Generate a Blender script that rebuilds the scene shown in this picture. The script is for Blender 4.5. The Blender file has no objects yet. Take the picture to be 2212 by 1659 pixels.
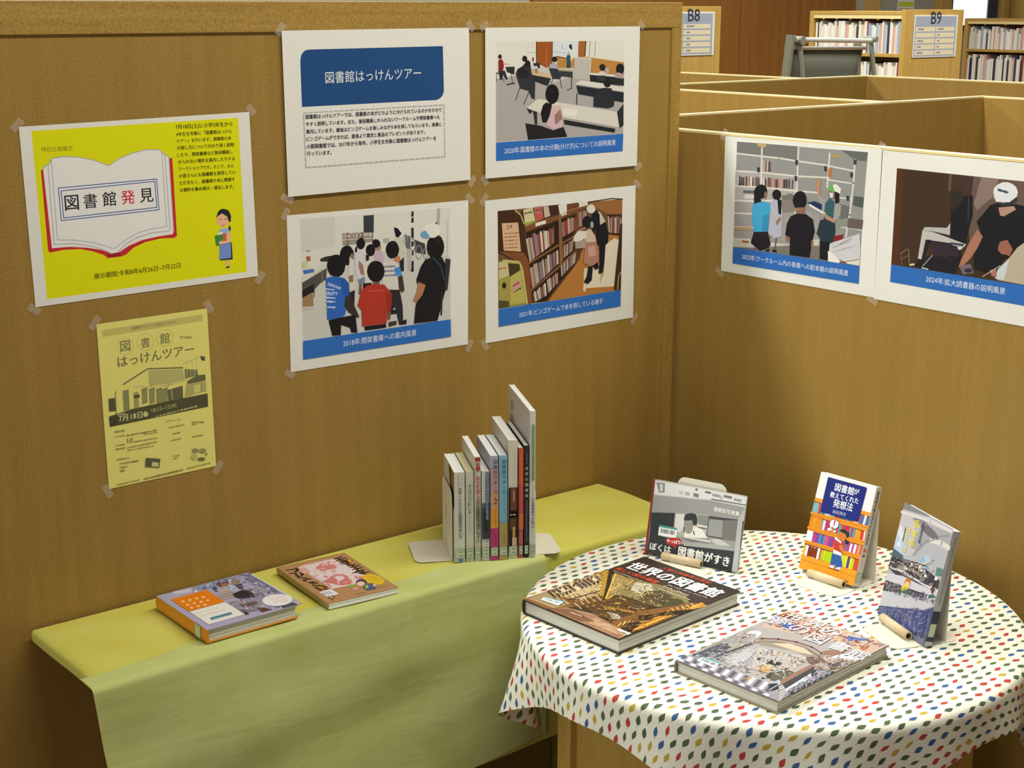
import bpy, bmesh, math, random
from mathutils import Vector, Matrix
from mathutils.geometry import tessellate_polygon

scene = bpy.context.scene
C = scene.collection

# ---------------------------------------------------------------- camera
YAW, PITCH, ROLL = 0.67764, 0.24802, 0.00156
cam_data = bpy.data.cameras.new('camera')
cam_data.sensor_width = 36.0
cam_data.lens = 3230.86 * 36.0 / 2212.0
cam_data.clip_start = 0.05
cam = bpy.data.objects.new('camera', cam_data)
C.objects.link(cam)
fwd = Vector((math.sin(YAW) * math.cos(PITCH), math.cos(YAW) * math.cos(PITCH), -math.sin(PITCH)))
rgt = Vector((math.cos(YAW), -math.sin(YAW), 0))
upv = rgt.cross(fwd)
r2 = math.cos(ROLL) * rgt + math.sin(ROLL) * upv
u2 = -math.sin(ROLL) * rgt + math.cos(ROLL) * upv
m = Matrix((r2, u2, -fwd)).transposed().to_4x4()
m.translation = Vector((-1.60967, -2.39751, 1.74209))
cam.matrix_world = m
scene.camera = cam

# ---------------------------------------------------------------- light
scene.view_settings.view_transform = 'Standard'
scene.view_settings.look = 'None'
scene.view_settings.gamma = 1.0
scene.view_settings.use_curve_mapping = False
scene.view_settings.exposure = 0.0
world = bpy.data.worlds.new('room_ambient')
scene.world = world
world.use_nodes = True
bg = world.node_tree.nodes['Background']
bg.inputs[0].default_value = (1.0, 0.94, 0.82, 1)
bg.inputs[1].default_value = 0.16

def ceiling_strip(x, y, lx, ly, watts, z=2.75, col=(0.99, 0.975, 0.88)):
    d = bpy.data.lights.new('ceiling_lamp', 'AREA')
    d.shape = 'RECTANGLE'; d.size = lx; d.size_y = ly
    d.energy = watts; d.color = col
    o = bpy.data.objects.new('ceiling_lamp', d)
    o.location = (x, y, z); C.objects.link(o)
    return o
# rows of fluorescent ceiling lamps running along the room
ceiling_strip(-0.6, 0.62, 5.0, 0.22, 134, 3.2)
ceiling_strip(0.7, -1.25, 3.4, 0.22, 75, 3.2, (1.0, 0.95, 0.80))
ceiling_strip(2.5, 3.2, 9.0, 0.3, 230, 3.2)
ceiling_strip(5.5, 1.4, 5.0, 0.3, 140, 3.2)
# added cool fill lamp, unseen at the far left, brightens left-facing surfaces
d = bpy.data.lights.new('left_fill', 'AREA'); d.shape = 'RECTANGLE'; d.size = 1.8; d.size_y = 4.5
d.energy = 95; d.color = (0.94, 1.0, 0.92)
o = bpy.data.objects.new('left_fill', d); o.location = (-6.5, -1.6, 1.7); o.rotation_euler = (0, math.radians(-90), 0); C.objects.link(o)
# Flat print on the posters and book covers: shapes and lettering in millimetres from the lower left
# corner of each sheet; every shape names its ink by number.
INKS = [
(226,228,8), (104,106,16), (202,44,54), (160,32,42), (238,238,240), (178,182,188), (54,82,168), (44,44,52), (216,46,74), (50,54,6),
(80,82,14), (38,40,54), (244,188,160), (102,66,50), (198,86,74), (250,176,164), (162,182,236), (208,104,60), (234,236,236), (68,140,64),
(120,150,222), (200,194,114), (100,98,64), (180,174,102), (126,124,82), (124,122,78), (230,224,130), (188,184,118), (124,122,80), (232,226,142),
(124,124,90), (206,200,126), (162,158,102), (88,90,70), (180,176,112), (180,174,112), (106,106,78), (214,208,128), (104,104,74), (196,190,122),
(142,142,96), (88,86,70), (148,146,98), (90,90,66), (84,84,58), (72,72,56), (232,228,166), (206,202,136), (206,200,134), (186,184,122),
(180,176,120), (164,160,96), (140,136,86), (92,92,70), (210,204,142), (148,146,102), (156,156,104), (120,120,86), (30,76,134), (238,240,242),
(176,178,186), (66,66,80), (226,226,220), (176,172,172), (202,200,200), (188,190,192), (202,202,204), (158,86,38), (66,50,38), (188,118,68),
(102,54,30), (218,226,240), (152,162,180), (172,180,196), (172,102,50), (42,44,50), (138,138,140), (190,136,72), (224,216,186), (96,76,52),
(32,32,42), (232,226,200), (158,174,192), (50,84,98), (32,38,44), (192,190,186), (220,216,214), (224,220,214), (30,30,34), (120,48,52),
(140,38,42), (224,172,140), (34,32,36), (50,50,62), (42,44,52), (44,46,52), (66,68,76), (50,52,60), (48,50,58), (206,208,208),
(32,34,42), (32,32,36), (26,28,32), (48,48,52), (212,188,150), (44,48,52), (156,138,94), (172,180,198), (50,54,64), (54,58,64),
(188,168,124), (54,60,68), (64,68,76), (228,228,224), (40,42,50), (216,212,210), (32,32,38), (172,184,210), (30,30,36), (180,158,164),
(222,220,216), (36,42,50), (42,46,54), (30,32,38), (52,58,66), (220,218,212), (236,234,230), (34,38,42), (44,46,50), (42,42,38),
(48,48,46), (24,24,28), (214,184,190), (160,120,118), (68,102,242), (34,32,34), (48,112,200), (234,238,248), (222,224,220), (208,208,206),
(214,214,210), (198,198,196), (60,62,70), (156,150,142), (120,78,66), (220,218,216), (188,172,160), (158,150,140), (102,102,112), (180,180,180),
(176,176,186), (104,106,112), (160,160,164), (186,188,184), (218,218,210), (84,82,80), (34,32,32), (160,132,94), (198,198,198), (90,90,90),
(126,126,126), (50,50,52), (172,102,58), (204,208,154), (70,112,200), (224,224,214), (102,102,104), (232,230,224), (24,24,30), (208,206,192),
(198,136,94), (40,42,52), (172,132,122), (202,180,200), (26,26,32), (216,212,228), (160,124,108), (122,136,168), (120,96,80), (142,112,96),
(218,216,214), (36,38,50), (206,136,104), (218,216,212), (122,134,168), (72,144,224), (68,60,58), (44,44,50), (142,104,90), (50,104,200),
(42,90,180), (60,50,52), (224,234,250), (206,220,248), (198,212,242), (124,90,80), (182,58,46), (206,84,72), (158,48,38), (124,86,76),
(66,58,58), (234,234,230), (104,168,214), (40,40,44), (180,126,94), (54,54,62), (54,80,108), (48,48,54), (114,82,52), (156,104,58),
(50,38,24), (180,122,60), (224,216,196), (198,168,122), (220,208,180), (68,42,28), (206,198,186), (172,158,140), (138,84,66), (102,120,132),
(92,58,36), (42,28,20), (202,194,182), (160,140,132), (188,174,160), (156,68,62), (140,126,140), (216,208,192), (120,84,80), (138,90,76),
(172,138,108), (124,80,48), (166,126,88), (140,98,60), (140,98,62), (234,230,224), (206,202,192), (216,206,168), (188,116,108), (202,184,164),
(226,226,224), (156,174,76), (198,90,76), (120,114,104), (156,66,58), (120,68,52), (68,42,24), (188,174,108), (130,80,46), (218,182,146),
(66,50,44), (158,122,94), (166,156,80), (206,198,124), (68,60,38), (202,194,146), (188,178,98), (44,42,32), (198,158,140), (172,84,72),
(68,64,48), (84,78,48), (198,102,90), (226,220,210), (202,194,178), (24,26,34), (158,174,164), (210,190,172), (224,220,210), (172,158,146),
(188,136,108), (176,126,112), (206,156,140), (198,180,112), (146,146,146), (102,104,102), (120,120,120), (170,168,166), (156,154,154), (216,214,208),
(212,204,200), (82,74,80), (176,150,124), (152,98,98), (202,184,178), (116,98,98), (194,168,116), (176,150,90), (184,116,68), (56,58,66),
(94,96,100), (202,200,196), (116,114,114), (132,126,120), (104,110,106), (136,144,134), (102,92,90), (82,92,90), (134,34,40), (176,150,120),
(198,194,186), (120,116,110), (154,98,54), (154,116,94), (22,24,30), (134,104,90), (64,160,208), (52,138,186), (30,28,38), (120,94,80),
(176,178,198), (94,88,86), (146,104,86), (24,24,32), (158,156,156), (182,136,108), (134,100,86), (104,174,92), (218,218,226), (52,94,102),
(36,52,66), (32,48,94), (218,218,218), (206,204,214), (234,230,230), (152,150,156), (178,176,186), (220,216,208), (120,58,54), (46,108,192),
(230,234,240), (64,46,34), (82,48,28), (102,82,76), (134,116,110), (104,82,62), (66,48,46), (64,66,76), (46,40,38), (30,28,36),
(182,182,182), (190,188,188), (66,74,90), (212,210,206), (50,40,54), (116,98,62), (212,204,146), (134,136,142), (170,192,204), (176,140,124),
(170,116,94), (222,224,230), (50,52,62), (66,78,98), (220,222,228), (156,100,86), (186,174,156), (202,210,218), (170,116,98), (194,184,160),
(116,104,116), (46,46,54), (56,44,36), (46,36,30), (114,80,46), (176,156,118), (146,128,92), (60,46,44), (92,74,54), (74,58,82),
(52,52,36), (210,194,164), (74,54,28), (46,34,26), (210,170,92), (78,56,36), (206,184,146), (146,114,42), (210,178,84), (44,34,28),
(132,112,70), (218,170,64), (210,156,56), (234,198,110), (184,162,110), (122,110,72), (176,170,154), (72,62,40), (64,62,36), (202,190,154),
(94,80,46), (168,152,100), (76,56,32), (202,148,56), (234,186,92), (60,46,36), (192,178,146), (152,136,84), (116,80,44), (234,170,74),
(250,212,128), (202,132,46), (162,98,38), (226,148,46), (244,190,100), (210,128,38), (184,112,40), (234,178,82), (44,32,24), (36,28,22),
(44,34,26), (146,112,88), (176,144,118), (112,78,56), (216,208,204), (202,146,60), (234,182,92), (60,42,28), (144,98,42), (38,26,20),
(226,208,176), (78,56,38), (128,96,60), (184,160,110), (176,152,100), (94,78,46), (206,186,142), (58,46,30), (144,106,56), (210,156,74),
(64,44,30), (94,72,44), (162,128,96), (184,148,114), (112,80,56), (236,242,250), (82,162,182), (72,76,88), (214,72,40), (250,250,250),
(222,220,222), (210,208,204), (218,216,218), (164,160,162), (190,166,154), (196,170,154), (64,100,180), (80,114,192), (140,76,56), (178,106,78),
(90,108,180), (140,76,60), (202,164,146), (222,204,192), (150,106,82), (218,208,206), (142,136,128), (108,78,72), (178,168,164), (124,92,90),
(210,184,166), (182,178,176), (178,116,96), (170,160,150), (198,192,186), (90,118,188), (124,108,94), (156,152,152), (214,218,238), (144,118,112),
(186,176,176), (58,54,62), (178,168,166), (144,142,144), (178,172,154), (202,196,180), (140,124,96), (76,76,72), (74,78,88), (156,164,188),
(68,68,82), (86,90,102), (172,172,178), (210,214,228), (126,128,142), (178,174,174), (44,42,48), (58,60,56), (186,140,82), (222,188,128),
(70,70,50), (58,70,68), (92,90,86), (178,172,166), (142,134,128), (60,62,60), (140,108,94), (60,64,68), (170,172,188), (198,202,222),
(128,130,146), (52,56,66), (202,208,226), (178,166,160), (216,220,238), (140,118,112), (182,176,182), (58,56,62), (124,108,80), (112,90,86),
(142,108,96), (178,180,192), (144,142,158), (90,88,102), (214,216,232), (210,212,230), (92,90,104), (222,164,68), (44,52,58), (218,224,240),
(202,168,150), (140,86,68), (90,112,180), (226,212,200), (156,114,94), (186,134,112), (140,134,128), (226,226,232), (162,146,128), (92,92,94),
(220,220,226), (140,132,128), (182,174,170), (92,92,90), (194,172,146), (186,190,208), (92,98,110), (140,142,156), (198,196,198), (124,108,102),
(84,82,82), (166,142,128), (170,172,186), (118,116,130), (210,212,228), (88,88,102), (228,232,242), (80,158,170), (68,74,82), (242,244,250),
(210,216,244), (176,172,208), (206,208,230), (146,154,188), (196,200,236), (96,108,156), (130,140,180), (222,226,250), (80,90,138), (114,120,152),
(124,132,170), (166,172,212), (214,218,250), (92,100,140), (230,234,250), (214,218,246), (98,62,58), (180,108,72), (64,80,138), (188,170,170),
(166,150,156), (214,202,212), (148,114,110), (150,136,124), (204,204,230), (56,56,72), (40,38,50), (132,48,90), (126,124,146), (154,152,180),
(150,148,174), (80,74,96), (98,80,82), (116,116,146), (148,80,76), (80,96,98), (96,64,58), (50,48,58), (80,82,100), (196,196,226),
(126,124,150), (98,108,156), (148,154,194), (64,72,114), (174,180,216), (196,194,226), (116,114,138), (150,148,176), (222,222,250), (90,86,106),
(234,130,20), (238,238,238), (250,204,152), (214,196,170), (214,180,152), (84,136,160), (238,238,250), (230,180,142), (182,140,100), (230,214,224),
(222,170,166), (214,130,128), (222,158,156), (208,126,128), (234,222,236), (204,114,110), (208,120,110), (214,130,124), (242,230,244), (230,180,180),
(204,102,106), (248,238,250), (204,180,188), (226,196,176), (46,38,40), (230,170,58), (214,150,48), (230,194,54), (148,124,40), (234,234,250),
(62,64,86), (238,204,198), (148,180,68), (80,94,132), (148,204,76), (222,164,166), (114,96,82), (154,154,156), (220,222,226), (192,194,198),
(130,130,132), (200,202,206), (196,198,202), (168,170,170), (118,124,118), (80,84,88), (100,102,104), (150,152,156), (116,118,120), (152,154,156),
(178,180,184), (84,86,90), (42,48,50), (46,50,52), (176,178,178), (136,138,138), (226,226,226), (134,98,98), (204,204,204), (64,66,70),
(154,156,158), (118,118,114), (182,186,188), (54,60,64), (234,234,232), (150,150,146), (46,46,48), (92,92,88), (48,52,72), (88,88,84),
(198,200,200), (118,120,122), (48,52,58), (134,40,32), (246,248,250), (76,156,160), (74,78,84), (182,38,34), (236,236,242), (234,156,54),
(146,64,38), (128,184,200), (202,76,62), (78,162,170), (60,114,196), (244,230,212), (50,128,124), (218,68,54), (234,168,36), (184,58,120),
(234,226,236), (234,162,46), (94,162,186), (48,78,170), (112,80,168), (184,68,142), (78,138,200), (206,94,134), (234,168,54), (234,192,36),
(244,238,240), (94,64,146), (192,210,46), (210,78,62), (46,112,118), (210,222,58), (234,146,28), (234,162,36), (176,206,32), (192,218,36),
(244,244,250), (128,54,36), (234,146,50), (128,84,36), (236,158,46), (144,94,36), (38,50,130), (238,242,250), (192,198,230), (248,246,250),
(78,68,72), (184,50,116), (202,122,58), (206,126,62), (46,54,56), (192,68,62), (244,242,248), (50,94,170), (128,78,46), (78,54,28),
(180,182,194), (136,136,146), (196,194,202), (168,168,180), (150,148,158), (116,110,120), (144,140,152), (180,202,232), (214,228,246), (138,182,224),
(174,202,228), (80,100,112), (98,132,126), (218,216,220), (152,154,164), (214,220,232), (122,172,216), (66,62,74), (46,44,54), (218,206,182),
(136,116,108), (150,134,120), (154,148,146), (68,56,60), (208,212,220), (250,250,246), (204,202,216), (54,52,66), (174,164,164), (150,146,164),
(100,98,138), (64,60,104), (100,98,108), (150,132,120), (76,78,98), (200,114,40), (244,198,156), (218,198,48), (52,114,74), (98,62,56),
(52,114,100), (192,192,206), (66,74,126), (84,90,146), (140,146,182), (116,120,164), (48,54,104), (80,90,156), (64,66,96), (150,152,182),
(100,98,112), (44,42,50), (150,138,130), (208,198,182), (80,90,112), (100,108,160), (48,52,96), (148,156,190), (66,74,130), (116,112,130),
(66,62,86), (168,164,182), (92,88,134), (240,226,66), (66,74,104), (88,90,116),
]
ART = {
'exhibition': [
('p',0,[20,289,397,288,397,11,21,11]),
('t',1,'特別企画展示',33.9,254.8,87,253.2,1,0),
('p',2,[30,224,37,228,71,196,215,194,258,227,265,227,264,91,258,88,233,90,205,87,182,80,166,69,158,67,133,67,127,73,107,82,86,88,56,90,33,88,30,92]),
('p',3,[133,73,140,74,155,75,157,68,136,68]),
('p',4,[34,227,37,231,43,232,48,238,49,242,70,244,96,241,121,235,148,223,169,234,194,241,218,245,241,243,247,239,250,234,259,230,258,99,256,95,228,94,198,91,173,84,155,75,140,74,124,82,98,89,68,94,37,95]),
('l',5,1.6,[49.3,242.4,70.2,244,95.6,241.2,121.1,234.7,147.6,222.9,168.9,234.1,193.7,241.1,218.5,244.8,240.7,243,246.7,239.1]),
('l',5,1.6,[33.8,226.7,36.9,230.8,42.8,232.5,47.8,237.5,49.3,242.4]),
('l',5,1.71,[246.7,239.1,250.2,234.3,258.6,229.5,258.2,99.1]),
('l',5,1.4,[49.3,241.8,47.7,107.6,77.9,104.2,110.6,96,131.7,87.8,145.8,81.6,168.8,95.1,194.2,105,216.9,108.3,245.9,109.8,246,239.2]),
('l',5,1.4,[42.8,232.5,41.3,100.5,72.8,99.1,105.4,90.8,124.1,83.6,139.2,74.7]),
('l',5,1.51,[251.4,233.7,251.9,104.5,247.9,101.4,216.4,101.4,188.6,96.3,165.7,86.2,152.8,76.1]),
('l',6,1.41,[56.9,193.3,233,193.4,233.5,140.2,57.2,139.1,56.9,193.3]),
('l',6,1.4,[61.1,188.2,229.3,189.8,229.8,144.6,61.7,143.1,61.1,188.2]),
('t',7,'図',65.6,156.6,89.5,156.4,1,0.012),
('t',7,'書',98.6,156.9,121.9,156.8,1,0.012),
('t',7,'館',132.2,157.1,156.1,157,1,0.012),
('t',8,'発',165.9,157.4,189.9,157.3,1,0.012),
('t',7,'見',199.8,157.5,224.4,157.3,1,0.012),
('t',9,'7月18日(土)に小学2年生から',274.9,276.2,384.8,274.8,1,0.022),
('t',9,'4年生を対象に「図書館はっけん',275.2,263.9,383.4,262.8,1,0.022),
('t',9,'ツアー」を行います。図書館の本',275.2,252.4,380.9,250.9,1,0.022),
('t',9,'の探し方について分かり易く説明',275.2,240.5,385.5,238.8,1,0.022),
('t',9,'したり、閉架書庫など普段職員し',275,228.3,382.2,226.6,1,0.022),
('t',9,'か入れない場所を案内したりする',275.5,216.3,385.5,214.1,1,0.022),
('t',9,'ワークショップです。そこで、大人',275.5,204.6,382.7,201.9,1,0.022),
('t',9,'の皆さんにも図書館を発見してい',275.2,192.1,385.5,190,1,0.022),
('t',9,'ただきたく、図書館や本に関連す',275.2,179.8,383.5,177.7,1,0.022),
('t',9,'る資料を集め展示・貸出します。',275,167.5,380.7,164.9,1,0.022),
('t',10,'展示期間:令和8年6月26日~7月22日',106,34.5,266.7,34.8,1,0.01),
('p',11,[367,100,370,95,369,88,365,92]),
('p',11,[372,114,370,108,366,104,360,102,353,102,348,106,344,111,343,117,345,123,349,128,355,130,361,129,367,126,370,121]),
('p',12,[367,109,366,104,362,100,357,98,352,98,347,101,344,106,343,111,344,116,348,120,353,122,358,122,363,119,366,114]),
('p',11,[344,117,347,126,358,129,370,119,371,106,367,105,364,115,354,122]),
('l',13,1,[348.1,111.2,350.9,112.8,353.4,110.7]),
('l',13,1.1,[358.7,110.6,360.9,112.3,363.4,110.1]),
('l',14,1,[351.8,101.3,355.4,99.9,358.7,101]),
('p',15,[349,105,348,105,348,104,347,104,346,104,345,105,344,105,344,106,344,107,345,107,346,107,347,107,348,107,348,106]),
('p',15,[366,104,366,104,365,103,364,103,363,103,362,104,362,104,361,105,362,106,362,106,363,106,364,106,365,106,366,105]),
('p',16,[347,94,355,95,364,95,368,87,367,66,346,66]),
('p',12,[363,90,369,82,367,70,359,66,348,65,346,70,359,72]),
('p',17,[353,86,360,86,360,72,353,72]),
('p',18,[344,88,353,89,353,85,344,84]),
('p',19,[337,84,353,84,353,65,338,65]),
('p',12,[344,72,351,73,359,71,359,66,346,66]),
('p',11,[346,66,370,68,370,37,345,38]),
('p',20,[345,65,368,67,367,40,343,40]),
('p',12,[356,37,362,37,361,25,357,25]),
('p',11,[354,24,361,26,364,24,359,22])
],
'flyer': [
('p',21,[9.1,285.1,199.8,287.6,199.8,275.4,9.2,273.3]),
('t',22,'図書館のヒミツが見れるかも!?',63.8,278.6,148.1,278.6,1,0),
('l',23,0.61,[64.5,249.1,63.2,244,60.1,239.9,55.8,237.1,50.6,236.1,45.3,236.9,40.5,239.4,36.7,243.4,34.4,248.3,33.9,253.6,35.2,258.6,38.2,262.7,42.5,265.5,47.6,266.5,53,265.8,57.8,263.3,61.6,259.3,64,254.4,64.5,249.1]),
('l',23,0.71,[102.8,250.8,101.5,245.7,98.4,241.5,94,238.7,88.8,237.6,83.3,238.4,78.4,241,74.5,245,72.2,249.9,71.6,255.3,73,260.3,76,264.5,80.4,267.3,85.6,268.3,91,267.6,95.9,265.1,99.9,261.1,102.2,256.1,102.8,250.8]),
('l',23,0.71,[140.6,253.1,139.3,247.9,136.2,243.7,131.7,240.9,126.4,239.8,120.9,240.6,115.9,243.2,111.9,247.2,109.5,252.2,108.9,257.6,110.2,262.7,113.3,266.9,117.7,269.7,123,270.8,128.5,270,133.6,267.5,137.6,263.5,140,258.5,140.6,253.1]),
('t',24,'図',40.1,243.5,58.3,243.4,1,0.012),
('t',24,'書',78.6,244.4,95.8,244.5,1,0.012),
('t',24,'館',115.1,246.1,134,246,1,0.012),
('t',22,'参加無料',152.8,250,176.6,245.7,1,0),
('t',25,'はっけんツアー',33.4,216.6,179.2,218.8,1,0.02),
('p',26,[40.4,184.2,88.1,203.6,156.3,194.8,159.2,172.1,147.7,137.5,36.7,137.5]),
('p',27,[89.1,201.3,155,193.2,158.5,172.2,123.2,165.5,88.3,173.5]),
('l',28,2.73,[40.4,183.8,88.2,204.3,155.2,195.8]),
('l',29,1.2,[157.6,196.1,158.5,172.2]),
('p',30,[158.6,192.6,183.8,187.5,184.4,177.2,158.6,174.5]),
('l',31,0.92,[163.2,189.6,161.9,176.2]),
('l',31,0.92,[170.4,188.5,169.2,176.2]),
('l',31,1,[177.7,187.3,177,177.2]),
('l',32,0.73,[155.6,202.1,191.4,211.3,201,208.7]),
('p',33,[191.4,212,200.5,208.8,199.3,201,192.2,204.4]),
('l',34,0.5,[164.4,206.9,164.1,187.2]),
('l',34,0.51,[174.2,208.6,173.7,185.7]),
('l',34,0.51,[182.8,210,182.1,184.4]),
('p',35,[162.1,171.6,197.9,177.3,199.6,144.9,155.2,140.8]),
('p',36,[161.9,169.4,181.9,177.6,199,176,198.9,165.7,164,164]),
('p',37,[174.7,159.3,188.2,160.5,187.8,146.8,174.9,144.4]),
('l',36,1,[189.4,160.3,189.7,145.4]),
('p',38,[122.8,159.9,153,162.9,152.6,139,123.6,137.1]),
('l',39,1.41,[130.5,160.9,132,137.9]),
('p',40,[38.4,172.8,49.9,173.2,49.3,136.4,37.8,136.2]),
('p',32,[58.6,166.1,67.8,165.7,67.3,137.8,57.6,137.7]),
('p',41,[58.2,160.6,69.8,160.9,69.6,155.3,58.5,155.4]),
('p',42,[73.8,168.1,84.6,169,83.7,143.9,73,141.3]),
('l',36,1.61,[73.9,168.5,85.2,170.2]),
('p',42,[87.7,165.8,98.6,166.7,97.7,141.5,86.9,138.9]),
('l',36,1.61,[87.7,166.2,99.1,167.9]),
('p',42,[101.2,163.5,112.1,164.4,111.3,139.2,100.4,136.5]),
('l',36,1.63,[101.2,164,112.7,165.7]),
('p',42,[112.2,161.7,123.2,162.6,122.4,137.3,111.5,134.6]),
('l',36,1.63,[112.2,162.1,123.8,163.8]),
('l',37,3.26,[60.5,176.5,92.8,171.6,125.8,169.6,164.5,171.3]),
('l',36,1.41,[25.4,173.9,23.4,128.7]),
('p',43,[11.3,162.6,23.2,162.8,23.1,138.8,10.8,139.8]),
('p',44,[10.1,131.1,52.9,136.9,123.7,139.4,201.3,140.4,200.8,115.5,10.4,112]),
('p',45,[9.8,127.8,24.5,128.5,24.5,113.9,10.4,112]),
('t',46,'7月18日',27.9,119.1,72,118.9,1,0.01),
('p',47,[83.3,122.3,82.7,120.2,81.2,118.6,79.1,118,77,118.4,75.1,119.7,73.9,121.7,73.6,124,74.2,126.2,75.7,127.7,77.7,128.4,79.9,128,81.8,126.7,83,124.6]),
('t',48,'10:15~12:00',90.5,124.2,138.4,125.9,1,0),
('l',49,1.82,[98.2,115.4,102.1,115.6]),
('l',49,1.92,[105,115.8,109.2,116]),
('l',49,2.33,[111.8,116.2,115.2,116.4]),
('l',49,2.94,[118.6,116.6,124.1,116.9]),
('l',49,2.04,[125.4,117,130.6,117.3]),
('l',49,2.14,[132.2,117.4,136.9,117.7]),
('l',49,1.92,[139.1,117.8,142.9,118.1]),
('l',49,3.04,[146,118.2,149.9,118.5]),
('l',49,2.94,[152.9,118.7,158.3,119]),
('l',49,2.14,[159.8,119.1,165.2,119.4]),
('l',49,2.63,[166.8,119.5,171,119.8]),
('l',49,3.04,[173.8,119.9,179,120.2]),
('l',50,2.22,[25.9,131.2,28.7,131.2]),
('l',50,2.43,[29.9,131.2,33,131.3]),
('l',50,2.43,[33.9,131.3,36.9,131.3]),
('l',50,1.92,[38,131.4,40,131.4]),
('t',22,'募集内容',18,99.4,37.1,99,1,0),
('t',22,'スケジュール',115.1,100.7,144,100.5,1,0),
('t',22,'10',40.7,76.1,51,76.5,1,0),
('l',51,2.14,[18.9,92.5,21.2,92.4]),
('l',51,1.53,[23.3,92.3,26.6,92.2]),
('l',51,1.63,[27.7,92.2,30.6,92.1]),
('l',51,2.14,[32.1,92,35.3,91.9]),
('l',52,2.43,[40,90.8,43.6,90.8]),
('l',52,1.43,[44.4,90.7,46.7,90.7]),
('l',52,2.33,[48.8,90.7,52.3,90.7]),
('l',52,1.82,[53.3,90.7,56.5,90.6]),
('l',52,2.14,[57.8,90.6,60.9,90.6]),
('l',52,1.63,[62.2,90.6,65.3,90.5]),
('l',52,1.82,[66.7,90.5,69.6,90.5]),
('l',52,2.65,[71.2,90.5,74.5,90.4]),
('l',52,2.04,[75.7,90.4,79.4,90.4]),
('l',52,1.75,[80.2,90.4,83.1,90.4]),
('l',52,1.43,[84.7,90.3,87,90.3]),
('l',52,1.84,[89.2,90.3,92.2,90.3]),
('l',52,2.55,[93.7,90.3,96.6,90.2]),
('l',51,1.94,[72.4,87,75,86.9]),
('l',51,1.92,[76.8,86.9,79.6,86.8]),
('l',51,1.33,[81.2,86.7,84.4,86.6]),
('l',51,2.14,[85.7,86.6,87.8,86.5]),
('l',51,1.53,[90.1,86.5,92.7,86.4]),
('l',51,1.82,[94.5,86.3,98.2,86.2]),
('l',52,1.32,[18,76.4,20.5,76.3]),
('l',52,1.43,[22.3,76.2,25,76.1]),
('l',52,1.73,[26.7,76.1,28.9,76]),
('l',52,2.04,[31,75.9,34.5,75.8]),
('l',51,2.04,[52.9,77,56,76.9]),
('l',51,2.33,[57.3,76.9,60.8,76.8]),
('l',51,2.24,[61.8,76.8,65.1,76.7]),
('l',51,1.73,[66.3,76.7,68.5,76.6]),
('l',51,1.92,[70.7,76.5,74.4,76.5]),
('l',51,1.43,[75.2,76.4,78.8,76.3]),
('l',51,1.53,[79.7,76.3,82.6,76.2]),
('l',51,1.94,[84.2,76.2,87.2,76.1]),
('l',51,1.53,[88.7,76.1,90.9,76]),
('l',51,2.24,[93.2,76,95.9,75.9]),
('l',52,2.33,[18.7,69.9,22,69.8]),
('l',52,1.73,[23,69.8,25.8,69.7]),
('l',52,2.24,[27.3,69.6,29.4,69.5]),
('l',52,2.26,[31.6,69.5,34.5,69.4]),
('l',51,1.73,[39.4,68.6,42.1,68.7]),
('l',51,1.63,[43.8,68.7,47,68.7]),
('l',51,2.04,[48.3,68.7,51.3,68.7]),
('l',51,2.24,[52.7,68.7,55,68.7]),
('l',51,2.14,[57.2,68.7,59.4,68.8]),
('l',51,1.73,[61.7,68.8,64,68.8]),
('l',51,2.65,[66.1,68.8,69,68.8]),
('l',51,1.84,[70.6,68.8,73,68.8]),
('l',51,2.84,[75.1,68.8,78.3,68.9]),
('l',51,2.04,[79.6,68.9,82.7,68.9]),
('l',51,1.63,[84.1,68.9,87.9,68.9]),
('l',51,1.94,[88.6,68.9,92.2,68.9]),
('l',51,1.73,[93.2,68.9,95.6,68.9]),
('l',52,1.82,[40.2,63.9,43.4,63.9]),
('l',52,1.63,[45.9,63.8,49,63.7]),
('l',52,1.24,[51.6,63.7,54.6,63.6]),
('l',52,1.12,[57.3,63.5,62.2,63.4]),
('l',52,1.43,[63.1,63.4,67.2,63.3]),
('l',52,1.43,[68.8,63.2,72.6,63.1]),
('l',52,1.65,[74.6,63.1,77.8,63]),
('l',52,1.24,[80.4,63,83.4,62.9]),
('l',52,1.22,[86.2,62.8,89.1,62.7]),
('l',51,1.73,[120.4,90.7,123.3,90.8]),
('l',51,2.26,[124.8,90.8,127.3,90.8]),
('l',51,1.82,[129.3,90.8,131.5,90.8]),
('l',51,1.43,[133.8,90.8,137.4,90.8]),
('l',51,2.02,[138.3,90.8,141.4,90.8]),
('l',51,1.73,[142.8,90.8,145.1,90.8]),
('l',51,1.82,[147.4,90.8,150.7,90.8]),
('l',52,1.63,[127.9,77.8,130.6,77.8]),
('l',52,1.33,[131.9,77.8,134.6,77.8]),
('l',52,2.02,[135.8,77.9,138.9,77.9]),
('l',52,1.32,[139.8,77.9,142.6,77.9]),
('l',51,1.73,[123.5,65.9,126.1,66]),
('l',51,1.63,[127.6,66,131,66]),
('l',51,1.73,[131.7,66,134.5,66.1]),
('l',51,1.73,[135.9,66.1,138.2,66.1]),
('l',51,2.02,[140,66.1,143,66.2]),
('l',52,1.82,[166.7,92.3,169.3,91.8]),
('l',52,1.32,[170.7,91.6,173.7,91.1]),
('l',52,1.63,[174.8,90.9,176.8,90.6]),
('l',52,2.04,[178.9,90.3,181.3,89.9]),
('l',52,1.73,[183,89.6,186,89.1]),
('l',52,1.92,[187,89,189.9,88.5]),
('l',51,1.82,[166.4,88.1,168.3,88]),
('l',51,2.02,[169.7,87.8,172.1,87.6]),
('l',51,1.43,[172.9,87.6,174.8,87.4]),
('l',52,1.63,[164.9,65.1,166.9,65]),
('l',52,1.84,[168.6,65,171.3,64.9]),
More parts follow.
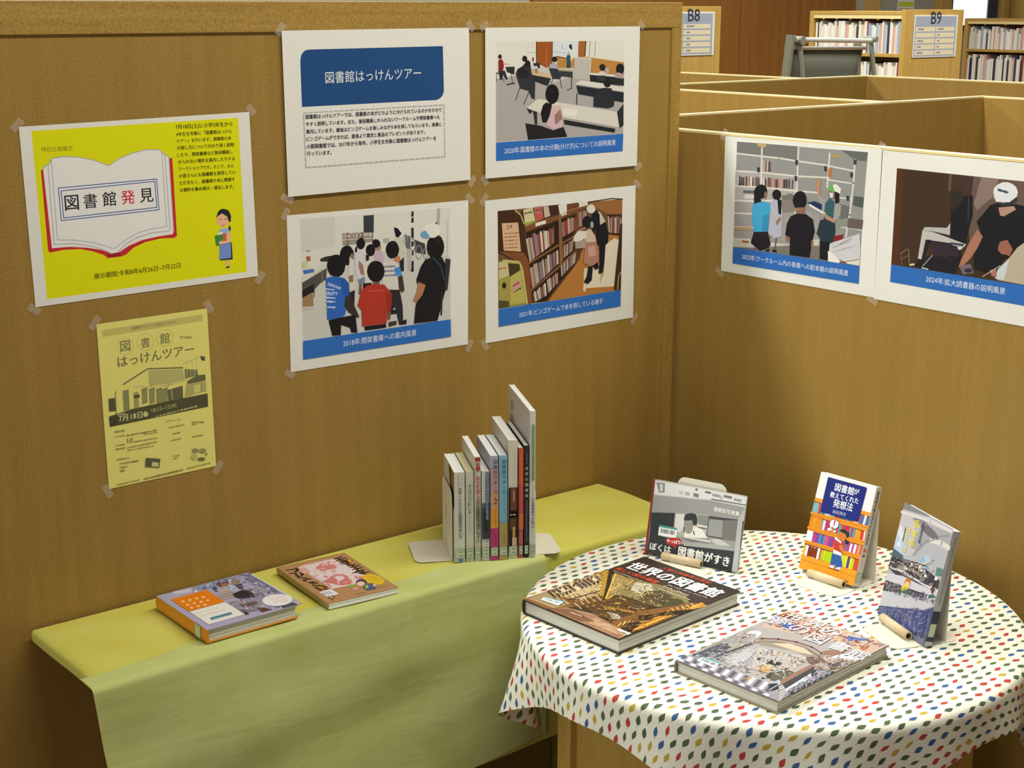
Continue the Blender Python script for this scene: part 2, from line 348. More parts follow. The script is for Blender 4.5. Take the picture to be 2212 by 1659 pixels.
('l',52,1.22,[172.3,64.9,174.5,64.8]),
('l',52,1.63,[176,64.8,178.8,64.7]),
('l',52,1.73,[179.7,64.7,182,64.6]),
('l',52,1.73,[183.5,64.5,185.8,64.5]),
('l',51,1.02,[123.9,36.8,126.9,36.5]),
('l',51,1.14,[127.5,36.5,130.2,36.2]),
('l',51,1.12,[131.2,36.2,134.2,35.9]),
('l',51,1.63,[134.8,35.9,137.7,35.6]),
('l',52,1.43,[126,31.7,127.7,31.6]),
('l',52,1.41,[128.8,31.5,130.6,31.4]),
('l',52,1.53,[131.6,31.3,133.4,31.2]),
('l',51,2.33,[19.5,51.6,22.1,51.4]),
('l',51,1.73,[23.3,51.3,26.5,51]),
('l',51,2.24,[27.2,51,30.1,50.7]),
('l',51,1.53,[31,50.7,33.8,50.5]),
('l',51,1.82,[34.9,50.4,36.8,50.2]),
('l',51,1.73,[38.7,50.1,41.6,49.8]),
('l',52,1.94,[23.4,42.8,25.7,42.7]),
('l',52,1.53,[27.5,42.6,30,42.5]),
('l',52,1.73,[31.7,42.4,34.4,42.3]),
('l',52,1.73,[35.8,42.3,38.5,42.1]),
('l',52,1.53,[39.9,42.1,42.3,42]),
('l',52,1.63,[44.1,41.9,47.1,41.7]),
('l',52,2.14,[48.2,41.7,51.3,41.5]),
('l',52,2.24,[52.4,41.5,55.7,41.3]),
('l',52,1.53,[56.6,41.3,59,41.2]),
('l',51,2.14,[24,35.8,26.8,35.7]),
('l',51,1.82,[27.8,35.6,30.3,35.5]),
('l',51,2.35,[31.6,35.5,33.9,35.3]),
('l',51,1.43,[35.3,35.3,37.6,35.2]),
('l',52,2.24,[23.5,29.1,26.8,29.1]),
('l',52,2.45,[27.6,29,30.7,29]),
('l',51,2.04,[15.8,5.4,18.1,5.4]),
('l',51,1.75,[20,5.4,23,5.5]),
('l',51,2.04,[24.2,5.5,26.6,5.5]),
('l',51,1.84,[28.4,5.5,31.6,5.5]),
('l',51,1.43,[32.6,5.6,35.4,5.6]),
('l',51,1.65,[36.8,5.6,38.9,5.6]),
('l',51,1.33,[41.1,5.6,44,5.7]),
('l',51,1.43,[45.3,5.7,48.6,5.7]),
('l',51,1.33,[49.6,5.7,52,5.8]),
('l',51,2.04,[53.8,5.8,57.4,5.8]),
('l',52,1.53,[66.3,5.3,69.8,5.3]),
('l',52,2.65,[70.5,5.4,72.6,5.4]),
('l',52,1.63,[74.7,5.5,77,5.5]),
('l',52,1.84,[78.9,5.6,81.9,5.7]),
('l',52,1.75,[83.1,5.7,86.5,5.8]),
('l',52,1.84,[87.3,5.8,90.8,5.9]),
('l',52,2.67,[91.5,5.9,94.5,6]),
('l',52,2.57,[95.7,6,98.8,6.1]),
('l',52,1.53,[100,6.1,103.1,6.2]),
('l',52,2.24,[104.2,6.2,107.6,6.3]),
('l',52,1.73,[108.4,6.3,111,6.4]),
('l',52,2.26,[112.7,6.4,116,6.5]),
('l',52,2.35,[116.9,6.5,120.4,6.6]),
('l',52,2.16,[121.2,6.6,124.8,6.7]),
('l',52,2.26,[125.5,6.8,128.6,6.8]),
('l',52,2.65,[129.8,6.9,132.3,6.9]),
('l',52,2.45,[134.1,7,136.6,7]),
('l',52,2.24,[138.4,7.1,141.9,7.2]),
('l',51,2.33,[151.3,7.8,154.8,7.9]),
('l',51,1.43,[155.6,7.9,159.1,8.1]),
('l',51,1.84,[159.9,8.1,162.9,8.2]),
('l',51,1.43,[164.2,8.2,167.1,8.3]),
('l',51,1.84,[168.5,8.4,170.9,8.5]),
('l',51,1.84,[172.8,8.5,175.3,8.6]),
('l',51,1.53,[177.1,8.7,179.3,8.8]),
('l',51,1.84,[181.5,8.8,184.7,8.9]),
('l',51,2.24,[185.8,9,188.7,9.1]),
('l',51,1.43,[190.1,9.1,192.8,9.2]),
('l',51,2.04,[194.5,9.3,197.8,9.4]),
('p',53,[72.7,43.4,100.2,36.1,97.1,20.4,70.4,27.6]),
('p',54,[83.9,33.7,96.3,29.9,95.3,22.2,82.6,25.6]),
('p',55,[176.3,37.1,175.5,35.6,173.5,34.7,170.7,34.5,167.6,35.1,165,36.4,163.1,38,162.6,39.8,163.3,41.2,165.3,42.2,168.1,42.4,171.2,41.8,173.9,40.5,175.7,38.9]),
('p',56,[191.5,33.7,190.7,32,188.5,30.9,185.5,30.7,182.2,31.3,179.3,32.7,177.4,34.6,176.7,36.5,177.6,38.2,179.7,39.3,182.7,39.5,186,38.9,188.9,37.5,190.9,35.6]),
('p',39,[172.3,26.1,171.6,23.7,169.7,22,167.2,21.3,164.5,21.9,162.1,23.5,160.5,25.8,160.1,28.5,160.9,30.9,162.7,32.6,165.2,33.2,167.9,32.7,170.3,31.1,171.9,28.7]),
('p',57,[188.6,18.1,187.7,16.9,185.4,16.1,182.2,16.1,178.7,16.8,175.6,18.1,173.5,19.7,172.8,21.2,173.7,22.5,175.9,23.2,179.1,23.2,182.6,22.5,185.8,21.3,187.9,19.7]),
('p',40,[193.6,26.6,193.3,25.9,192.6,25.3,191.6,25.2,190.5,25.4,189.5,26,188.9,26.7,188.7,27.6,189,28.4,189.7,28.9,190.7,29,191.8,28.8,192.8,28.3,193.4,27.5])
],
'title': [
('p',58,[36,243,38,252,42,258,48,262,58,263,356,263,357,177,354,170,348,164,339,161,36,161]),
('t',59,'図書館はっけんツアー',88.2,202.9,303.1,205.1,1.06,0.004),
('l',60,2.2,[38.7,150,46.6,150.1]),
('l',60,2.3,[49.7,150.1,57.6,150.1]),
('l',60,2.31,[60.7,150.1,68.7,150.1]),
('l',60,2.3,[71.8,150.1,79.8,150.1]),
('l',60,2.3,[83,150.2,91,150.2]),
('l',60,2.3,[94.2,150.2,102.3,150.2]),
('l',60,2.3,[105.4,150.2,113.6,150.2]),
('l',60,2.3,[116.7,150.2,124.9,150.3]),
('l',60,2.3,[128.1,150.3,136.4,150.3]),
('l',60,2.41,[139.6,150.3,147.9,150.3]),
('l',60,2.4,[151.1,150.3,159.4,150.3]),
('l',60,2.4,[162.7,150.4,171,150.4]),
('l',60,2.4,[174.3,150.4,182.7,150.4]),
('l',60,2.4,[186,150.4,194.4,150.4]),
('l',60,2.5,[197.7,150.4,206.2,150.5]),
('l',60,2.5,[209.6,150.5,218.1,150.5]),
('l',60,2.51,[221.4,150.5,230,150.5]),
('l',60,2.4,[233.4,150.5,242,150.6]),
('l',60,2.5,[245.4,150.6,254.1,150.6]),
('l',60,2.51,[257.5,150.6,266.2,150.6]),
('l',60,2.5,[269.6,150.6,278.4,150.7]),
('l',60,2.5,[281.9,150.7,290.7,150.7]),
('l',60,2.5,[294.1,150.7,303,150.7]),
('l',60,2.6,[306.5,150.7,315.4,150.7]),
('l',60,2.6,[318.9,150.8,327.9,150.8]),
('l',60,2.6,[331.4,150.8,340.4,150.8]),
('l',60,2.7,[343.9,150.8,353,150.8]),
('l',60,2.6,[356.6,150.9,356.6,142.8]),
('l',60,2.7,[356.6,139.7,356.7,131.7]),
('l',60,2.61,[356.7,128.6,356.7,120.6]),
('l',60,2.7,[356.8,117.4,356.8,109.4]),
('l',60,2.6,[356.8,106.3,356.9,98.2]),
('l',60,2.6,[356.9,95.1,356.9,87]),
('l',60,2.7,[356.9,83.9,357,75.8]),
('l',60,2.6,[357,72.6,357,64.5]),
('l',60,2.71,[357.1,61.4,357.1,53.3]),
('l',60,2.61,[357.1,50.1,348,50.2]),
('l',60,2.61,[344.5,50.2,335.5,50.2]),
('l',60,2.61,[332,50.2,323,50.2]),
('l',60,2.61,[319.5,50.2,310.6,50.2]),
('l',60,2.6,[307.1,50.3,298.2,50.3]),
('l',60,2.61,[294.8,50.3,286,50.3]),
('l',60,2.51,[282.5,50.3,273.8,50.3]),
('l',60,2.5,[270.3,50.3,261.6,50.4]),
('l',60,2.51,[258.2,50.4,249.5,50.4]),
('l',60,2.51,[246.2,50.4,237.5,50.4]),
('l',60,2.51,[234.2,50.4,225.6,50.5]),
('l',60,2.5,[222.2,50.5,213.7,50.5]),
('l',60,2.51,[210.4,50.5,201.9,50.5]),
('l',60,2.51,[198.6,50.5,190.1,50.5]),
('l',60,2.4,[186.8,50.5,178.4,50.6]),
('l',60,2.51,[175.1,50.6,166.8,50.6]),
('l',60,2.41,[163.5,50.6,155.2,50.6]),
('l',60,2.41,[152,50.6,143.7,50.6]),
('l',60,2.4,[140.5,50.7,132.2,50.7]),
('l',60,2.31,[129.1,50.7,120.9,50.7]),
('l',60,2.41,[117.7,50.7,109.5,50.7]),
('l',60,2.3,[106.4,50.7,98.3,50.8]),
('l',60,2.4,[95.1,50.8,87.1,50.8]),
('l',60,2.31,[83.9,50.8,75.9,50.8]),
('l',60,2.31,[72.8,50.8,64.8,50.8]),
('l',60,2.3,[61.7,50.8,53.8,50.9]),
('l',60,2.31,[50.7,50.9,42.8,50.9]),
('l',60,2.31,[39.7,50.9,39.6,58.9]),
('l',60,2.31,[39.6,62,39.5,70]),
('l',60,2.2,[39.5,73.1,39.4,81]),
('l',60,2.31,[39.4,84.1,39.3,92.1]),
('l',60,2.3,[39.3,95.1,39.2,103.1]),
('l',60,2.3,[39.2,106.2,39.1,114.1]),
('l',60,2.3,[39,117.2,39,125.1]),
('l',60,2.3,[38.9,128.1,38.9,136]),
('l',60,2.31,[38.8,139.1,38.7,147]),
('t',61,'図書館はっけんツアーでは、図書館の本がどのように分けられているのかをわかり',42.9,139.6,350.1,138.5,1.05,0.02),
('t',61,'やすく説明しています。また、普段職員しか入れないワークルームや閉架書庫へも',42.9,126.3,345.7,124.8,1.05,0.02),
('t',61,'案内しています。最後はビンゴゲームを楽しみながら本を探してもらいます。無事に',42.8,112.9,350.2,110.7,1.05,0.02),
('t',61,'ビンゴゲームができれば、館長より賞状と景品のプレゼントがあります。',43.1,99.4,309.6,97.8,1.05,0.02),
('t',61,'小郡図書館では、2017年から毎年、小学生を対象に図書館はっけんツアーを',42.8,85.6,336.6,84,1.05,0.02),
('t',61,'行っています。',42.8,72.9,95.6,71.8,1.05,0.02)
],
'classroom': [
('p',62,[28,270,374,268,375,224,377,71,27,72]),
('p',63,[27,197,81,203,134,218,233,217,279,203,376,169,377,71,27,72]),
('p',64,[134,218,233,217,244,200,178,185,118,203]),
('l',65,1.3,[107.4,247,130.8,247.2]),
('l',66,1.1,[112.2,268,112.1,257]),
('l',66,1.1,[120.1,268,120.1,256.9]),
('l',66,1.1,[125.5,267.9,125.5,256.9]),
('p',67,[131,268,175,268,174,218,158,216,131,226]),
('l',68,2.1,[131.3,268.5,131.9,226.6]),
('l',69,2.2,[158.3,254.5,158.4,217]),
('l',70,2.2,[174,268.2,173.6,219.8]),
('p',71,[175,268,245,268,244,235,176,240]),
('l',72,1.6,[199.3,261.3,202.7,252.1]),
('l',73,1.3,[177.4,248.3,210.5,243.8]),
('p',74,[245,268,266,268,264,236,244,235]),
('l',75,2.6,[265.4,267.6,263.4,236.9]),
('l',76,1.5,[277.3,267.5,275.9,236.7]),
('l',76,1.5,[292.8,267.4,290.3,234.9]),
('p',77,[186,238,214,234,233,233,264,237,375,224,376,195,279,203,233,214,188,215]),
('l',78,1.7,[263.9,236.9,375,223]),
('l',79,2.2,[185.6,238,213.3,233.5]),
('p',80,[227,258,227,256,226,254,224,254,222,254,221,254,220,256,219,258,220,260,221,262,222,262,224,262,226,262,227,260]),
('p',80,[228,254,228,252,227,251,226,250,225,250,224,251,223,252,223,254,223,256,224,257,225,258,226,258,227,257,228,256]),
('p',81,[217,250,226,252,231,244,227,228,220,229]),
('p',82,[215,244,220,248,223,233,215,231]),
('p',83,[213,240,223,240,225,217,223,214,213,215]),
('l',84,2.2,[216.2,219,216.8,214.1]),
('p',85,[235,236,281,232,277,188,233,192]),
('l',86,2,[235.1,235.6,280.6,232.1,277,187.6]),
('p',87,[92,230,122,232,123,221,94,219]),
('p',88,[108,235,107,232,105,230,102,229,100,229,97,230,95,232,94,235,95,237,97,239,100,240,102,240,105,239,107,237]),
('p',89,[121,238,125,237,125,229,121,229]),
('p',90,[33,234,42,236,48,226,45,212,33,207]),
('l',91,2,[45.1,226,61.4,225.3]),
('p',92,[42,240,41,238,40,237,38,236,36,236,34,237,33,238,32,240,33,242,34,244,36,245,38,245,40,244,41,242]),
('p',93,[33,212,50,213,57,196,53,194,45,204,42,194,37,195]),
('l',94,2,[27.3,208.5,48.4,206.1]),
('l',94,1.3,[29.1,207.5,27.7,190.7]),
('l',94,1.2,[41.9,205.2,48.3,189.8]),
('p',95,[51,220,75,220,74,204,55,210]),
('l',96,1.8,[66.5,206.7,69.1,187.6]),
('l',97,2.6,[54.7,185,75.1,187.5]),
('p',98,[123,226,141,226,141,216,127,214]),
('p',99,[118,220,134,220,137,212,121,213]),
('p',97,[82,215,94,220,105,229,115,229,119,207,129,186,128,153,119,156,111,172,89,177,77,206]),
('p',100,[81,215,97,219,113,207,107,195,86,199]),
('p',101,[107,236,106,234,105,232,102,231,99,231,97,232,95,234,94,236,95,238,97,240,99,241,102,241,105,240,106,238]),
('p',102,[116,225,115,222,113,220,110,218,107,218,104,220,102,222,102,225,102,228,104,230,107,232,110,232,113,230,115,228]),
('l',103,1.9,[88.7,179.1,78.1,153.2]),
('l',103,1.9,[88.7,177.1,114,171.3,98.7,144.4]),
('l',103,1.9,[112.6,174.4,127.4,153.6]),
('p',104,[118,211,139,209,173,200,169,195,123,202]),
('p',105,[119,203,171,194,162,179,125,190]),
('p',106,[127,214,135,215,136,206,129,205]),
('p',107,[166,222,177,226,188,223,188,214,167,215]),
('p',101,[188,233,187,230,185,228,182,227,179,227,176,228,174,230,174,233,174,236,176,237,179,238,182,238,185,237,187,235]),
('p',108,[165,215,189,213,199,197,196,192,175,193]),
('l',109,1.6,[176.2,193.1,172.1,185]),
('l',109,1.7,[195.5,192.7,200.3,173.6]),
('p',110,[188,213,234,209,229,207,193,209]),
('p',111,[190,209,230,206,230,194,197,198]),
('l',112,2.3,[227.5,194,227.1,173.2]),
('l',112,1.7,[215.1,169,229.1,173.2]),
('p',113,[277,203,376,194,376,190,277,199]),
('p',114,[277,199,376,190,376,173,279,184]),
('p',115,[299,202,313,206,328,200,326,195,302,199]),
('p',116,[322,213,321,210,319,208,315,206,311,207,308,208,305,211,304,214,305,217,308,219,311,220,315,220,318,219,321,216]),
('p',117,[320,212,331,211,331,201,325,202]),
('p',118,[376,209,375,204,372,200,367,197,361,198,357,200,353,204,352,209,353,214,356,218,361,220,366,220,371,218,375,214]),
('p',119,[348,198,360,202,374,197,373,188,350,191]),
('p',120,[235,181,254,188,316,180,376,169,376,160]),
('p',121,[240,178,376,159,376,138,246,160]),
('l',95,2.5,[242.4,160.3,242,139]),
('p',122,[289,152,301,168,318,171,340,169,349,146,348,131,332,127,289,132]),
('p',123,[339,182,338,177,335,173,330,171,325,171,320,174,317,178,316,182,317,187,320,191,325,193,330,193,335,191,338,187]),
('p',124,[296,197,322,196,322,185,298,188]),
('p',125,[106,137,137,154,161,150,211,142,357,119,365,85,206,113,145,124]),
('p',126,[206,132,245,128,241,114,203,120]),
('p',127,[206,109,354,83,351,75,209,99]),
('p',128,[357,118,376,135,377,89,366,84]),
('p',129,[107,136,123,130,115,124]),
('p',130,[123,130,134,128,135,102,129,102]),
('p',131,[193,162,191,153,186,146,178,142,170,142,163,147,158,154,156,163,158,172,163,179,170,182,178,182,186,178,191,171]),
('p',131,[158,146,174,142,171,123,159,105,149,106,144,126,150,141]),
('p',132,[174,139,197,138,206,113,202,93,178,90,159,99,167,115]),
('p',133,[181,119,197,131,203,110,183,100]),
('p',134,[191,104,191,103,190,103,189,102,188,102,188,103,187,103,187,104,187,105,188,105,188,106,189,106,190,105,191,104]),
('p',135,[103,106,145,99,178,88,206,94,217,73,111,72]),
('p',136,[27,71,377,71,376,34,27,34]),
('t',137,'2020年:図書館の本の分類(分け方)についての説明風景',48.9,47.8,354.9,49,1.05,0.004)
],
'stacks': [
('p',138,[28,288,375,284,375,58,28,58]),
('p',139,[28,176,113,210,199,211,290,211,375,186,375,59,28,58]),
('p',140,[28,288,102,287,102,230,29,226]),
('l',141,0.91,[102.5,285.6,102.3,238.3]),
('p',142,[168,284,192,284,191,250,168,251]),
('p',143,[119,254,189,251,189,232,120,230]),
('l',144,2.21,[131.5,254.5,131.6,231.5]),
('l',144,2.31,[163,251.9,163.2,228.8]),
('l',144,2.31,[166.1,251.7,166.3,228.6]),
('l',144,2.3,[188.4,249.9,188.6,226.6]),
('l',145,1.2,[119.7,247.8,189.3,245.5]),
('l',145,1.2,[119.6,241.5,189.3,239]),
('p',146,[120,251,122,251,122,246,120,246]),
('p',146,[123,251,125,251,125,246,122,246]),
('p',146,[125,251,127,251,127,246,125,246]),
('p',146,[128,251,130,251,130,246,128,246]),
('p',147,[130,250,133,250,133,246,130,246]),
('p',87,[133,250,135,250,135,246,133,246]),
('p',146,[135,251,136,251,136,246,135,246]),
('p',146,[137,251,140,251,140,246,137,246]),
('p',148,[140,250,142,250,142,246,140,246]),
('p',146,[142,250,144,250,144,246,142,246]),
('p',146,[144,250,147,250,147,246,144,246]),
('p',148,[148,250,150,250,150,246,148,246]),
('p',87,[150,250,153,250,153,245,150,246]),
('p',147,[154,250,156,250,156,245,154,245]),
('p',148,[156,250,159,250,159,245,156,245]),
('p',87,[159,250,161,250,161,245,159,245]),
('p',147,[161,250,164,250,164,245,161,245]),
('p',148,[164,250,167,250,167,245,164,245]),
('p',87,[167,250,170,250,170,245,168,245]),
('p',146,[170,250,173,249,173,245,170,245]),
('p',87,[173,250,176,250,176,245,174,245]),
('p',147,[176,249,178,249,178,245,176,245]),
('p',146,[178,250,181,250,181,244,178,245]),
('p',87,[181,249,184,249,184,244,182,244]),
('p',87,[184,249,186,249,186,244,184,244]),
('p',148,[186,249,188,249,188,244,187,244]),
('p',149,[212,236,227,237,227,228,213,227]),
('p',95,[280,284,285,284,285,274,279,274]),
('p',95,[280,272,285,272,285,262,279,262]),
('p',95,[279,252,285,252,285,232,279,232]),
('p',95,[279,225,285,225,284,215,279,215]),
('p',95,[279,208,285,208,284,197,279,198]),
('p',95,[279,186,285,186,284,175,278,176]),
('p',95,[279,175,285,175,284,164,278,165]),
('l',150,7.12,[345.9,283.5,344.3,254.9]),
('l',65,1.7,[368.9,262.3,366.4,186.6]),
('p',151,[264,238,277,236,277,210,266,213]),
('p',96,[285,229,312,218,314,196,288,203]),
('l',152,1.6,[270,230.6,269.7,227.6,268.9,225,267.6,223.2,266,222.3,264.4,222.4,262.8,223.6,261.6,225.6,260.8,228.3,260.5,231.4,260.8,234.3,261.7,236.9,262.9,238.7,264.5,239.6,266.1,239.5,267.7,238.3,268.9,236.3,269.7,233.6,270,230.6]),
('l',152,1.61,[288.7,218,288.3,214.1,287.2,210.8,285.5,208.4,283.5,207.2,281.3,207.4,279.3,208.9,277.6,211.6,276.6,215.1,276.2,219.1,276.6,222.9,277.7,226.3,279.4,228.7,281.4,229.9,283.5,229.7,285.6,228.2,287.2,225.5,288.3,221.9,288.7,218]),
('l',152,1.7,[304.5,201.1,304.1,196.5,302.8,192.5,300.8,189.6,298.3,188.2,295.7,188.4,293.3,190.3,291.3,193.5,290,197.8,289.6,202.5,290.1,207.1,291.4,211.1,293.4,214,295.8,215.4,298.4,215.2,300.8,213.3,302.8,210.1,304.1,205.9,304.5,201.1]),
('l',152,1.6,[319,197.6,318.7,194,317.7,190.9,316.1,188.7,314.2,187.6,312.2,187.8,310.3,189.2,308.7,191.7,307.7,195,307.4,198.7,307.7,202.3,308.7,205.4,310.3,207.6,312.2,208.7,314.2,208.5,316.1,207.1,317.7,204.6,318.7,201.3,319,197.6]),
('p',153,[269,211,281,210,278,168,270,168]),
('p',154,[28,180,83,204,83,196,29,169]),
('p',155,[29,168,84,191,82,170,68,163,55,152,30,146]),
('p',156,[29,154,56,164,55,148,29,139]),
('p',157,[30,140,52,148,53,122,29,123]),
('p',158,[29,123,52,121,52,115,30,116]),
('l',159,1.91,[55.3,156,54.9,139]),
('l',160,1.71,[73,188.1,73.7,164.7]),
('p',161,[70,210,81,213,103,214,90,203,70,205]),
('p',162,[39,217,48,217,49,207,41,206]),
('p',163,[30,207,40,208,39,196,30,196]),
('p',164,[31,192,55,192,56,186,34,184]),
('p',165,[42,208,54,208,53,194,43,194]),
('l',166,1.2,[38.9,227,48.5,227.2]),
('p',167,[240,257,251,260,263,246,256,242]),
('p',168,[238,256,247,254,256,243,248,235,242,238]),
('p',169,[240,236,254,236,263,222,261,196,253,188,243,207]),
('p',170,[238,198,251,199,253,188,240,189]),
('p',171,[250,188,261,196,261,168,252,168]),
('p',172,[208,221,207,217,205,215,202,214,198,214,195,216,193,219,192,222,193,225,195,228,198,229,202,229,205,227,207,224]),
('p',168,[206,227,205,224,202,221,198,220,194,220,190,222,188,225,187,229,188,233,190,235,194,237,199,236,202,234,205,231]),
('p',173,[191,211,209,214,214,198,210,186,193,190]),
('p',168,[171,230,170,226,167,222,163,220,159,220,155,223,152,227,151,232,152,237,155,240,159,242,164,242,168,239,170,235]),
('p',174,[148,224,153,228,152,215,147,216]),
('p',175,[148,215,166,216,169,198,168,175,157,160,147,177]),
('p',176,[156,199,166,188,168,170,160,171,155,187]),
('p',177,[153,161,169,166,168,153,156,152]),
('p',178,[156,152,162,152,161,132,154,133]),
('p',168,[194,215,192,210,189,206,185,205,180,205,176,208,173,212,172,217,173,222,176,226,181,228,185,228,190,225,193,221]),
('p',168,[172,208,179,207,179,190,173,194]),
('p',86,[165,194,188,199,198,193,185,153,170,153]),
('p',168,[165,153,185,152,184,142,164,142]),
('p',168,[145,210,144,202,139,196,132,192,125,193,119,198,114,205,113,213,115,221,119,227,126,230,133,230,139,226,144,218]),
('p',179,[144,205,144,201,142,198,141,197,139,197,137,199,136,202,135,206,136,209,137,212,139,214,141,214,143,212,144,209]),
('p',180,[135,208,145,200,145,172,132,171]),
('p',179,[132,170,142,173,142,156,136,150]),
('p',181,[132,142,146,146,144,110,131,109]),
('p',115,[134,158,147,159,151,144,134,139]),
('p',182,[238,198,247,198,248,186,237,185]),
('p',168,[250,212,248,204,244,198,237,196,230,196,224,200,220,207,218,214,220,222,224,227,231,230,238,230,244,226,248,219]),
('p',183,[211,190,232,192,244,187,253,166,248,131,210,139]),
('l',184,3.51,[215.2,180.9,217.3,180.8]),
('l',184,3.01,[218.7,180.7,221.5,180.6]),
('l',184,3.11,[222.2,180.5,224.8,180.4]),
('l',184,3.72,[225.7,180.4,227.6,180.3]),
('l',184,3.71,[229.3,180.2,232,180.1]),
('l',184,2.31,[232.8,180.1,235.7,180]),
('l',184,3.31,[236.4,179.9,239.3,179.8]),
('l',184,3.01,[215.1,172.1,217.2,172]),
('l',184,3.41,[218.6,172,220.6,171.9]),
('l',184,2.41,[222.1,171.8,223.9,171.7]),
('l',184,3.41,[225.7,171.6,228.5,171.5]),
('l',184,3.32,[229.2,171.5,231.9,171.4]),
('l',184,2.31,[232.8,171.3,235.3,171.2]),
('l',184,3.21,[236.3,171.2,239.2,171]),
('l',184,3.31,[215,163.4,217.1,163.3]),
('l',184,3.21,[218.5,163.2,221.4,163.1]),
('l',184,2.52,[222.1,163.1,224.4,162.9]),
('l',184,2.61,[225.6,162.9,227.7,162.8]),
('l',184,3.31,[229.1,162.7,231.5,162.6]),
('l',184,2.42,[232.7,162.6,235.2,162.4]),
('l',184,3.72,[236.2,162.4,238.4,162.3]),
('p',185,[238,176,251,178,256,161,240,160]),
('p',186,[246,159,257,160,262,130,255,125,248,136]),
('p',187,[224,134,250,132,257,99,258,63,248,62,239,99,227,89]),
('p',116,[252,68,266,71,266,61,251,61]),
('p',116,[226,94,241,93,242,85,227,85]),
('p',188,[125,192,124,187,123,183,121,182,119,182,118,184,116,188,116,192,116,197,118,201,120,202,122,202,123,200,125,196]),
('p',168,[125,192,123,182,117,175,109,172,100,173,91,178,86,186,84,196,86,205,92,212,100,215,110,214,118,209,124,201]),
('p',189,[80,172,100,174,122,168,132,157,134,130,122,96,106,89,82,92,82,140]),
('p',190,[112,169,122,168,132,157,134,130,121,130]),
('p',191,[123,130,134,135,144,112,155,89,150,87,131,100,121,114]),
('t',192,'DEMONS',84.2,158.3,112.2,146.2,1,0.02),
('t',192,'ERSITY',79.8,139.5,106,136.1,1,0.02),
('l',193,2.31,[79.6,151.3,82.2,150.8]),
('l',193,3.01,[83.6,150.5,85.8,150.1]),
('l',193,2.52,[87.6,149.8,89.6,149.4]),
('l',193,1.91,[91.7,149,94.9,148.4]),
('l',193,2.62,[95.7,148.2,98.5,147.7]),
('l',194,3.01,[79.2,134.7,81.4,134.3]),
('l',194,3.72,[82.9,134.1,85.7,133.7]),
('l',194,2.42,[86.6,133.6,89.7,133.1]),
('l',194,3.01,[90.3,133,92.5,132.7]),
('l',194,2.62,[94,132.5,95.9,132.2]),
('l',194,2.42,[97.7,131.9,100.7,131.5]),
('l',194,3.22,[79.1,127.4,81.2,127.1]),
('l',194,2.32,[82.8,126.8,85.1,126.5]),
('l',194,3.72,[86.5,126.3,88.5,126]),
('l',194,3.72,[90.2,125.7,93,125.3]),
('l',194,2.11,[93.9,125.2,97,124.7]),
('l',194,2.12,[97.6,124.6,100.7,124.2]),
('l',194,2.31,[78.8,116.7,81.1,116.4]),
('l',194,2.12,[82.5,116.1,84.6,115.8]),
('l',194,3.52,[86.2,115.6,88.4,115.2]),
('l',194,2.41,[89.9,115,92.4,114.6]),
('l',194,2.82,[93.6,114.4,95.7,114.1]),
('l',194,3.72,[97.4,113.9,99.7,113.5]),
('p',168,[85,90,121,93,146,94,150,58,136,60,133,70,113,78,112,58,93,59]),
('p',195,[188,155,203,154,203,145,188,146]),
('p',168,[215,172,213,163,207,156,199,153,190,154,181,159,176,167,174,176,176,185,182,192,190,195,199,194,207,190,213,182]),
('p',196,[175,149,193,149,214,146,232,124,229,94,221,90,218,68,161,69,160,101,151,111,160,140]),
('l',197,2.51,[176,136.8,210.8,134.8]),
('p',198,[217,130,232,124,229,94,221,90]),
('p',199,[221,90,229,92,227,76,221,74]),
('p',168,[166,68,217,67,217,60,168,60]),
('p',200,[223,70,242,71,242,63,223,61]),
('p',168,[359,208,357,197,351,189,342,184,333,185,324,191,318,200,316,211,318,222,324,230,333,234,342,233,351,228,357,218]),
('p',201,[352,242,349,235,343,230,334,228,324,229,314,233,308,238,306,245,308,251,314,256,324,258,334,258,343,254,349,248]),
('p',202,[301,240,312,245,323,233,317,228,304,232]),
('p',101,[354,222,353,219,350,216,347,215,343,215,340,217,337,220,336,224,337,228,340,230,343,232,347,231,350,229,353,226]),
('p',203,[341,256,341,256,340,255,339,255,338,255,338,256,337,256,337,257,337,258,338,258,338,258,339,258,340,258,341,257]),
('p',174,[312,186,331,190,353,188,364,169,362,119,358,108,342,59,284,60,288,96,300,121,290,147,301,173]),
('p',204,[295,143,313,135,305,116,289,101,282,108,290,122]),
('p',205,[362,184,375,181,367,119,360,120]),
('l',206,2.41,[330.8,188.8,350,170.2,358.3,142.3]),
('l',207,3.92,[352.8,115.7,351.5,70.3]),
('p',136,[28,57,375,58,376,22,27,21]),
('t',137,'2018年:閉架書庫への案内風景',116.7,35.2,289.3,35.9,1.08,0.004)
],
'bingo': [
('p',208,[33,273,381,270,380,68,34,69]),
('p',209,[284,270,381,269,380,237,340,240,299,259]),
('l',210,2.41,[279.6,270.9,348.8,273.4,381.1,269.6]),
('p',211,[168,68,221,116,259,150,267,194,341,187,344,201,381,188,380,68]),
('p',212,[332,174,360,186,379,177,376,138,362,78,275,84,269,96,290,124,314,135]),
('p',213,[320,139,332,156,330,110,318,88]),
('p',214,[271,128,290,128,275,75,269,80]),
('p',215,[336,240,380,237,378,188,340,196]),
('p',216,[338,236,341,236,344,200,342,200]),
('p',217,[341,231,343,231,346,199,344,200]),
('p',218,[344,232,346,231,349,199,346,199]),
('p',216,[347,232,349,231,351,198,349,199]),
('p',218,[349,235,351,235,353,198,352,198]),
('p',218,[351,232,354,232,356,198,354,198]),
('p',218,[354,235,358,234,360,197,356,198]),
('p',216,[359,231,363,231,364,196,360,197]),
('p',219,[363,234,367,233,367,196,364,196]),
('p',218,[367,233,370,232,370,196,368,196]),
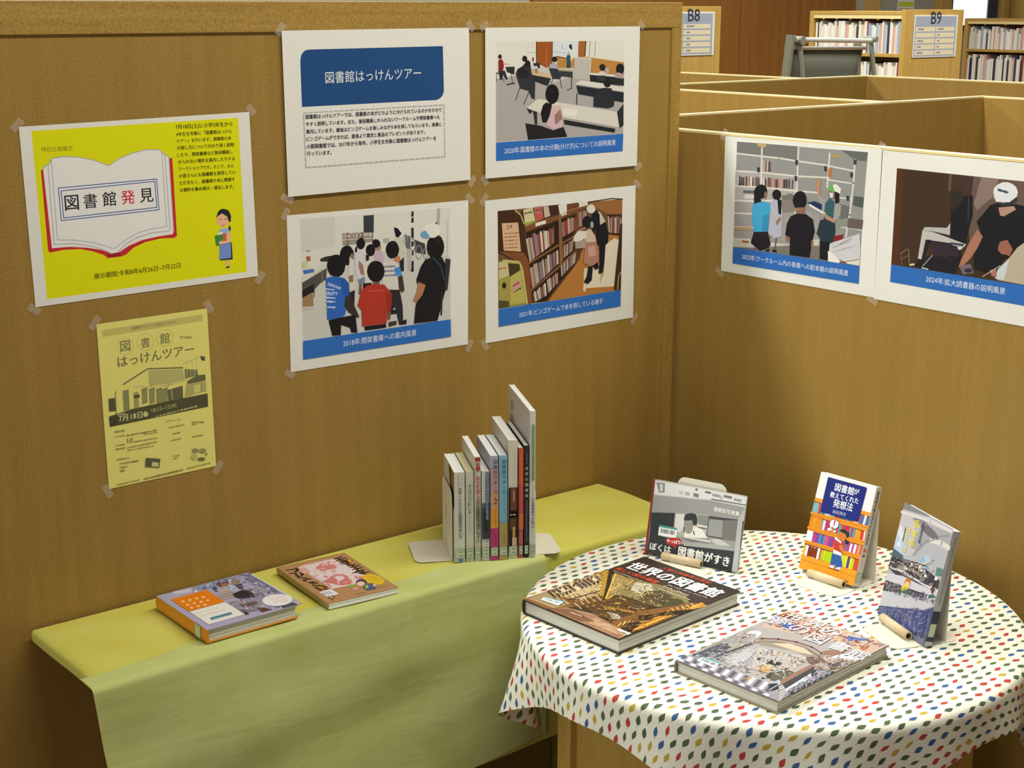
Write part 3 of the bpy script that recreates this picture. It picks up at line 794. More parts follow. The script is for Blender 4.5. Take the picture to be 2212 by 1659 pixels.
('p',218,[370,234,373,234,373,195,370,195]),
('p',218,[373,230,376,230,376,195,373,195]),
('p',216,[376,228,378,228,378,194,376,194]),
('p',220,[105,236,278,266,282,193,244,136,168,68,122,69]),
('p',221,[108,221,196,239,244,248,246,214,234,202,196,190,114,157]),
('p',222,[108,208,112,209,121,160,118,158]),
('p',223,[112,210,118,211,126,163,121,160]),
('p',224,[119,209,124,210,132,166,127,163]),
('p',225,[124,217,128,218,136,168,133,166]),
('p',226,[128,218,133,219,141,170,136,168]),
('p',226,[134,214,139,215,145,172,141,170]),
('p',225,[140,215,145,216,150,175,146,172]),
('p',227,[145,220,151,221,156,178,151,175]),
('p',225,[152,216,156,217,160,180,157,178]),
('p',222,[155,222,158,222,163,181,160,180]),
('p',227,[159,219,165,221,168,184,163,181]),
('p',224,[166,219,170,220,173,186,169,184]),
('p',225,[171,224,177,225,179,189,174,186]),
('p',223,[178,222,180,223,182,191,180,190]),
('p',228,[181,227,185,228,186,193,182,191]),
('p',229,[200,235,205,236,208,202,204,200]),
('p',226,[206,234,211,235,214,204,209,202]),
('p',225,[211,236,214,237,217,205,214,204]),
('p',225,[214,236,217,236,219,206,217,205]),
('p',225,[217,237,222,238,224,207,220,206]),
('p',224,[222,241,227,242,229,209,225,207]),
('p',230,[228,239,232,240,233,210,229,209]),
('p',230,[232,242,236,243,237,211,234,210]),
('p',226,[236,241,240,241,241,213,237,212]),
('p',225,[241,242,245,242,246,214,242,213]),
('p',225,[248,252,252,253,254,219,250,218]),
('p',223,[253,252,256,253,258,220,255,220]),
('p',223,[257,252,262,253,263,222,258,220]),
('p',225,[263,254,266,254,266,223,263,222]),
('p',223,[266,254,271,254,271,224,267,223]),
('p',224,[272,252,276,253,275,225,272,224]),
('p',221,[114,152,196,183,243,201,242,168,203,147,122,98]),
('p',225,[116,142,119,143,127,102,124,100]),
('p',224,[119,146,124,148,131,105,127,102]),
('p',223,[125,146,128,148,135,108,132,105]),
('p',224,[128,152,133,154,140,111,136,108]),
('p',224,[134,153,138,155,145,114,140,111]),
('p',228,[140,152,142,153,148,116,146,114]),
('p',226,[142,155,145,156,151,118,148,116]),
('p',226,[146,155,151,157,156,121,151,118]),
('p',227,[152,159,155,161,160,123,157,121]),
('p',229,[156,157,159,159,164,126,160,124]),
('p',223,[160,160,166,162,170,129,164,126]),
('p',227,[166,167,170,169,174,132,170,130]),
('p',226,[171,168,176,170,180,136,175,133]),
('p',228,[177,167,182,169,184,139,180,136]),
('p',226,[182,171,187,173,189,142,185,139]),
('p',225,[188,173,191,174,193,144,190,142]),
('p',222,[191,174,196,176,198,147,193,144]),
('p',225,[203,182,206,183,208,155,206,153]),
('p',229,[206,182,209,184,211,156,208,155]),
('p',228,[210,182,213,183,214,158,211,156]),
('p',224,[213,186,216,187,217,159,214,158]),
('p',228,[217,184,219,185,220,161,217,160]),
('p',222,[220,186,223,187,223,162,220,161]),
('p',228,[224,190,229,192,228,165,223,163]),
('p',230,[229,190,234,192,232,168,228,165]),
('p',230,[235,195,240,196,237,170,233,168]),
('p',221,[124,94,197,134,248,165,247,142,197,103,165,71,128,71]),
('p',229,[126,89,129,91,134,72,131,70]),
('p',227,[129,93,133,95,138,73,134,72]),
('p',226,[134,92,138,94,142,74,138,73]),
('p',222,[138,96,142,98,146,76,143,74]),
('p',222,[142,100,146,102,150,77,147,76]),
('p',229,[147,101,151,103,155,78,151,77]),
('p',226,[152,101,154,102,157,79,156,79]),
('p',223,[154,105,157,107,160,80,158,79]),
('p',227,[157,107,162,109,165,82,161,80]),
('p',224,[165,114,170,116,173,88,170,86]),
('p',222,[170,117,174,119,178,92,174,89]),
('p',226,[175,117,178,119,181,94,178,92]),
('p',225,[179,119,182,120,184,96,181,94]),
('p',222,[182,121,184,122,186,98,184,96]),
('p',228,[184,123,188,125,189,100,186,98]),
('p',223,[188,125,192,127,193,103,190,101]),
('p',230,[192,126,196,128,197,106,193,103]),
('p',222,[204,143,207,144,208,119,206,117]),
('p',226,[208,143,212,145,213,122,209,119]),
('p',222,[213,149,216,150,216,124,214,123]),
('p',228,[216,148,220,150,220,127,216,125]),
('p',227,[221,151,223,152,223,129,221,128]),
('p',226,[223,151,226,152,226,131,223,129]),
('p',228,[227,153,232,156,231,134,226,131]),
('p',223,[232,159,235,160,234,137,231,135]),
('p',226,[236,159,240,161,238,139,234,137]),
('p',224,[240,162,244,164,242,142,238,140]),
('p',223,[244,164,248,166,245,144,242,142]),
('p',231,[104,235,196,253,278,267,280,260,199,242,108,223]),
('l',232,2,[104.2,234.6,195.6,252.8,278.1,266.7]),
('p',233,[196,252,203,253,211,155,201,138]),
('p',231,[248,261,254,262,250,214,245,210]),
('l',234,3.41,[116.3,156.3,196.3,185.6,243.3,201.2]),
('l',234,3.42,[122.2,98.3,199.7,139.5,243.7,167.4]),
('p',235,[133,239,161,243,162,236,133,232]),
('p',236,[203,253,219,256,220,250,204,247]),
('p',215,[94,267,127,272,172,273,201,273,199,252,105,236]),
('p',237,[100,270,125,273,133,242,105,236]),
('p',238,[128,273,150,274,155,247,134,242]),
('p',239,[154,272,168,272,174,251,158,248]),
('p',240,[195,272,219,272,220,257,200,252]),
('p',87,[254,274,278,273,280,265,254,262]),
('p',241,[104,243,131,245,133,242,105,236]),
('p',242,[132,258,150,258,153,248,136,244]),
('l',243,4.52,[104.7,262,107.3,262.2]),
('l',243,3.31,[109.5,262.4,113.2,262.7]),
('l',243,3.71,[114.4,262.8,117.7,263.1]),
('l',243,4.42,[119.3,263.2,122.8,263.5]),
('l',244,4.31,[134,266,137.9,266.3]),
('l',244,2.51,[138.7,266.4,141.1,266.5]),
('l',244,3.91,[143.5,266.7,147.2,267]),
('p',245,[222,272,251,273,253,265,223,259]),
('p',246,[33,273,75,272,92,261,102,241,124,69,112,69,94,159,34,187]),
('l',247,3.31,[78.4,270.6,93.6,259.7,101.9,240.6]),
('p',248,[50,187,102,180,116,158,124,69,111,70,94,159,35,189]),
('p',249,[43,247,86,245,94,183,48,190]),
('t',250,'D4',56.5,233.5,70.5,234.4,1,0),
('l',251,2.31,[51,225,57.8,224.7]),
('l',251,2.21,[60.3,224.6,67.3,224.2]),
('l',251,1.81,[69.5,224.1,76.6,223.8]),
('l',251,2.91,[78.8,223.7,86.2,223.4]),
('l',251,2.91,[51,217.5,56.2,217.2]),
('l',251,2.52,[60.3,217,67.7,216.7]),
('l',251,2.01,[69.5,216.6,77.3,216.2]),
('l',251,2.21,[78.8,216.1,83.6,215.9]),
('l',251,2.11,[51,210,57.2,209.7]),
('l',251,2.92,[60.3,209.5,67.5,209.1]),
('l',251,2.62,[69.5,209,76.2,208.7]),
('l',251,2.01,[78.8,208.6,84.8,208.3]),
('l',251,1.7,[51,202.5,56.3,202.2]),
('l',251,1.91,[60.3,202,66.9,201.6]),
('l',251,2.11,[69.5,201.5,75,201.2]),
('l',251,2.41,[78.8,201,83.5,200.8]),
('l',251,2.51,[51,194.9,56.6,194.6]),
('l',251,2.31,[60.3,194.4,67.7,194]),
('l',251,2.31,[69.5,193.9,76.3,193.6]),
('l',251,2.92,[78.8,193.4,83.8,193.2]),
('p',252,[34,168,55,170,91,163,100,145,112,70,34,70]),
('l',253,3.82,[45.6,169.4,88.3,162,97.2,147.5,111,70.8]),
('p',254,[59,162,90,157,91,144,63,133]),
('p',255,[34,167,58,165,63,136,35,131]),
('p',256,[65,133,94,144,105,74,66,74]),
('p',257,[54,116,54,113,52,111,50,110,47,110,45,112,44,114,43,117,44,120,45,122,47,123,50,123,52,121,54,119]),
('p',258,[70,118,92,126,95,106,72,100]),
('l',259,3.83,[73.1,112.6,75.2,113.3]),
('l',259,4.03,[76.7,113.9,78.9,114.7]),
('l',259,2.83,[80.3,115.2,82.9,116.2]),
('l',259,4.63,[83.9,116.5,85.7,117.2]),
('l',259,3.22,[87.5,117.9,89.6,118.6]),
('l',260,2.11,[75,99.6,77.7,100.5]),
('l',260,2.32,[79.8,101.2,82.7,102.2]),
('l',260,2.62,[84.5,102.8,86.9,103.7]),
('l',260,3.32,[89.2,104.5,93.1,105.8]),
('p',261,[34,87,61,82,63,70,34,70]),
('l',262,3.32,[34.7,153.3,38.6,153.3]),
('l',262,2.41,[39.8,153.3,43.1,153.3]),
('l',262,3.01,[44.9,153.3,47.4,153.2]),
('l',262,3.21,[50,153.2,53.4,153.2]),
('p',263,[301,255,300,251,296,248,291,246,285,247,280,249,277,253,275,257,276,261,280,264,285,266,291,266,296,263,299,259]),
('p',264,[300,250,315,247,331,225,336,208,310,208,300,228]),
('p',265,[291,244,304,252,313,242,315,219,331,225,340,197,339,178,324,168,307,177,303,209,288,229]),
('p',265,[313,172,332,172,329,133,325,113,313,112,315,144]),
('p',265,[291,228,289,223,286,219,280,216,274,217,269,220,265,225,264,231,265,236,269,240,274,242,280,242,285,239,289,234]),
('p',265,[288,224,300,212,299,196,290,199]),
('p',266,[296,221,296,218,295,216,293,214,291,214,289,216,287,219,287,222,287,225,288,227,290,229,293,228,294,227,296,224]),
('p',267,[276,212,288,213,301,196,304,184,280,182,267,194]),
('p',268,[239,200,251,212,273,210,278,198,258,188,240,190]),
('p',269,[243,188,276,192,274,173,245,174]),
('l',270,3.61,[255,213.6,272.9,216.4]),
('p',271,[276,184,304,184,314,160,311,138,290,130,268,140,271,165]),
('p',272,[280,175,301,175,304,154,283,152]),
('p',265,[282,130,296,132,293,100,282,93,269,98,278,109]),
('p',265,[296,132,311,138,313,124,302,122]),
('p',215,[376,216,381,216,380,68,359,71,364,116]),
('l',273,2.52,[380.2,109.1,372.4,100.6,370,70.5]),
('p',136,[34,68,380,68,380,31,34,31]),
('t',137,'2021年:ビンゴゲームで本を探している様子',88.6,44.4,326.2,45,1.05,0.004)
],
'workroom': [
('p',274,[35,287,386,288,382,185,381,59,34,57,35,196]),
('p',275,[319,288,386,288,384,270,355,270]),
('p',276,[35,287,207,288,208,258,179,260,35,263]),
('p',277,[33,224,209,227,212,154,34,159]),
('p',278,[34,159,212,159,269,152,271,95,34,75]),
('l',279,3.51,[34.2,261.7,107.7,260.4,155.6,260.2,205.5,257.4,287.7,254.5]),
('l',279,3.51,[34.2,223.6,108.8,226.4,203.7,226.2,291.3,229.9]),
('l',279,3.41,[34.6,191.3,113,195,204.8,195.3,267.4,197.2]),
('l',279,3.51,[35,160,92.7,163.5,140.9,169.4]),
('l',279,3.51,[35.3,132.2,87.5,135.5]),
('l',279,3.42,[35.7,102.1,91.6,106.1]),
('l',279,3.52,[35.7,75.4,83.3,78.8]),
('l',279,3.01,[291.5,225.6,348.9,223.2]),
('l',279,3.01,[320.2,191.5,352.7,192.5]),
('l',279,3.01,[324.1,161.7,351.1,162.4]),
('l',279,3.03,[319.7,133.1,381.6,132.7]),
('l',279,3.11,[290.5,253.7,356,248.3]),
('l',279,4.51,[106.9,284.1,108.5,193.5]),
('l',279,4.31,[207.3,287.8,207.6,198.2]),
('l',279,4.11,[290.1,279.6,287.9,210]),
('l',279,4.01,[355.1,271.7,354.2,224.7,348.5,160,342.1,114.1]),
('l',279,4.42,[204.7,197.9,205,149]),
('p',280,[41,211,44,211,43,193,40,193]),
('p',281,[44,214,48,214,48,193,43,193]),
('p',281,[49,212,53,213,53,194,48,193]),
('p',61,[54,212,56,212,56,194,53,194]),
('p',61,[57,213,60,213,60,194,56,194]),
('p',282,[61,213,64,213,64,194,60,194]),
('p',61,[64,215,68,215,68,194,64,194]),
('p',282,[69,213,73,213,73,195,68,194]),
('p',283,[73,215,76,215,76,195,73,195]),
('p',284,[76,214,78,214,78,195,76,195]),
('p',280,[78,215,83,215,83,195,78,195]),
('p',61,[83,214,86,214,87,196,83,195]),
('p',282,[87,214,91,214,91,196,87,196]),
('p',281,[91,214,93,214,94,196,92,196]),
('p',285,[94,217,97,217,97,196,94,196]),
('p',281,[97,215,101,215,102,196,98,196]),
('p',285,[102,216,104,216,105,197,102,196]),
('p',280,[112,215,117,215,119,196,114,196]),
('p',61,[118,214,122,214,124,197,120,196]),
('p',282,[123,214,125,214,127,197,125,197]),
('p',283,[126,217,128,217,129,197,127,197]),
('p',281,[128,217,132,217,134,197,130,197]),
('p',283,[133,217,137,217,138,197,134,197]),
('p',282,[138,218,142,218,143,197,139,197]),
('p',282,[142,217,145,217,146,198,143,197]),
('p',283,[145,216,149,216,150,198,146,198]),
('p',61,[150,216,153,216,154,198,150,198]),
('p',285,[154,216,157,216,158,198,154,198]),
('p',284,[158,217,160,218,161,198,158,198]),
('p',282,[161,218,164,218,164,198,161,198]),
('p',284,[164,218,167,218,168,198,165,198]),
('p',283,[168,216,172,217,172,198,168,198]),
('p',61,[172,217,177,217,177,199,172,198]),
('p',61,[178,218,182,218,182,199,178,199]),
('p',283,[183,218,186,218,186,199,182,199]),
('p',61,[187,219,190,219,189,199,186,199]),
('p',284,[190,219,193,219,192,199,190,199]),
('p',285,[193,218,195,219,195,199,193,199]),
('p',61,[196,218,198,218,197,199,195,199]),
('p',284,[112,253,114,253,115,229,112,229]),
('p',282,[115,251,119,251,119,229,115,229]),
('p',285,[119,252,122,252,123,229,120,229]),
('p',284,[123,251,127,252,127,230,123,229]),
('p',61,[127,251,131,251,132,230,128,230]),
('p',283,[132,251,134,251,135,230,132,230]),
('p',286,[94,288,119,288,119,280,95,281]),
('p',287,[298,279,314,279,313,271,298,271]),
('p',288,[289,249,298,249,296,230,288,232]),
('p',289,[277,253,285,252,285,242,278,243]),
('p',289,[200,260,209,259,208,249,201,250]),
('p',289,[200,226,208,226,208,216,201,216]),
('p',289,[345,245,352,245,352,235,345,236]),
('p',289,[352,272,359,271,359,261,352,262]),
('p',289,[338,198,346,197,346,188,339,188]),
('p',289,[96,237,104,236,104,226,96,226]),
('p',290,[58,184,90,186,91,180,58,178]),
('p',291,[63,176,92,177,93,168,63,166]),
('l',292,13.46,[171.9,176.9,175,177.1]),
('l',292,13.96,[177.4,177.2,180.9,177.5]),
('l',292,16.48,[183,177.6,185.8,177.7]),
('l',292,20.5,[188.5,177.9,193,178.2]),
('l',292,14.57,[194.1,178.2,198.3,178.5]),
('l',293,22.92,[170.9,161.1,175.3,161.4]),
('l',293,25.22,[177.1,161.5,181.8,161.9]),
('l',293,24.93,[183.2,162,187.8,162.3]),
('l',293,19.49,[189.4,162.4,192.4,162.6]),
('l',293,21.61,[195.5,162.8,200.5,163.1]),
('p',294,[323,179,348,177,344,147,325,147]),
('p',295,[316,146,346,153,344,138,320,131]),
('p',296,[346,153,384,153,382,134,344,133]),
('p',297,[358,199,382,198,381,178,356,180]),
('p',298,[309,112,337,119,332,106,307,101]),
('p',299,[37,102,88,107,87,100,37,95]),
('p',300,[35,73,85,77,191,82,274,102,274,88,84,62,35,57]),
('p',301,[35,58,84,61,203,81,274,88,278,65,379,61,381,59,34,57]),
('p',302,[60,75,80,76,80,71,60,70]),
('p',303,[139,150,166,143,168,147,172,141,158,117,152,119,163,137,137,143]),
('p',304,[127,187,126,180,121,175,113,171,105,170,97,172,92,177,90,184,92,191,97,196,104,200,112,201,120,199,125,194]),
('p',304,[90,187,108,171,114,162,100,145,92,147,90,167]),
('p',305,[127,179,126,176,125,173,124,171,122,171,120,172,119,175,118,178,119,182,120,185,121,187,123,187,125,186,126,183]),
('p',306,[88,157,117,166,138,162,139,150,133,137,134,104,113,97,93,98,85,125]),
('p',307,[118,135,134,139,134,104,116,99]),
('p',308,[93,97,133,102,143,75,136,66,112,58,85,72]),
('p',309,[95,63,102,62,102,58,95,58]),
('p',304,[128,62,140,66,140,60,131,58]),
('p',304,[166,184,165,179,162,175,157,172,152,172,146,174,143,177,141,182,142,187,146,191,151,194,156,194,161,192,165,189]),
('p',310,[138,165,150,172,165,172,172,146,172,96,144,87,134,101,138,137]),
('p',304,[156,175,168,172,168,141,161,144]),
('p',303,[138,96,147,93,147,89,138,90]),
('p',304,[148,66,159,66,161,60,149,60]),
('l',311,4.13,[157.1,89.9,155,65.9]),
('p',303,[154,126,166,138,170,134,158,117]),
('p',312,[233,156,232,152,228,149,224,147,218,146,213,147,210,150,209,154,210,158,213,161,218,164,223,164,228,163,231,160]),
('p',304,[236,179,235,170,230,163,222,158,214,157,206,160,201,167,198,175,200,184,205,191,213,196,221,197,229,194,234,187]),
('p',312,[209,161,232,164,232,150,211,147]),
('p',313,[194,141,212,149,235,150,255,141,261,116,256,97,251,60,196,59,195,97,182,100,185,125]),
('p',312,[182,100,195,97,196,88,185,88]),
('p',312,[253,97,260,96,258,82,253,84]),
('p',314,[263,195,279,185,301,185,326,177,326,158,314,143,280,148,274,174]),
('p',315,[258,216,264,223,268,229,271,224,270,208,273,189,265,193]),
('p',316,[312,199,311,195,309,192,305,189,300,189,296,190,293,193,292,197,293,202,296,205,300,207,304,208,308,206,311,203]),
('p',304,[309,208,320,202,321,183,312,178,309,190]),
('p',62,[297,215,311,219,324,211,323,200,298,207]),
('p',317,[291,212,302,217,308,203,304,201,292,205]),
('p',318,[294,200,305,200,304,190,297,190]),
('p',319,[285,177,296,189,310,182,308,149,283,142]),
('p',320,[274,141,286,145,312,145,315,122,311,102,302,85,298,60,277,61,276,104,266,112]),
('p',321,[237,174,257,179,277,174,277,161,246,171]),
('l',322,5.12,[244.4,169.7,285.7,155.4]),
('p',315,[280,157,291,154,314,145,311,139,289,145]),
('p',304,[277,98,302,98,298,60,277,62]),
('p',323,[302,96,377,125,381,89,380,61,330,63,301,79]),
('p',324,[298,80,308,78,330,64,329,58,300,59]),
('l',325,1.61,[310.3,88.6,353.2,106.9]),
('l',325,2.22,[326.5,97.1,358.3,113.9]),
('l',326,1.41,[310.7,77.8,342.9,92.7]),
('l',326,1.4,[324.3,82.1,352.3,95.6]),
('l',326,1.3,[337.8,86.4,361.6,98.4]),
('l',326,1.32,[351.1,90.7,370.9,101.3]),
('p',327,[330,64,380,75,381,60,352,60]),
('l',328,1.61,[329,66.1,346.8,60.9]),
('l',328,1.32,[333.3,60.8,378.6,72.6]),
('p',329,[34,57,381,59,381,23,34,21]),
('t',330,'2022年:ワークルーム内の各館への配本棚の説明風景',61.5,35,353.2,35.9,1.05,0.004)
],
'reader': [
('p',331,[36,265,375,264,394,76,37,75]),
('p',332,[36,265,51,265,56,76,37,75]),
('p',333,[210,264,375,263,386,150,215,129,207,170]),
('p',334,[227,264,263,264,259,234,223,202,215,213]),
('l',335,5.42,[159.5,263.5,159.7,233]),
('l',336,9.63,[201,261.9,201.2,232.7]),
('p',313,[166,200,188,215,190,225,212,229,215,192,206,149,205,136,170,140]),
('l',337,1.91,[203.1,224.5,205.6,182.8]),
('p',338,[162,233,189,232,184,206,167,196]),
('p',339,[105,150,119,134,165,133,191,130,200,106,185,76,93,78,99,92,132,106,168,106]),
('p',340,[110,158,160,162,167,172,168,149,128,152,105,150]),
('p',341,[105,150,128,151,205,136,203,132,191,124,170,134,114,134,110,94,99,95]),
('p',342,[170,136,202,136,198,131,170,132]),
('p',343,[187,126,196,131,198,127,191,123]),
('p',116,[114,134,126,135,112,92,107,92]),
('p',344,[126,133,186,130,192,111,132,108]),
('l',345,2.73,[57.9,99.3,75.5,112.6,80.8,79]),
('l',345,2.12,[62.2,78.8,57.9,99.3]),
('l',345,1.82,[62.7,89.9,77.9,98.6]),
('l',346,3.73,[82,80.3,91.1,82.6]),
('l',347,2.52,[110.8,80.9,132.1,105.5]),
('l',348,2.63,[109.8,78.1,124.1,77.2]),
('p',304,[224,181,236,196,251,215,265,220,302,222,320,220,381,202,386,150,328,131,288,119,281,100,251,87,226,92,223,130,237,157]),
('p',349,[268,212,300,218,305,212,281,197,273,198]),
('p',350,[227,166,240,155,230,131,217,110,201,93,192,90,198,108,214,144]),
('p',351,[306,244,304,235,298,228,288,224,276,222,266,225,258,231,255,239,256,247,263,254,273,259,284,260,295,257,302,252]),
('p',352,[260,222,279,221,305,237,306,228,291,218,274,217]),
('p',351,[256,226,260,244,271,258,257,228]),
('l',353,4.52,[264.8,244.5,267.4,244.1]),
('l',353,4.62,[269.4,243.8,272.2,243.4]),
('l',353,3.21,[273.9,243.1,277.1,242.6]),
('l',353,5.22,[278.4,242.4,280.6,242]),
('l',353,3.61,[282.9,241.7,285.5,241.2]),
('p',354,[257,232,305,243,305,236,290,224,262,222]),
('p',355,[306,141,305,136,301,131,295,128,288,127,281,128,276,132,274,137,275,143,279,148,285,151,292,152,299,150,304,146]),
('p',304,[329,158,327,149,322,142,313,138,303,136,293,139,286,144,283,152,284,160,290,167,299,172,310,173,319,171,326,165]),
('p',355,[276,149,292,155,305,140,300,125,282,131]),
('p',356,[300,123,314,143,326,153,386,150,394,76,278,78,283,104]),
('p',357,[278,99,300,121,292,80,273,80]),
('p',358,[260,94,274,98,277,84,266,83]),
('l',359,1.51,[246.6,80,282.5,106]),
('p',360,[194,94,218,100,227,84,203,78]),
('p',361,[223,88,222,86,220,85,216,83,213,83,209,83,207,84,206,86,206,88,208,90,212,91,216,92,219,91,222,90]),
('p',329,[37,75,394,76,397,38,37,40]),
('t',330,'2024年:拡大読書器の説明風景',121,53,296.9,53.9,1.05,0.004)
],
'world': [
('p',362,[0.2,316.8,234.8,316.8,234.8,0.2,0.2,0.2]),
('p',363,[0.2,316.8,234.8,316.8,234.8,293.7,2.1,291.8]),
('p',364,[0.2,216.2,20,219,102.4,99.8,97.6,65,62.6,0.2,0.2,0.2]),
('p',365,[0.2,56.6,2.4,190.6,36.2,166,75.6,115,71.9,73,28.7,54.9]),
('p',366,[4.2,8.4,0.2,56.6,71.9,50.8,66.5,12.1]),
('p',367,[0.7,58.1,0.7,63.6,10.9,57.2,11.1,51.2]),
('p',367,[9,55.4,9.1,60.9,19.2,54.5,19.4,48.6]),
('p',367,[17.3,52.8,17.4,58.3,27.4,51.9,27.6,45.9]),
('p',368,[25.5,50.1,25.6,55.6,35.6,49.3,35.7,43.4]),
('p',369,[1,67.5,1,73.1,11.3,66.5,11.4,60.5]),
('p',368,[9.3,64.9,9.3,70.4,19.5,63.9,19.6,57.9]),
('p',368,[17.5,62.2,17.6,67.8,27.6,61.3,27.8,55.3]),
('p',370,[25.7,59.6,25.8,65.1,35.7,58.7,35.8,52.8]),
('p',369,[1.3,77,1.4,82.6,11.6,75.9,11.8,69.9]),
('p',370,[9.5,74.3,9.6,79.9,19.8,73.4,19.9,67.3]),
('p',367,[17.7,71.8,17.8,77.3,27.9,70.8,28,64.8]),
('p',370,[25.8,69.2,25.9,74.7,35.9,68.2,36,62.3]),
('p',369,[1.6,86.5,1.7,92.1,12,85.4,12.1,79.3]),
('p',371,[9.8,83.9,9.8,89.5,20.1,82.9,20.2,76.8]),
('p',371,[17.9,81.4,18,86.9,28.1,80.3,28.2,74.3]),
('p',370,[25.9,78.8,26,84.4,36,77.8,36.2,71.8]),
('p',368,[1.9,96,2,101.7,12.3,94.9,12.5,88.8]),
('p',370,[10,93.5,10.1,99.2,20.3,92.4,20.5,86.3]),
('p',371,[18.1,91,18.1,96.6,28.3,89.9,28.4,83.9]),
('p',370,[26,88.5,26.1,94.1,36.2,87.5,36.3,81.4]),
('p',368,[2.3,105.7,2.3,111.4,12.7,104.5,12.9,98.3]),
('p',367,[10.3,103.2,10.4,108.9,20.6,102.1,20.8,95.9]),
('p',367,[18.2,100.7,18.3,106.4,28.5,99.6,28.7,93.5]),
('p',368,[26.2,98.3,26.3,103.9,36.4,97.2,36.5,91.1]),
('p',371,[2.6,115.4,2.7,121.1,13,114.2,13.2,107.9]),
('p',368,[10.5,112.9,10.6,118.6,20.9,111.8,21.1,105.6]),
('p',371,[18.4,110.5,18.5,116.2,28.7,109.3,28.9,103.2]),
('p',371,[26.3,108.1,26.4,113.8,36.5,107,36.6,100.8]),
('p',370,[2.9,125.1,3,130.9,13.4,123.9,13.6,117.6]),
('p',369,[10.8,122.7,10.9,128.5,21.2,121.5,21.4,115.3]),
('p',370,[18.6,120.3,18.7,126.1,29,119.1,29.1,112.9]),
('p',369,[26.4,118,26.5,123.7,36.7,116.8,36.8,110.6]),
('p',369,[3.3,134.9,3.3,140.8,13.8,133.7,13.9,127.3]),
('p',369,[11.1,132.6,11.1,138.4,21.5,131.3,21.7,125]),
('p',367,[18.8,130.3,18.9,136,29.2,129,29.3,122.8]),
('p',369,[26.5,127.9,26.6,133.7,36.8,126.7,37,120.5]),
('p',368,[3.6,144.8,3.6,150.7,14.1,143.5,14.3,137.1]),
('p',369,[11.3,142.5,11.4,148.4,21.8,141.2,22,134.9]),
('p',369,[19,140.2,19.1,146.1,29.4,138.9,29.6,132.6]),
('p',370,[26.7,138,26.8,143.8,37,136.7,37.1,130.4]),
('p',370,[3.9,154.8,4,160.7,14.5,153.4,14.7,147]),
('p',368,[11.6,152.5,11.7,158.4,22.1,151.2,22.3,144.8]),
('p',370,[19.2,150.3,19.3,156.1,29.7,148.9,29.8,142.6]),
('p',370,[26.8,148.1,26.9,153.9,37.2,146.7,37.3,140.4]),
('p',369,[4.3,164.8,4.3,170.7,14.9,163.4,15,156.9]),
('p',371,[11.9,162.6,11.9,168.5,22.4,161.2,22.6,154.8]),
('p',371,[19.4,160.4,19.5,166.3,29.9,159,30,152.6]),
('p',370,[26.9,158.2,27,164.1,37.3,156.8,37.4,150.5]),
('p',368,[4.6,174.9,4.7,180.8,15.2,173.4,15.4,166.9]),
('p',370,[12.1,172.7,12.2,178.7,22.7,171.3,22.9,164.8]),
('p',368,[19.6,170.6,19.7,176.5,30.1,169.1,30.3,162.7]),
('p',368,[27,168.4,27.2,174.4,37.5,167,37.6,160.6]),
('l',372,1.41,[9.2,56,67,30.7]),
('l',372,1.41,[17.8,62.6,70.4,38.9]),
('l',372,1.35,[26.5,69.2,73.9,47.2]),
('l',372,1.41,[35.1,75.8,77.4,55.5]),
('l',372,1.49,[43.7,82.4,80.9,63.8]),
('l',372,1.49,[52.3,88.9,84.4,72.2]),
('l',372,1.49,[60.9,95.5,87.9,80.6]),
('l',372,1.42,[69.5,102,91.5,89]),
('l',372,1.49,[78,108.6,95,97.4]),
('l',373,3.26,[57,56.4,61.9,99.7,66,139.2]),
('l',374,1.28,[2.3,67.8,4.4,188.6]),
('l',375,1.63,[73.6,49.1,100.9,39.8]),
('l',376,1.63,[73.6,55.7,101.6,45.6]),
('l',375,1.63,[73.7,62.4,102.4,51.5]),
('l',376,1.63,[73.7,69.1,103.2,57.4]),
('l',375,1.63,[73.7,75.8,103.9,63.3]),
('l',376,1.63,[73.7,82.5,104.7,69.3]),
('l',375,1.56,[73.7,89.3,105.5,75.2]),
('l',376,1.7,[73.7,96.1,106.3,81.2]),
('l',375,1.63,[73.7,103,107,87.2]),
('l',376,1.63,[73.7,109.9,107.8,93.2]),
('l',375,1.63,[73.8,116.8,108.6,99.3]),
('l',376,1.7,[73.8,123.8,109.4,105.4]),
('p',377,[0.2,202.3,1.8,215.8,18,204,89.6,115.5,79.9,112.2]),
('l',378,1.06,[7.9,205.3,10.2,200.7,8.9,196.3,4.9,194.7,0.3,196.9,-2,201.6,-0.8,206,3.3,207.5,7.9,205.3]),
('l',378,1.06,[18.7,193.7,21,189.1,19.7,184.8,15.7,183.2,11.3,185.3,9,189.9,10.2,194.3,14.3,195.9,18.7,193.7]),
('l',378,1.06,[29.4,182.3,31.6,177.7,30.4,173.4,26.4,171.9,22,173.9,19.8,178.5,21,182.8,25,184.4,29.4,182.3]),
('l',378,1.06,[40,171,42.1,166.5,40.9,162.2,37,160.7,32.6,162.7,30.4,167.2,31.6,171.5,35.6,173.1,40,171]),
('l',378,1.06,[50.3,159.9,52.5,155.5,51.2,151.2,47.3,149.7,43,151.7,40.9,156.1,42.1,160.4,46,161.9,50.3,159.9]),
('l',378,1.06,[60.6,148.9,62.7,144.6,61.4,140.4,57.6,138.8,53.3,140.8,51.2,145.2,52.4,149.4,56.3,150.9,60.6,148.9]),
('l',378,0.99,[70.6,138.2,72.7,133.9,71.5,129.7,67.6,128.2,63.5,130.1,61.4,134.4,62.6,138.6,66.5,140.1,70.6,138.2]),
('l',378,0.99,[80.6,127.5,82.6,123.3,81.4,119.2,77.6,117.6,73.4,119.5,71.4,123.8,72.6,127.9,76.4,129.5,80.6,127.5]),
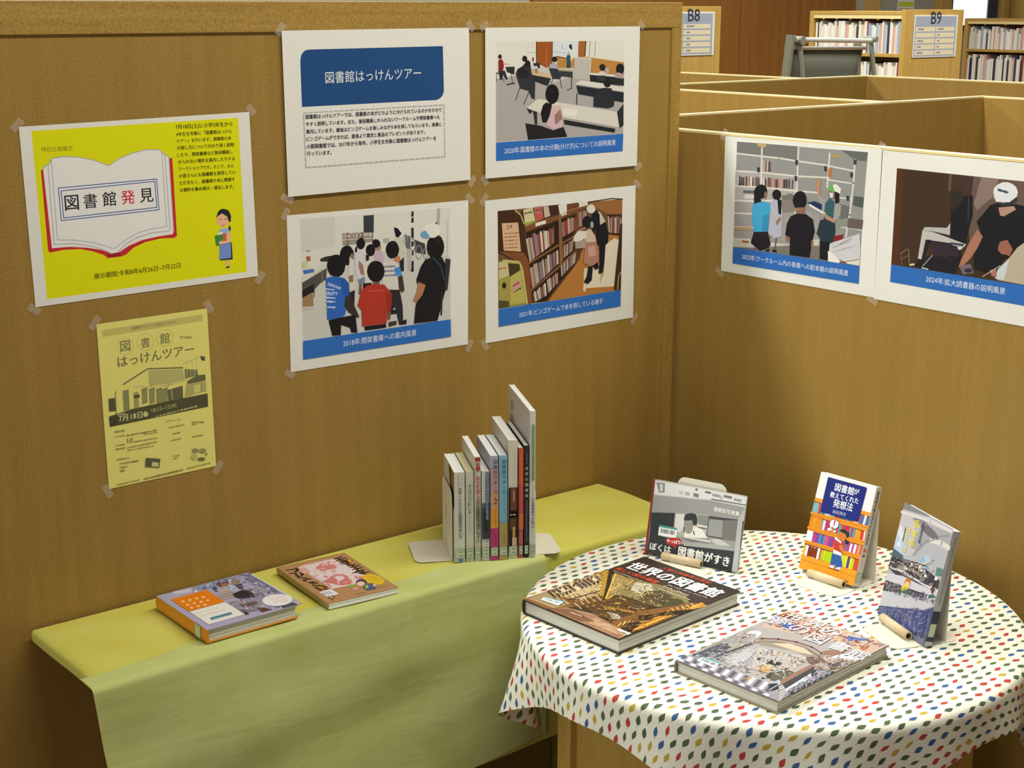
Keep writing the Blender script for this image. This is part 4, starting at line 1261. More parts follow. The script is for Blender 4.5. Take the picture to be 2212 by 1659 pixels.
('p',379,[3.2,217.4,12.5,223.5,101.6,106.3,98.2,102.5]),
('p',380,[22.5,213.3,72,214.4,101.6,106.3,74.7,145.1]),
('l',381,2.62,[26.5,209.2,98.1,109.9]),
('l',382,2.97,[70.6,212.8,102.6,111.1]),
('l',383,1.63,[74.7,145.1,70.1,179.7]),
('l',384,0.85,[25.6,204,78.4,141.4]),
('l',384,0.85,[32.3,204.8,81.7,140.4]),
('l',384,0.78,[39,205.6,85,139.4]),
('l',384,0.85,[45.7,206.4,88.2,138.4]),
('l',384,0.85,[52.4,207.2,91.5,137.5]),
('l',384,0.85,[59,208,94.7,136.5]),
('p',385,[72,214.4,115.1,230.1,179.9,231.9,210.4,205.8,187.1,150.6,106.5,142.1,92.9,126.7]),
('p',386,[79.5,206.4,106.6,220.7,130.9,200.3,127.7,173.4,99.7,173]),
('p',387,[120.6,181,134.3,211.9,171.6,207.3,190.7,176.4,175.2,151.8,138.8,155.5]),
('p',388,[148.3,196.5,191.1,206.5,209.5,197.5,187.8,158.6]),
('l',389,1.28,[111.3,162.4,133.9,195.8]),
('l',390,1.28,[93.5,187.1,128.5,184.4]),
('l',389,1.28,[113.7,193.1,135.6,209]),
('l',390,1.2,[133,189.6,114.6,198.6]),
('l',389,1.28,[134.5,180.9,146.7,194.6]),
('l',389,1.2,[124.4,158.3,135.5,193.3]),
('l',390,1.2,[115.9,180.4,135.1,170.2]),
('l',389,1.28,[129.5,166.2,112.7,211.6]),
('l',389,1.27,[134.9,174.6,128,160.9]),
('l',391,1.35,[93.4,209.1,139.5,179.9]),
('l',391,1.28,[102.8,211.2,134.3,160.1]),
('l',391,1.2,[117.7,173,104.7,173.2]),
('p',392,[89.6,56,107.3,135.3,171.2,147.3,190.5,111.7,187.7,47.1,136.1,44]),
('l',393,1.84,[113.7,82.9,133.9,76.7]),
('l',393,1.84,[120.6,85.6,140.1,80.1]),
('l',394,1.77,[127.5,88.3,146.2,83.4]),
('l',393,1.84,[134.4,90.9,152.4,86.7]),
('l',393,1.77,[141.3,93.6,158.5,90]),
('l',393,1.84,[148.1,96.2,164.6,93.4]),
('l',393,1.77,[155,98.8,170.7,96.7]),
('l',393,1.77,[161.8,101.5,176.8,99.9]),
('l',393,1.84,[168.5,104.1,182.9,103.2]),
('l',263,1.77,[143.9,66.7,162.3,73.2]),
('l',263,1.84,[149.8,63.5,166.8,71.3]),
('l',263,1.77,[155.7,60.3,171.3,69.5]),
('l',263,1.77,[161.6,57.2,175.8,67.6]),
('l',263,1.77,[167.4,54.1,180.3,65.8]),
('p',395,[142.4,107.8,147,134.9,176.7,135.4,176.8,103.4]),
('l',396,1.35,[152.4,111.8,175,122.7]),
('l',397,1.35,[149.8,123.3,173.7,129.8]),
('p',398,[176.9,41.7,177.5,111.3,211.7,207.3,234.8,220.8,234.8,52.9,206.2,28.2]),
('l',399,2.13,[197,37.6,190.3,52.7]),
('l',400,2.05,[198.9,47.9,191.9,62.4]),
('l',400,2.13,[200.8,58.4,193.6,72.3]),
('l',401,2.13,[202.8,68.9,195.2,82.2]),
('l',401,2.13,[204.7,79.5,196.8,92.1]),
('l',401,2.13,[206.6,90.1,198.4,102.1]),
('l',399,2.13,[208.6,100.8,200.1,112.2]),
('l',402,2.19,[210.6,111.6,201.8,122.3]),
('l',399,2.19,[212.5,122.4,203.4,132.5]),
('l',401,2.27,[214.5,133.4,205.1,142.8]),
('l',401,2.27,[216.5,144.3,206.8,153.1]),
('l',399,2.19,[218.6,155.4,208.5,163.5]),
('l',399,2.2,[220.6,166.5,210.2,173.9]),
('l',400,2.27,[222.6,177.7,211.9,184.4]),
('l',399,2.2,[224.7,189,213.7,195]),
('l',400,2.19,[226.8,200.4,215.4,205.7]),
('l',403,2.48,[228.6,40.3,225.2,222.4]),
('l',404,2.55,[223.8,49.1,228.8,221.3]),
('l',405,2.41,[219,58.1,232.3,220.1]),
('l',406,2.41,[214.1,67.2,235.9,219]),
('l',407,2.55,[209.2,76.4,239.4,217.8]),
('p',408,[202.2,26.9,196.4,77,216,78.6,223.5,53.9,222.3,33.2]),
('l',399,2.62,[225,52.4,225.8,96.3]),
('p',409,[200.5,129.9,233.4,188,234.8,154.6,203.1,98.1]),
('p',410,[190.3,97.6,206.3,129.4,215.8,98.7,206.5,74.7]),
('p',411,[78,28.6,130.2,44.3,230.8,29.8,234.8,9.3,234.8,0.2,66.5,1.4]),
('p',412,[146,34.3,230.8,29.8,233.3,13.7,154.4,9.9]),
('p',413,[57.3,1.7,92.9,30.9,158.9,21.6,137.7,4.6]),
('p',414,[203.2,31.3,233.3,32.6,234.1,20.9,210.7,23.5]),
('s',0,[415,416,417,418,419],[183.9,104.4,227.9,225.4,233.5,56.1,203.2,31.3],160,9,1.6,3),
('s',0,[420,421,422,423],[2.6,56.4,5.8,190.2,86.9,112.4,77.2,56.8],150,5,1.8,4),
('s',0,[424,425,426,427],[29.9,208.8,183.3,228,184.4,147.6,93.7,120.1],150,8,1.6,5),
('s',0,[428,429,430,431],[89.6,56,113.6,134.8,182.9,131.6,180,38.5],120,6,2,6),
('s',0,[432,433,434],[71.8,7.3,132.8,47.3,228.3,27,227.5,1.5],70,14,1.4,7),
('p',435,[20.1,33.8,59.2,45.5,64.5,24.2,24.9,20.4]),
('p',436,[20.1,33.8,59.2,45.5,60.3,41.2,21,31.1]),
('p',437,[26.3,30.9,28.3,31.3,30.3,25.2,28.4,24.9]),
('p',437,[29.9,31.7,31.8,32.2,33.9,25.7,31.9,25.4]),
('p',437,[33.4,32.6,35.4,33,37.5,26.3,35.5,26]),
('p',437,[36.2,33.2,37.5,33.5,39.7,26.6,38.3,26.4]),
('p',437,[38.3,33.7,40.3,34.2,42.4,27,40.5,26.7]),
('p',437,[41.1,34.4,41.9,34.6,44,27.3,43.2,27.1]),
('p',437,[42.7,34.8,44,35.1,46.2,27.6,44.8,27.4]),
('p',437,[45.6,35.5,46.4,35.6,48.5,27.9,47.7,27.8]),
('p',437,[47.9,36,49.9,36.5,52.1,28.5,50.1,28.2]),
('p',437,[50.7,36.7,52.6,37.1,54.8,28.9,52.9,28.6]),
('p',437,[53.4,37.3,54.2,37.5,56.4,29.1,55.6,29]),
('p',437,[55,37.7,56.3,38,58.5,29.5,57.2,29.3]),
('t',438,'美しい知の遺産',9.8,224.8,110.4,229,1,0.01),
('t',438,'人類と図書館の歴史',65.3,291.6,177,299.7,1,0.005),
('t',439,'世界の図書館',15.3,245.8,223.4,256.3,1.25,0.028),
('t',440,'ジェームズ・W・P・キャンベル',129.9,237.1,218.4,243.2,1,0.01),
('t',440,'ウィル・プライス',127.5,226.4,188.7,226.5,1,0.01),
('l',441,1.84,[127.3,213.5,130.6,213.6]),
('l',441,1.91,[133,213.7,136.5,213.8]),
('l',441,1.28,[138.6,213.8,142.6,213.9]),
('l',441,2.13,[144.2,214,147,214.1]),
('l',441,1.49,[149.8,214.1,153.1,214.2]),
('l',441,1.77,[155.4,214.3,160.1,214.4]),
('l',441,1.7,[160.9,214.4,165.3,214.6]),
('l',441,1.35,[166.5,214.6,170.4,214.7]),
('l',441,2.05,[172,214.7,175.9,214.9]),
('l',441,1.91,[177.5,214.9,181.2,215]),
('l',441,1.27,[182.9,215.1,186.9,215.2]),
('l',441,1.84,[188.4,215.2,192.5,215.3]),
('l',441,1.2,[193.8,215.4,197,215.4]),
('l',441,1.7,[199.2,215.5,203.5,215.6]),
('l',441,1.84,[15.9,217,19.3,217]),
('l',441,1.63,[21.9,217,25.1,217]),
('l',441,1.2,[27.9,217,31,217.1]),
('l',441,1.2,[33.9,217.1,38.9,217.1]),
('l',441,1.42,[39.9,217.1,44.1,217.2]),
('l',441,1.49,[45.8,217.2,49.6,217.2]),
('l',441,1.77,[51.7,217.2,55,217.2]),
('l',441,1.2,[57.6,217.2,60.6,217.3]),
('l',441,1.35,[63.4,217.3,66.3,217.3]),
('l',441,1.77,[69.3,217.3,73,217.3]),
('l',441,1.2,[75.1,217.4,78.7,217.4]),
('l',441,1.91,[80.9,217.4,84.2,217.4]),
('l',441,1.49,[86.6,217.4,89.6,217.5]),
('l',441,1.63,[92.4,217.5,95.9,217.5]),
('l',442,1.91,[101.3,19,104.8,19.2]),
('l',442,2.41,[106.7,19.2,109.7,19.4]),
('l',442,2.05,[112.2,19.5,114.9,19.6]),
('l',442,1.49,[117.6,19.7,122,19.9]),
('l',442,2.05,[123,19.9,126.7,20.1])
],
'dream': [
('p',443,[0.2,304.8,204.8,304.8,204.8,0.2,0.2,0.2]),
('p',444,[0.2,304.8,204.8,304.8,203.9,247.5,117.3,245.4,13.2,212.1,0.2,254.8]),
('p',445,[24.2,290.9,127.7,299,178.8,293.1,137.2,267.6,38.4,255.3]),
('p',446,[13.4,256,42.3,259.8,67.7,238.5,37.9,236.6]),
('p',447,[134.5,285.4,174.9,299.1,150.5,272.1]),
('p',448,[0.2,265.8,8.4,295.4,31.5,284.3,16,259]),
('p',449,[44.7,270.9,45.4,267.5,43.8,263.9,40.8,262.3,38.2,263.5,37.5,266.8,39,270.4,42,272]),
('p',450,[14,258,16.2,252,14.6,246.7,10.2,245.1,5.5,248.1,3.3,254.1,4.9,259.4,9.3,261.1]),
('p',450,[50.7,261.5,52.9,255.4,51.4,250,46.9,248.6,42.2,251.8,40,257.9,41.5,263.3,46,264.8]),
('p',451,[65.1,252.8,67.2,246.7,65.4,241.3,61,239.7,56.3,242.8,54.2,248.8,55.9,254.3,60.4,255.9]),
('p',450,[147.3,276.9,149.8,271.2,149.3,267.1,146.1,267.1,142.1,271,139.6,276.7,140.1,280.8,143.3,280.9]),
('p',450,[185.1,263.3,187.1,258.8,186.8,255.7,184.4,255.8,181.3,259.1,179.2,263.6,179.5,266.7,182,266.6]),
('p',452,[129.3,267.3,130.6,263.7,129.6,260.6,127.1,259.8,124.4,261.9,123.1,265.5,124,268.6,126.6,269.4]),
('p',453,[184.4,266.6,184.3,263.2,181.7,258.9,177.9,256.2,175.3,256.7,175.4,260.1,178,264.4,181.8,267.1]),
('p',450,[66.5,258.9,67.9,253.8,65.8,248.7,61.6,246.6,57.6,248.8,56.2,253.9,58.3,259,62.6,261.1]),
('p',449,[85.4,261.8,86.4,258.1,85,254.5,82,253.1,79.1,254.8,78.1,258.5,79.5,262.1,82.5,263.5]),
('p',451,[59.6,253.1,62,248.5,62,245.5,59.5,245.8,56.1,249.2,53.6,253.8,53.6,256.8,56.1,256.6]),
('p',449,[61,262.2,61.6,258.4,59.6,254.2,56,252,53.1,253.1,52.5,256.9,54.5,261.1,58.1,263.3]),
('p',452,[123.9,279.3,125.1,274.6,123.4,270.1,119.7,268.5,116.2,270.7,115,275.4,116.7,279.8,120.4,281.4]),
('p',453,[40.4,261.5,42.5,256.8,41.7,253,38.7,252.4,35.1,255.4,33,260.1,33.7,263.8,36.8,264.4]),
('p',451,[165.8,282.3,166.5,278.1,164.4,273.7,160.7,271.7,157.6,273.2,156.8,277.4,158.9,281.8,162.6,283.8]),
('p',451,[119.4,257.9,120.4,254.5,119.2,251.3,116.5,250.2,114,251.8,113,255.2,114.2,258.4,116.9,259.5]),
('p',454,[82.9,274.3,86,268.5,86.2,264.8,83.4,265.5,79.1,270,75.9,275.9,75.7,279.5,78.6,278.9]),
('p',450,[62.1,256.3,63.7,252.9,63.4,250.3,61.4,250.2,58.8,252.6,57.1,256,57.4,258.5,59.5,258.6]),
('p',449,[187.6,268,189.3,261.8,187.4,256.3,182.8,254.7,178.3,257.9,176.5,264.1,178.5,269.7,183.1,271.3]),
('p',453,[123.6,277.3,125.3,273.2,124.7,269.9,122.1,269.6,119.1,272.3,117.4,276.4,118,279.7,120.6,280.1]),
('p',452,[30.8,262,31.5,259.1,30.2,256.1,27.7,254.8,25.4,255.8,24.7,258.7,26,261.7,28.5,263.1]),
('p',450,[12.4,268.2,13.9,262.6,11.6,257,6.9,254.5,2.5,256.7,1,262.3,3.3,268,8,270.5]),
('p',452,[82.2,270.2,83.2,267.4,82.4,264.9,80.4,264.2,78.2,265.7,77.3,268.5,78,271,80.1,271.7]),
('p',452,[143.6,267.6,145.1,262.7,143.5,258.3,139.8,256.9,136.2,259.4,134.7,264.3,136.3,268.8,140,270.2]),
('p',451,[109.9,269.8,111.9,265.4,111.6,262.3,109.1,262.2,105.9,265.2,103.9,269.6,104.2,272.8,106.8,272.8]),
('p',452,[146.7,272.1,147.6,268.3,146,264.6,143,263.2,140.2,264.8,139.2,268.6,140.8,272.3,143.9,273.8]),
('p',455,[89.6,284.6,122.3,285.8,117.1,265.9,88,259.9]),
('p',456,[37.5,156.8,49.8,177.2,107.2,200.7,153.9,187,146.1,166.1,110.2,171.4,60.1,148.9]),
('l',457,5.52,[39.2,148.7,44.2,172.3,64,189.6,91.9,202.4,121.6,203.3,146.2,194.6,158.9,179.9]),
('l',458,1.91,[41.5,145.9,46.5,169.4,66.2,186.6,94.1,199.5,123.7,200.4,148.3,191.7,160.9,177.1]),
('l',459,2.55,[43.9,136.9,49,160.2,68.6,177.3,96.4,190.1,125.8,191,150.3,182.5,162.8,168]),
('p',460,[66.5,167.8,87.7,189.2,116.4,191.2,141,179.5,123.1,172.7,90.8,169.6]),
('p',461,[63.1,139.2,146.1,166.1,146,141.4,158.1,94.9,111.2,92.2,70.1,121.5]),
('p',462,[100.2,150.5,100.7,147.7,98.9,145.8,96.7,146.6,96.2,149.4,97.9,151.3]),
('p',462,[115.2,134.5,115.7,131.8,113.9,130,111.7,130.8,111.2,133.5,113,135.4]),
('p',463,[139.6,149,140,146.3,138.3,144.4,136.1,145.2,135.6,147.9,137.4,149.8]),
('p',464,[78.1,134.4,78.6,131.7,76.9,129.8,74.6,130.6,74.1,133.3,75.8,135.2]),
('p',465,[89.8,139.6,90.3,136.9,88.6,135,86.3,135.8,85.8,138.6,87.6,140.5]),
('p',465,[81.3,142.8,81.8,140.1,80,138.2,77.8,139,77.3,141.7,79,143.7]),
('p',462,[130.8,128.5,131.2,125.8,129.5,123.9,127.3,124.7,126.9,127.4,128.6,129.3]),
('p',463,[152,148.3,152.4,145.5,150.7,143.6,148.5,144.5,148.1,147.2,149.8,149.1]),
('p',466,[107.3,151.2,107.8,148.4,106,146.5,103.8,147.3,103.3,150.1,105.1,152]),
('p',466,[148.1,149.6,148.5,146.9,146.7,145,144.5,145.8,144.1,148.5,145.9,150.4]),
('p',465,[107.9,131.4,108.3,128.7,106.6,126.8,104.4,127.7,103.9,130.4,105.6,132.3]),
('p',465,[139.1,147.7,139.5,145,137.7,143.1,135.5,144,135.1,146.7,136.9,148.6]),
('p',462,[102.5,138.7,103,136,101.2,134.1,99,134.9,98.5,137.6,100.3,139.5]),
('p',466,[95.9,116,96.4,113.3,94.6,111.4,92.4,112.2,91.9,114.9,93.7,116.8]),
('p',466,[92.3,117.1,92.8,114.4,91,112.6,88.8,113.4,88.3,116,90.1,117.9]),
('p',463,[130.4,153.6,130.8,150.8,129.1,148.9,126.8,149.8,126.4,152.5,128.2,154.5]),
('p',462,[146.2,144.8,146.6,142.1,144.8,140.2,142.6,141.1,142.2,143.8,144,145.7]),
('p',462,[126.1,135.2,126.6,132.5,124.8,130.6,122.6,131.4,122.2,134.1,123.9,136]),
('p',466,[85.7,146.2,86.2,143.5,84.5,141.5,82.2,142.4,81.7,145.1,83.5,147.1]),
('p',463,[89.6,116.9,90.1,114.2,88.4,112.3,86.1,113.1,85.6,115.8,87.4,117.7]),
('p',462,[114.4,129.9,114.8,127.2,113.1,125.4,110.9,126.2,110.4,128.9,112.2,130.8]),
('p',466,[144,148.8,144.4,146.1,142.6,144.2,140.4,145,140,147.7,141.8,149.7]),
('p',464,[94.5,128.1,95,125.4,93.2,123.5,91,124.3,90.5,127,92.3,128.9]),
('p',464,[135,148.2,135.4,145.5,133.6,143.6,131.4,144.4,131,147.1,132.8,149]),
('p',464,[103.1,150.1,103.6,147.3,101.9,145.4,99.6,146.3,99.1,149,100.9,150.9]),
('p',465,[90,128.1,90.5,125.4,88.8,123.5,86.5,124.3,86,127,87.8,128.9]),
('p',465,[116.4,153,116.9,150.2,115.1,148.3,112.9,149.1,112.4,151.9,114.2,153.8]),
('p',463,[94.3,118.6,94.8,115.9,93.1,114,90.9,114.8,90.4,117.5,92.1,119.4]),
('p',463,[98.6,138.8,99.1,136.1,97.3,134.2,95.1,135,94.6,137.8,96.3,139.7]),
('p',462,[87.7,127.8,88.2,125.1,86.4,123.2,84.2,124,83.7,126.7,85.4,128.6]),
('p',462,[105.2,119.3,105.7,116.6,103.9,114.8,101.7,115.6,101.3,118.2,103,120.1]),
('p',462,[97,133.3,97.5,130.6,95.8,128.7,93.5,129.5,93,132.3,94.8,134.1]),
('p',464,[79.3,139.8,79.8,137.1,78.1,135.2,75.8,136,75.3,138.7,77,140.6]),
('p',462,[134.6,151.8,135,149,133.3,147.1,131.1,148,130.6,150.7,132.4,152.6]),
('p',462,[114.6,132.1,115,129.4,113.3,127.5,111.1,128.3,110.6,131,112.4,132.9]),
('p',466,[93.5,118.2,94,115.5,92.2,113.6,90,114.4,89.5,117.1,91.3,119]),
('p',462,[134.6,132,135,129.3,133.3,127.5,131.1,128.3,130.7,131,132.4,132.9]),
('p',466,[116.8,129.9,117.3,127.2,115.5,125.3,113.3,126.1,112.9,128.8,114.6,130.7]),
('p',466,[100,145.9,100.5,143.2,98.8,141.3,96.5,142.1,96,144.9,97.8,146.8]),
('p',465,[111.3,125.7,111.8,123,110.1,121.1,107.8,121.9,107.4,124.6,109.1,126.5]),
('p',467,[0.2,148.1,0.2,200.7,27.7,193.4,43.8,163.8,36.5,122.9,2.9,118.3]),
('p',468,[28.5,190.4,32.4,184.5,35,176.7,36,168.1,35.1,160.1,32.5,153.9,28.7,150.3,24.2,149.9,19.6,152.7,15.7,158.4,13.1,166.1,12.1,174.7,12.9,182.9,15.4,189.3,19.3,193,23.9,193.4]),
('p',467,[28.7,175.4,32.6,169.6,35.4,161.6,36.5,152.6,35.9,144,33.7,137.1,30.1,133,25.8,132.1,21.3,134.6,17.3,140.2,14.5,148.1,13.3,157.1,13.8,165.8,16.1,172.8,19.7,177.2,24.1,178.1]),
('p',469,[22.2,168.6,25.3,164.1,27.4,157.8,28.1,150.8,27.3,144.6,25.1,140.3,22.1,138.9,18.7,140.5,15.6,144.9,13.5,151.3,12.8,158.3,13.6,164.6,15.7,168.9,18.8,170.3]),
('p',470,[21.9,165.7,24,162.4,25.5,157.5,25.9,152.1,25.3,147.2,23.7,143.7,21.5,142.4,19.1,143.4,16.9,146.7,15.5,151.5,15,156.9,15.6,161.9,17.2,165.4,19.4,166.8]),
('p',471,[22.3,159.4,23.6,156.9,24.1,153.4,23.7,149.7,22.6,146.8,20.9,145.5,19.1,146.1,17.8,148.6,17.3,152.1,17.6,155.9,18.8,158.8,20.5,160.1]),
('l',472,0.57,[18.7,147.9,22.2,159.8]),
('l',472,0.57,[17.2,155.6,25,149.5]),
('p',473,[0.2,102.3,6.2,148.7,48.7,142.8,44.8,57,17.7,45.9,2,72.2]),
('l',474,1.49,[27.9,126.2,22.8,106.3]),
('l',475,1.49,[40.9,117.4,31.1,116.3]),
('l',475,1.42,[39.4,125.1,47.3,119.1]),
('l',474,1.49,[36.6,112.3,27.9,100.3]),
('l',475,1.49,[40.2,117.9,47.7,134.9]),
('l',475,1.35,[31.2,112.9,19.1,95]),
('l',476,1.49,[44.7,131.7,28.5,110.7]),
('l',477,1.41,[26.3,88.5,21.7,97.1]),
('l',474,1.41,[13.1,85.2,43.9,136.5]),
('l',476,1.42,[17.3,103,3.8,102.4]),
('l',474,1.49,[44.9,113.9,43.5,141.7]),
('l',475,1.42,[42.2,103.9,18.6,89.7]),
('l',474,1.49,[14.1,92.7,41.7,137.6]),
('l',476,1.49,[45,118.6,41.7,137.1]),
('l',475,1.49,[32.7,119.6,16.5,106.4]),
('l',475,1.49,[42.2,126.5,30.1,105.7]),
('l',476,1.41,[26.6,102.2,25.2,97.8]),
('l',475,1.42,[37.4,113,30.5,101.9]),
('p',478,[5.9,33.2,9.6,115.9,32.2,105.4,25.4,42.2]),
('l',479,2.48,[40.3,46.2,42,116.1,45.9,146.2]),
('l',480,5.31,[37.3,55.1,44.8,141.8]),
('p',481,[10.2,44,10.4,50.3,20.4,42.8,20.1,36.5]),
('p',481,[10.3,54.5,10.5,60.9,20.8,53,20.5,46.6]),
('p',481,[10.4,65.1,10.6,71.6,21.2,63.3,20.9,56.8]),
('p',481,[10.5,75.8,10.7,82.4,21.6,73.6,21.4,67.1]),
('p',481,[10.6,86.7,10.8,93.3,22.1,84.1,21.8,77.5]),
('p',481,[10.7,97.7,10.9,104.4,22.5,94.7,22.2,88.1]),
('p',481,[10.8,108.7,11,115.5,22.9,105.4,22.7,98.7]),
('p',482,[49.3,68,51.7,133.1,70.1,121.5,84.4,63.8,80.3,36]),
('l',483,0.92,[64.4,66.2,58.8,115.4]),
('l',483,0.92,[67.5,64.1,62.9,112.9]),
('l',483,0.85,[70.6,62,66.9,110.4]),
('l',483,0.85,[73.6,59.9,71,108]),
('l',483,0.92,[76.7,57.8,75,105.5]),
('l',483,0.85,[79.7,55.8,79,103]),
('l',483,0.85,[82.7,53.7,83,100.6]),
('l',483,0.85,[85.7,51.7,86.9,98.2]),
('l',483,0.85,[88.7,49.6,90.9,95.7]),
('l',484,0.64,[61.6,75.2,90.7,58.7]),
('l',484,0.78,[60.8,84,90,67.4]),
('l',484,0.78,[59.9,92.9,89.3,76.1]),
('l',484,0.78,[59.1,101.9,88.6,84.9]),
('l',484,0.71,[58.2,111,87.9,93.8]),
('l',484,0.71,[57.3,120.1,87.2,102.7]),
('p',485,[75.6,108.7,127.1,139.5,158.1,94.9,145.7,70.6,106.6,63.9]),
('p',486,[108.6,98.4,107.1,115,127.8,115.9,129.1,99.5]),
('p',487,[86.6,102.1,91.4,110.3,97.3,101.4,92.9,95.5]),
('p',488,[111.5,69.1,107.6,85.4,124.8,94.9,131.1,78.1,126.2,61.6]),
('p',489,[123.6,90.7,124.9,87.9,124.9,84.7,123.7,81.6,121.5,79.3,118.8,78.2,116,78.6,113.8,80.3,112.6,83,112.5,86.2,113.7,89.3,115.9,91.7,118.6,92.7,121.4,92.4]),
('p',490,[138.4,51.7,133.5,74.9,147,83.3,152.9,61.2]),
('p',491,[139.7,104.7,145.9,108.3,150.1,101.1,145.1,97.5]),
('p',492,[138.4,74.3,145.8,105.4,163,100.1,167.3,59.4,150.4,53]),
('p',493,[125.7,57.6,126.2,54.7,124.3,52.6,121.8,53.5,121.3,56.4,123.2,58.4]),
('p',494,[166,75.4,166.4,72.4,164.5,70.4,162,71.3,161.6,74.2,163.5,76.3]),
('p',494,[139.5,82.3,140,79.4,138.1,77.3,135.6,78.2,135.1,81.2,137.1,83.3]),
('p',495,[148.1,82.5,148.6,79.5,146.7,77.5,144.2,78.4,143.7,81.4,145.7,83.4]),
('p',493,[162.5,76.6,162.9,73.6,161,71.6,158.6,72.5,158.1,75.4,160,77.5]),
('p',495,[123.5,69.3,124,66.3,122,64.3,119.6,65.2,119,68.1,121,70.2]),
('p',494,[118.7,74.2,119.2,71.2,117.3,69.2,114.8,70.1,114.3,73,116.2,75.1]),
('p',494,[153.5,78,154,75.1,152,73,149.6,73.9,149.1,76.9,151.1,78.9]),
('p',493,[148,79.5,148.5,76.6,146.5,74.5,144.1,75.4,143.6,78.4,145.5,80.4]),
('p',495,[133.6,84.1,134.1,81.2,132.1,79.1,129.7,80,129.2,83,131.1,85.1]),
('p',495,[140.8,51.2,141.3,48.3,139.4,46.3,137,47.1,136.5,50,138.4,52]),
('p',495,[118.7,73.4,119.2,70.5,117.2,68.4,114.8,69.3,114.2,72.3,116.2,74.3]),
('p',493,[142.2,55.5,142.7,52.7,140.7,50.6,138.3,51.5,137.8,54.4,139.8,56.4]),
('p',493,[122.2,72.6,122.8,69.6,120.8,67.6,118.3,68.5,117.8,71.4,119.7,73.5]),
('p',496,[162.4,54.4,161.1,145.3,171,143.9,173.2,54.5]),
('p',497,[173.2,54.5,169.7,139.5,188,126.4,188.3,43]),
('p',498,[157.5,38.3,160.1,63.1,173.1,51.7,165.7,30.5]),
('p',499,[187.1,41.7,180.5,118.5,197.1,101.5,200.8,29.2]),
('p',500,[190.7,45.4,193.7,155.9,204.8,153,204.8,27.1,204.8,8.5]),
('p',501,[196.9,40,197,49.7,204.8,42.2,204.8,32.7]),
('l',502,1.06,[195.1,41.3,195.4,53.5]),
('p',501,[197.4,54.4,197.4,64.2,204.8,56.6,204.8,46.9]),
('l',502,1.13,[195.5,55.7,195.9,68]),
('p',501,[197.8,68.9,197.8,78.8,204.8,71.1,204.8,61.3]),
('l',502,0.99,[195.9,70.3,196.3,82.8]),
('p',501,[198.2,83.7,198.3,93.7,204.8,85.9,204.8,75.9]),
('l',502,0.99,[196.4,85,196.7,97.7]),
('p',501,[198.7,98.6,198.7,108.9,204.8,100.8,204.8,90.7]),
('l',502,1.06,[196.8,100,197.2,112.9]),
('p',501,[199.1,113.8,199.2,124.2,204.8,116,204.8,105.7]),
('l',502,1.06,[197.2,115.3,197.6,128.3]),
('p',501,[199.6,129.2,199.7,139.8,204.8,131.4,204.8,121]),
('l',502,1.13,[197.7,130.7,198.1,144]),
('p',501,[200.1,144.9,200.1,155.6,204.8,147.1,204.8,136.5]),
('l',502,1.06,[198.1,146.4,198.5,159.8]),
('p',501,[200.5,160.8,200.6,171.7,204.8,163,204.8,152.2]),
('l',502,1.13,[198.6,162.3,199,176]),
('p',503,[153.7,161.9,161.7,201.8,204.8,205.8,204.8,153,175.9,137.1]),
('p',504,[204.8,217.1,204.8,212.3,204.8,207,204.4,201.7,198.1,197.1,190.5,193.8,182.6,192.1,175.2,192.2,169.2,194.2,165.4,197.8,164.3,202.5,166,207.9,170.2,213.2,176.6,217.9,184.3,221.3,192.3,223,199.8,222.8,204.8,220.7]),
('p',503,[204.8,204.2,204.8,198.1,204.8,190.4,204.8,182.1,202.1,174.2,195.8,167.5,188.8,163,181.9,161,175.8,161.8,171.4,165.5,169.1,171.4,169.2,179,171.8,187.3,176.6,195.4,182.9,202.2,190.1,206.9,197.1,208.9,203.3,207.9]),
('p',505,[197.6,193.8,201.2,187.5,203.2,179.6,203.4,171.3,201.7,163.7,198.5,158.1,194.2,155.2,189.4,155.5,184.9,158.9,181.3,165,179.3,172.8,179,181.2,180.6,188.9,183.8,194.7,188.2,197.7,193.1,197.3]),
('p',506,[196.2,189.4,198.7,184.9,200,179,199.9,172.7,198.6,166.8,196.1,162.3,192.9,159.8,189.4,159.7,186.2,162,183.8,166.4,182.5,172.2,182.4,178.5,183.8,184.5,186.3,189.1,189.5,191.6,193,191.7]),
('p',507,[192.9,185.4,194.7,182,195.7,177.3,195.6,172.2,194.5,167.8,192.5,164.8,190.2,163.9,187.8,165.2,186,168.5,185,173.2,185,178.3,186.2,182.8,188.1,185.8,190.5,186.7]),
('l',472,0.57,[187.8,167.7,192.4,183.6]),
('l',472,0.57,[185.3,180.3,195.6,169.9]),
('p',508,[202.6,171.6,203.8,166.8,202.5,159.4,199.4,152.2,195.6,148.1,192.5,148.5,191.3,153.2,192.5,160.6,195.7,167.8,199.5,172]),
('p',509,[138.5,164.1,158.9,179.9,174,171.3,163.6,148,153.6,149.5]),
('p',510,[143.7,201.5,167.4,240.4,172.2,213.2,164.1,185.5]),
('p',511,[204.8,213,202.6,292.3,204.8,304.8,204.8,225.4]),
('p',512,[0.2,0.2,12.1,33.9,77.9,33.5,158.7,39.5,182.2,31.3,204.8,0.2]),
('p',513,[1.2,10.1,8.3,10.7,4.4,24.4,0.2,24.3]),
('p',514,[13.5,10.4,20.7,11,16.4,25.7,7.5,25.6]),
('p',513,[25.8,10.6,32.9,11.3,28.3,27,19.5,27]),
('p',514,[38,10.9,45.1,11.5,40.1,28.3,31.4,28.4]),
('p',513,[50.2,11.2,57.3,11.8,52,29.6,43.4,29.8]),
('p',514,[62.4,11.4,69.4,12,63.7,30.9,55.3,31.2]),
('p',513,[74.4,11.7,81.4,12.3,75.5,32.1,67.1,32.5]),
('p',514,[86.4,11.9,93.4,12.5,87.2,33.4,78.9,33.9]),
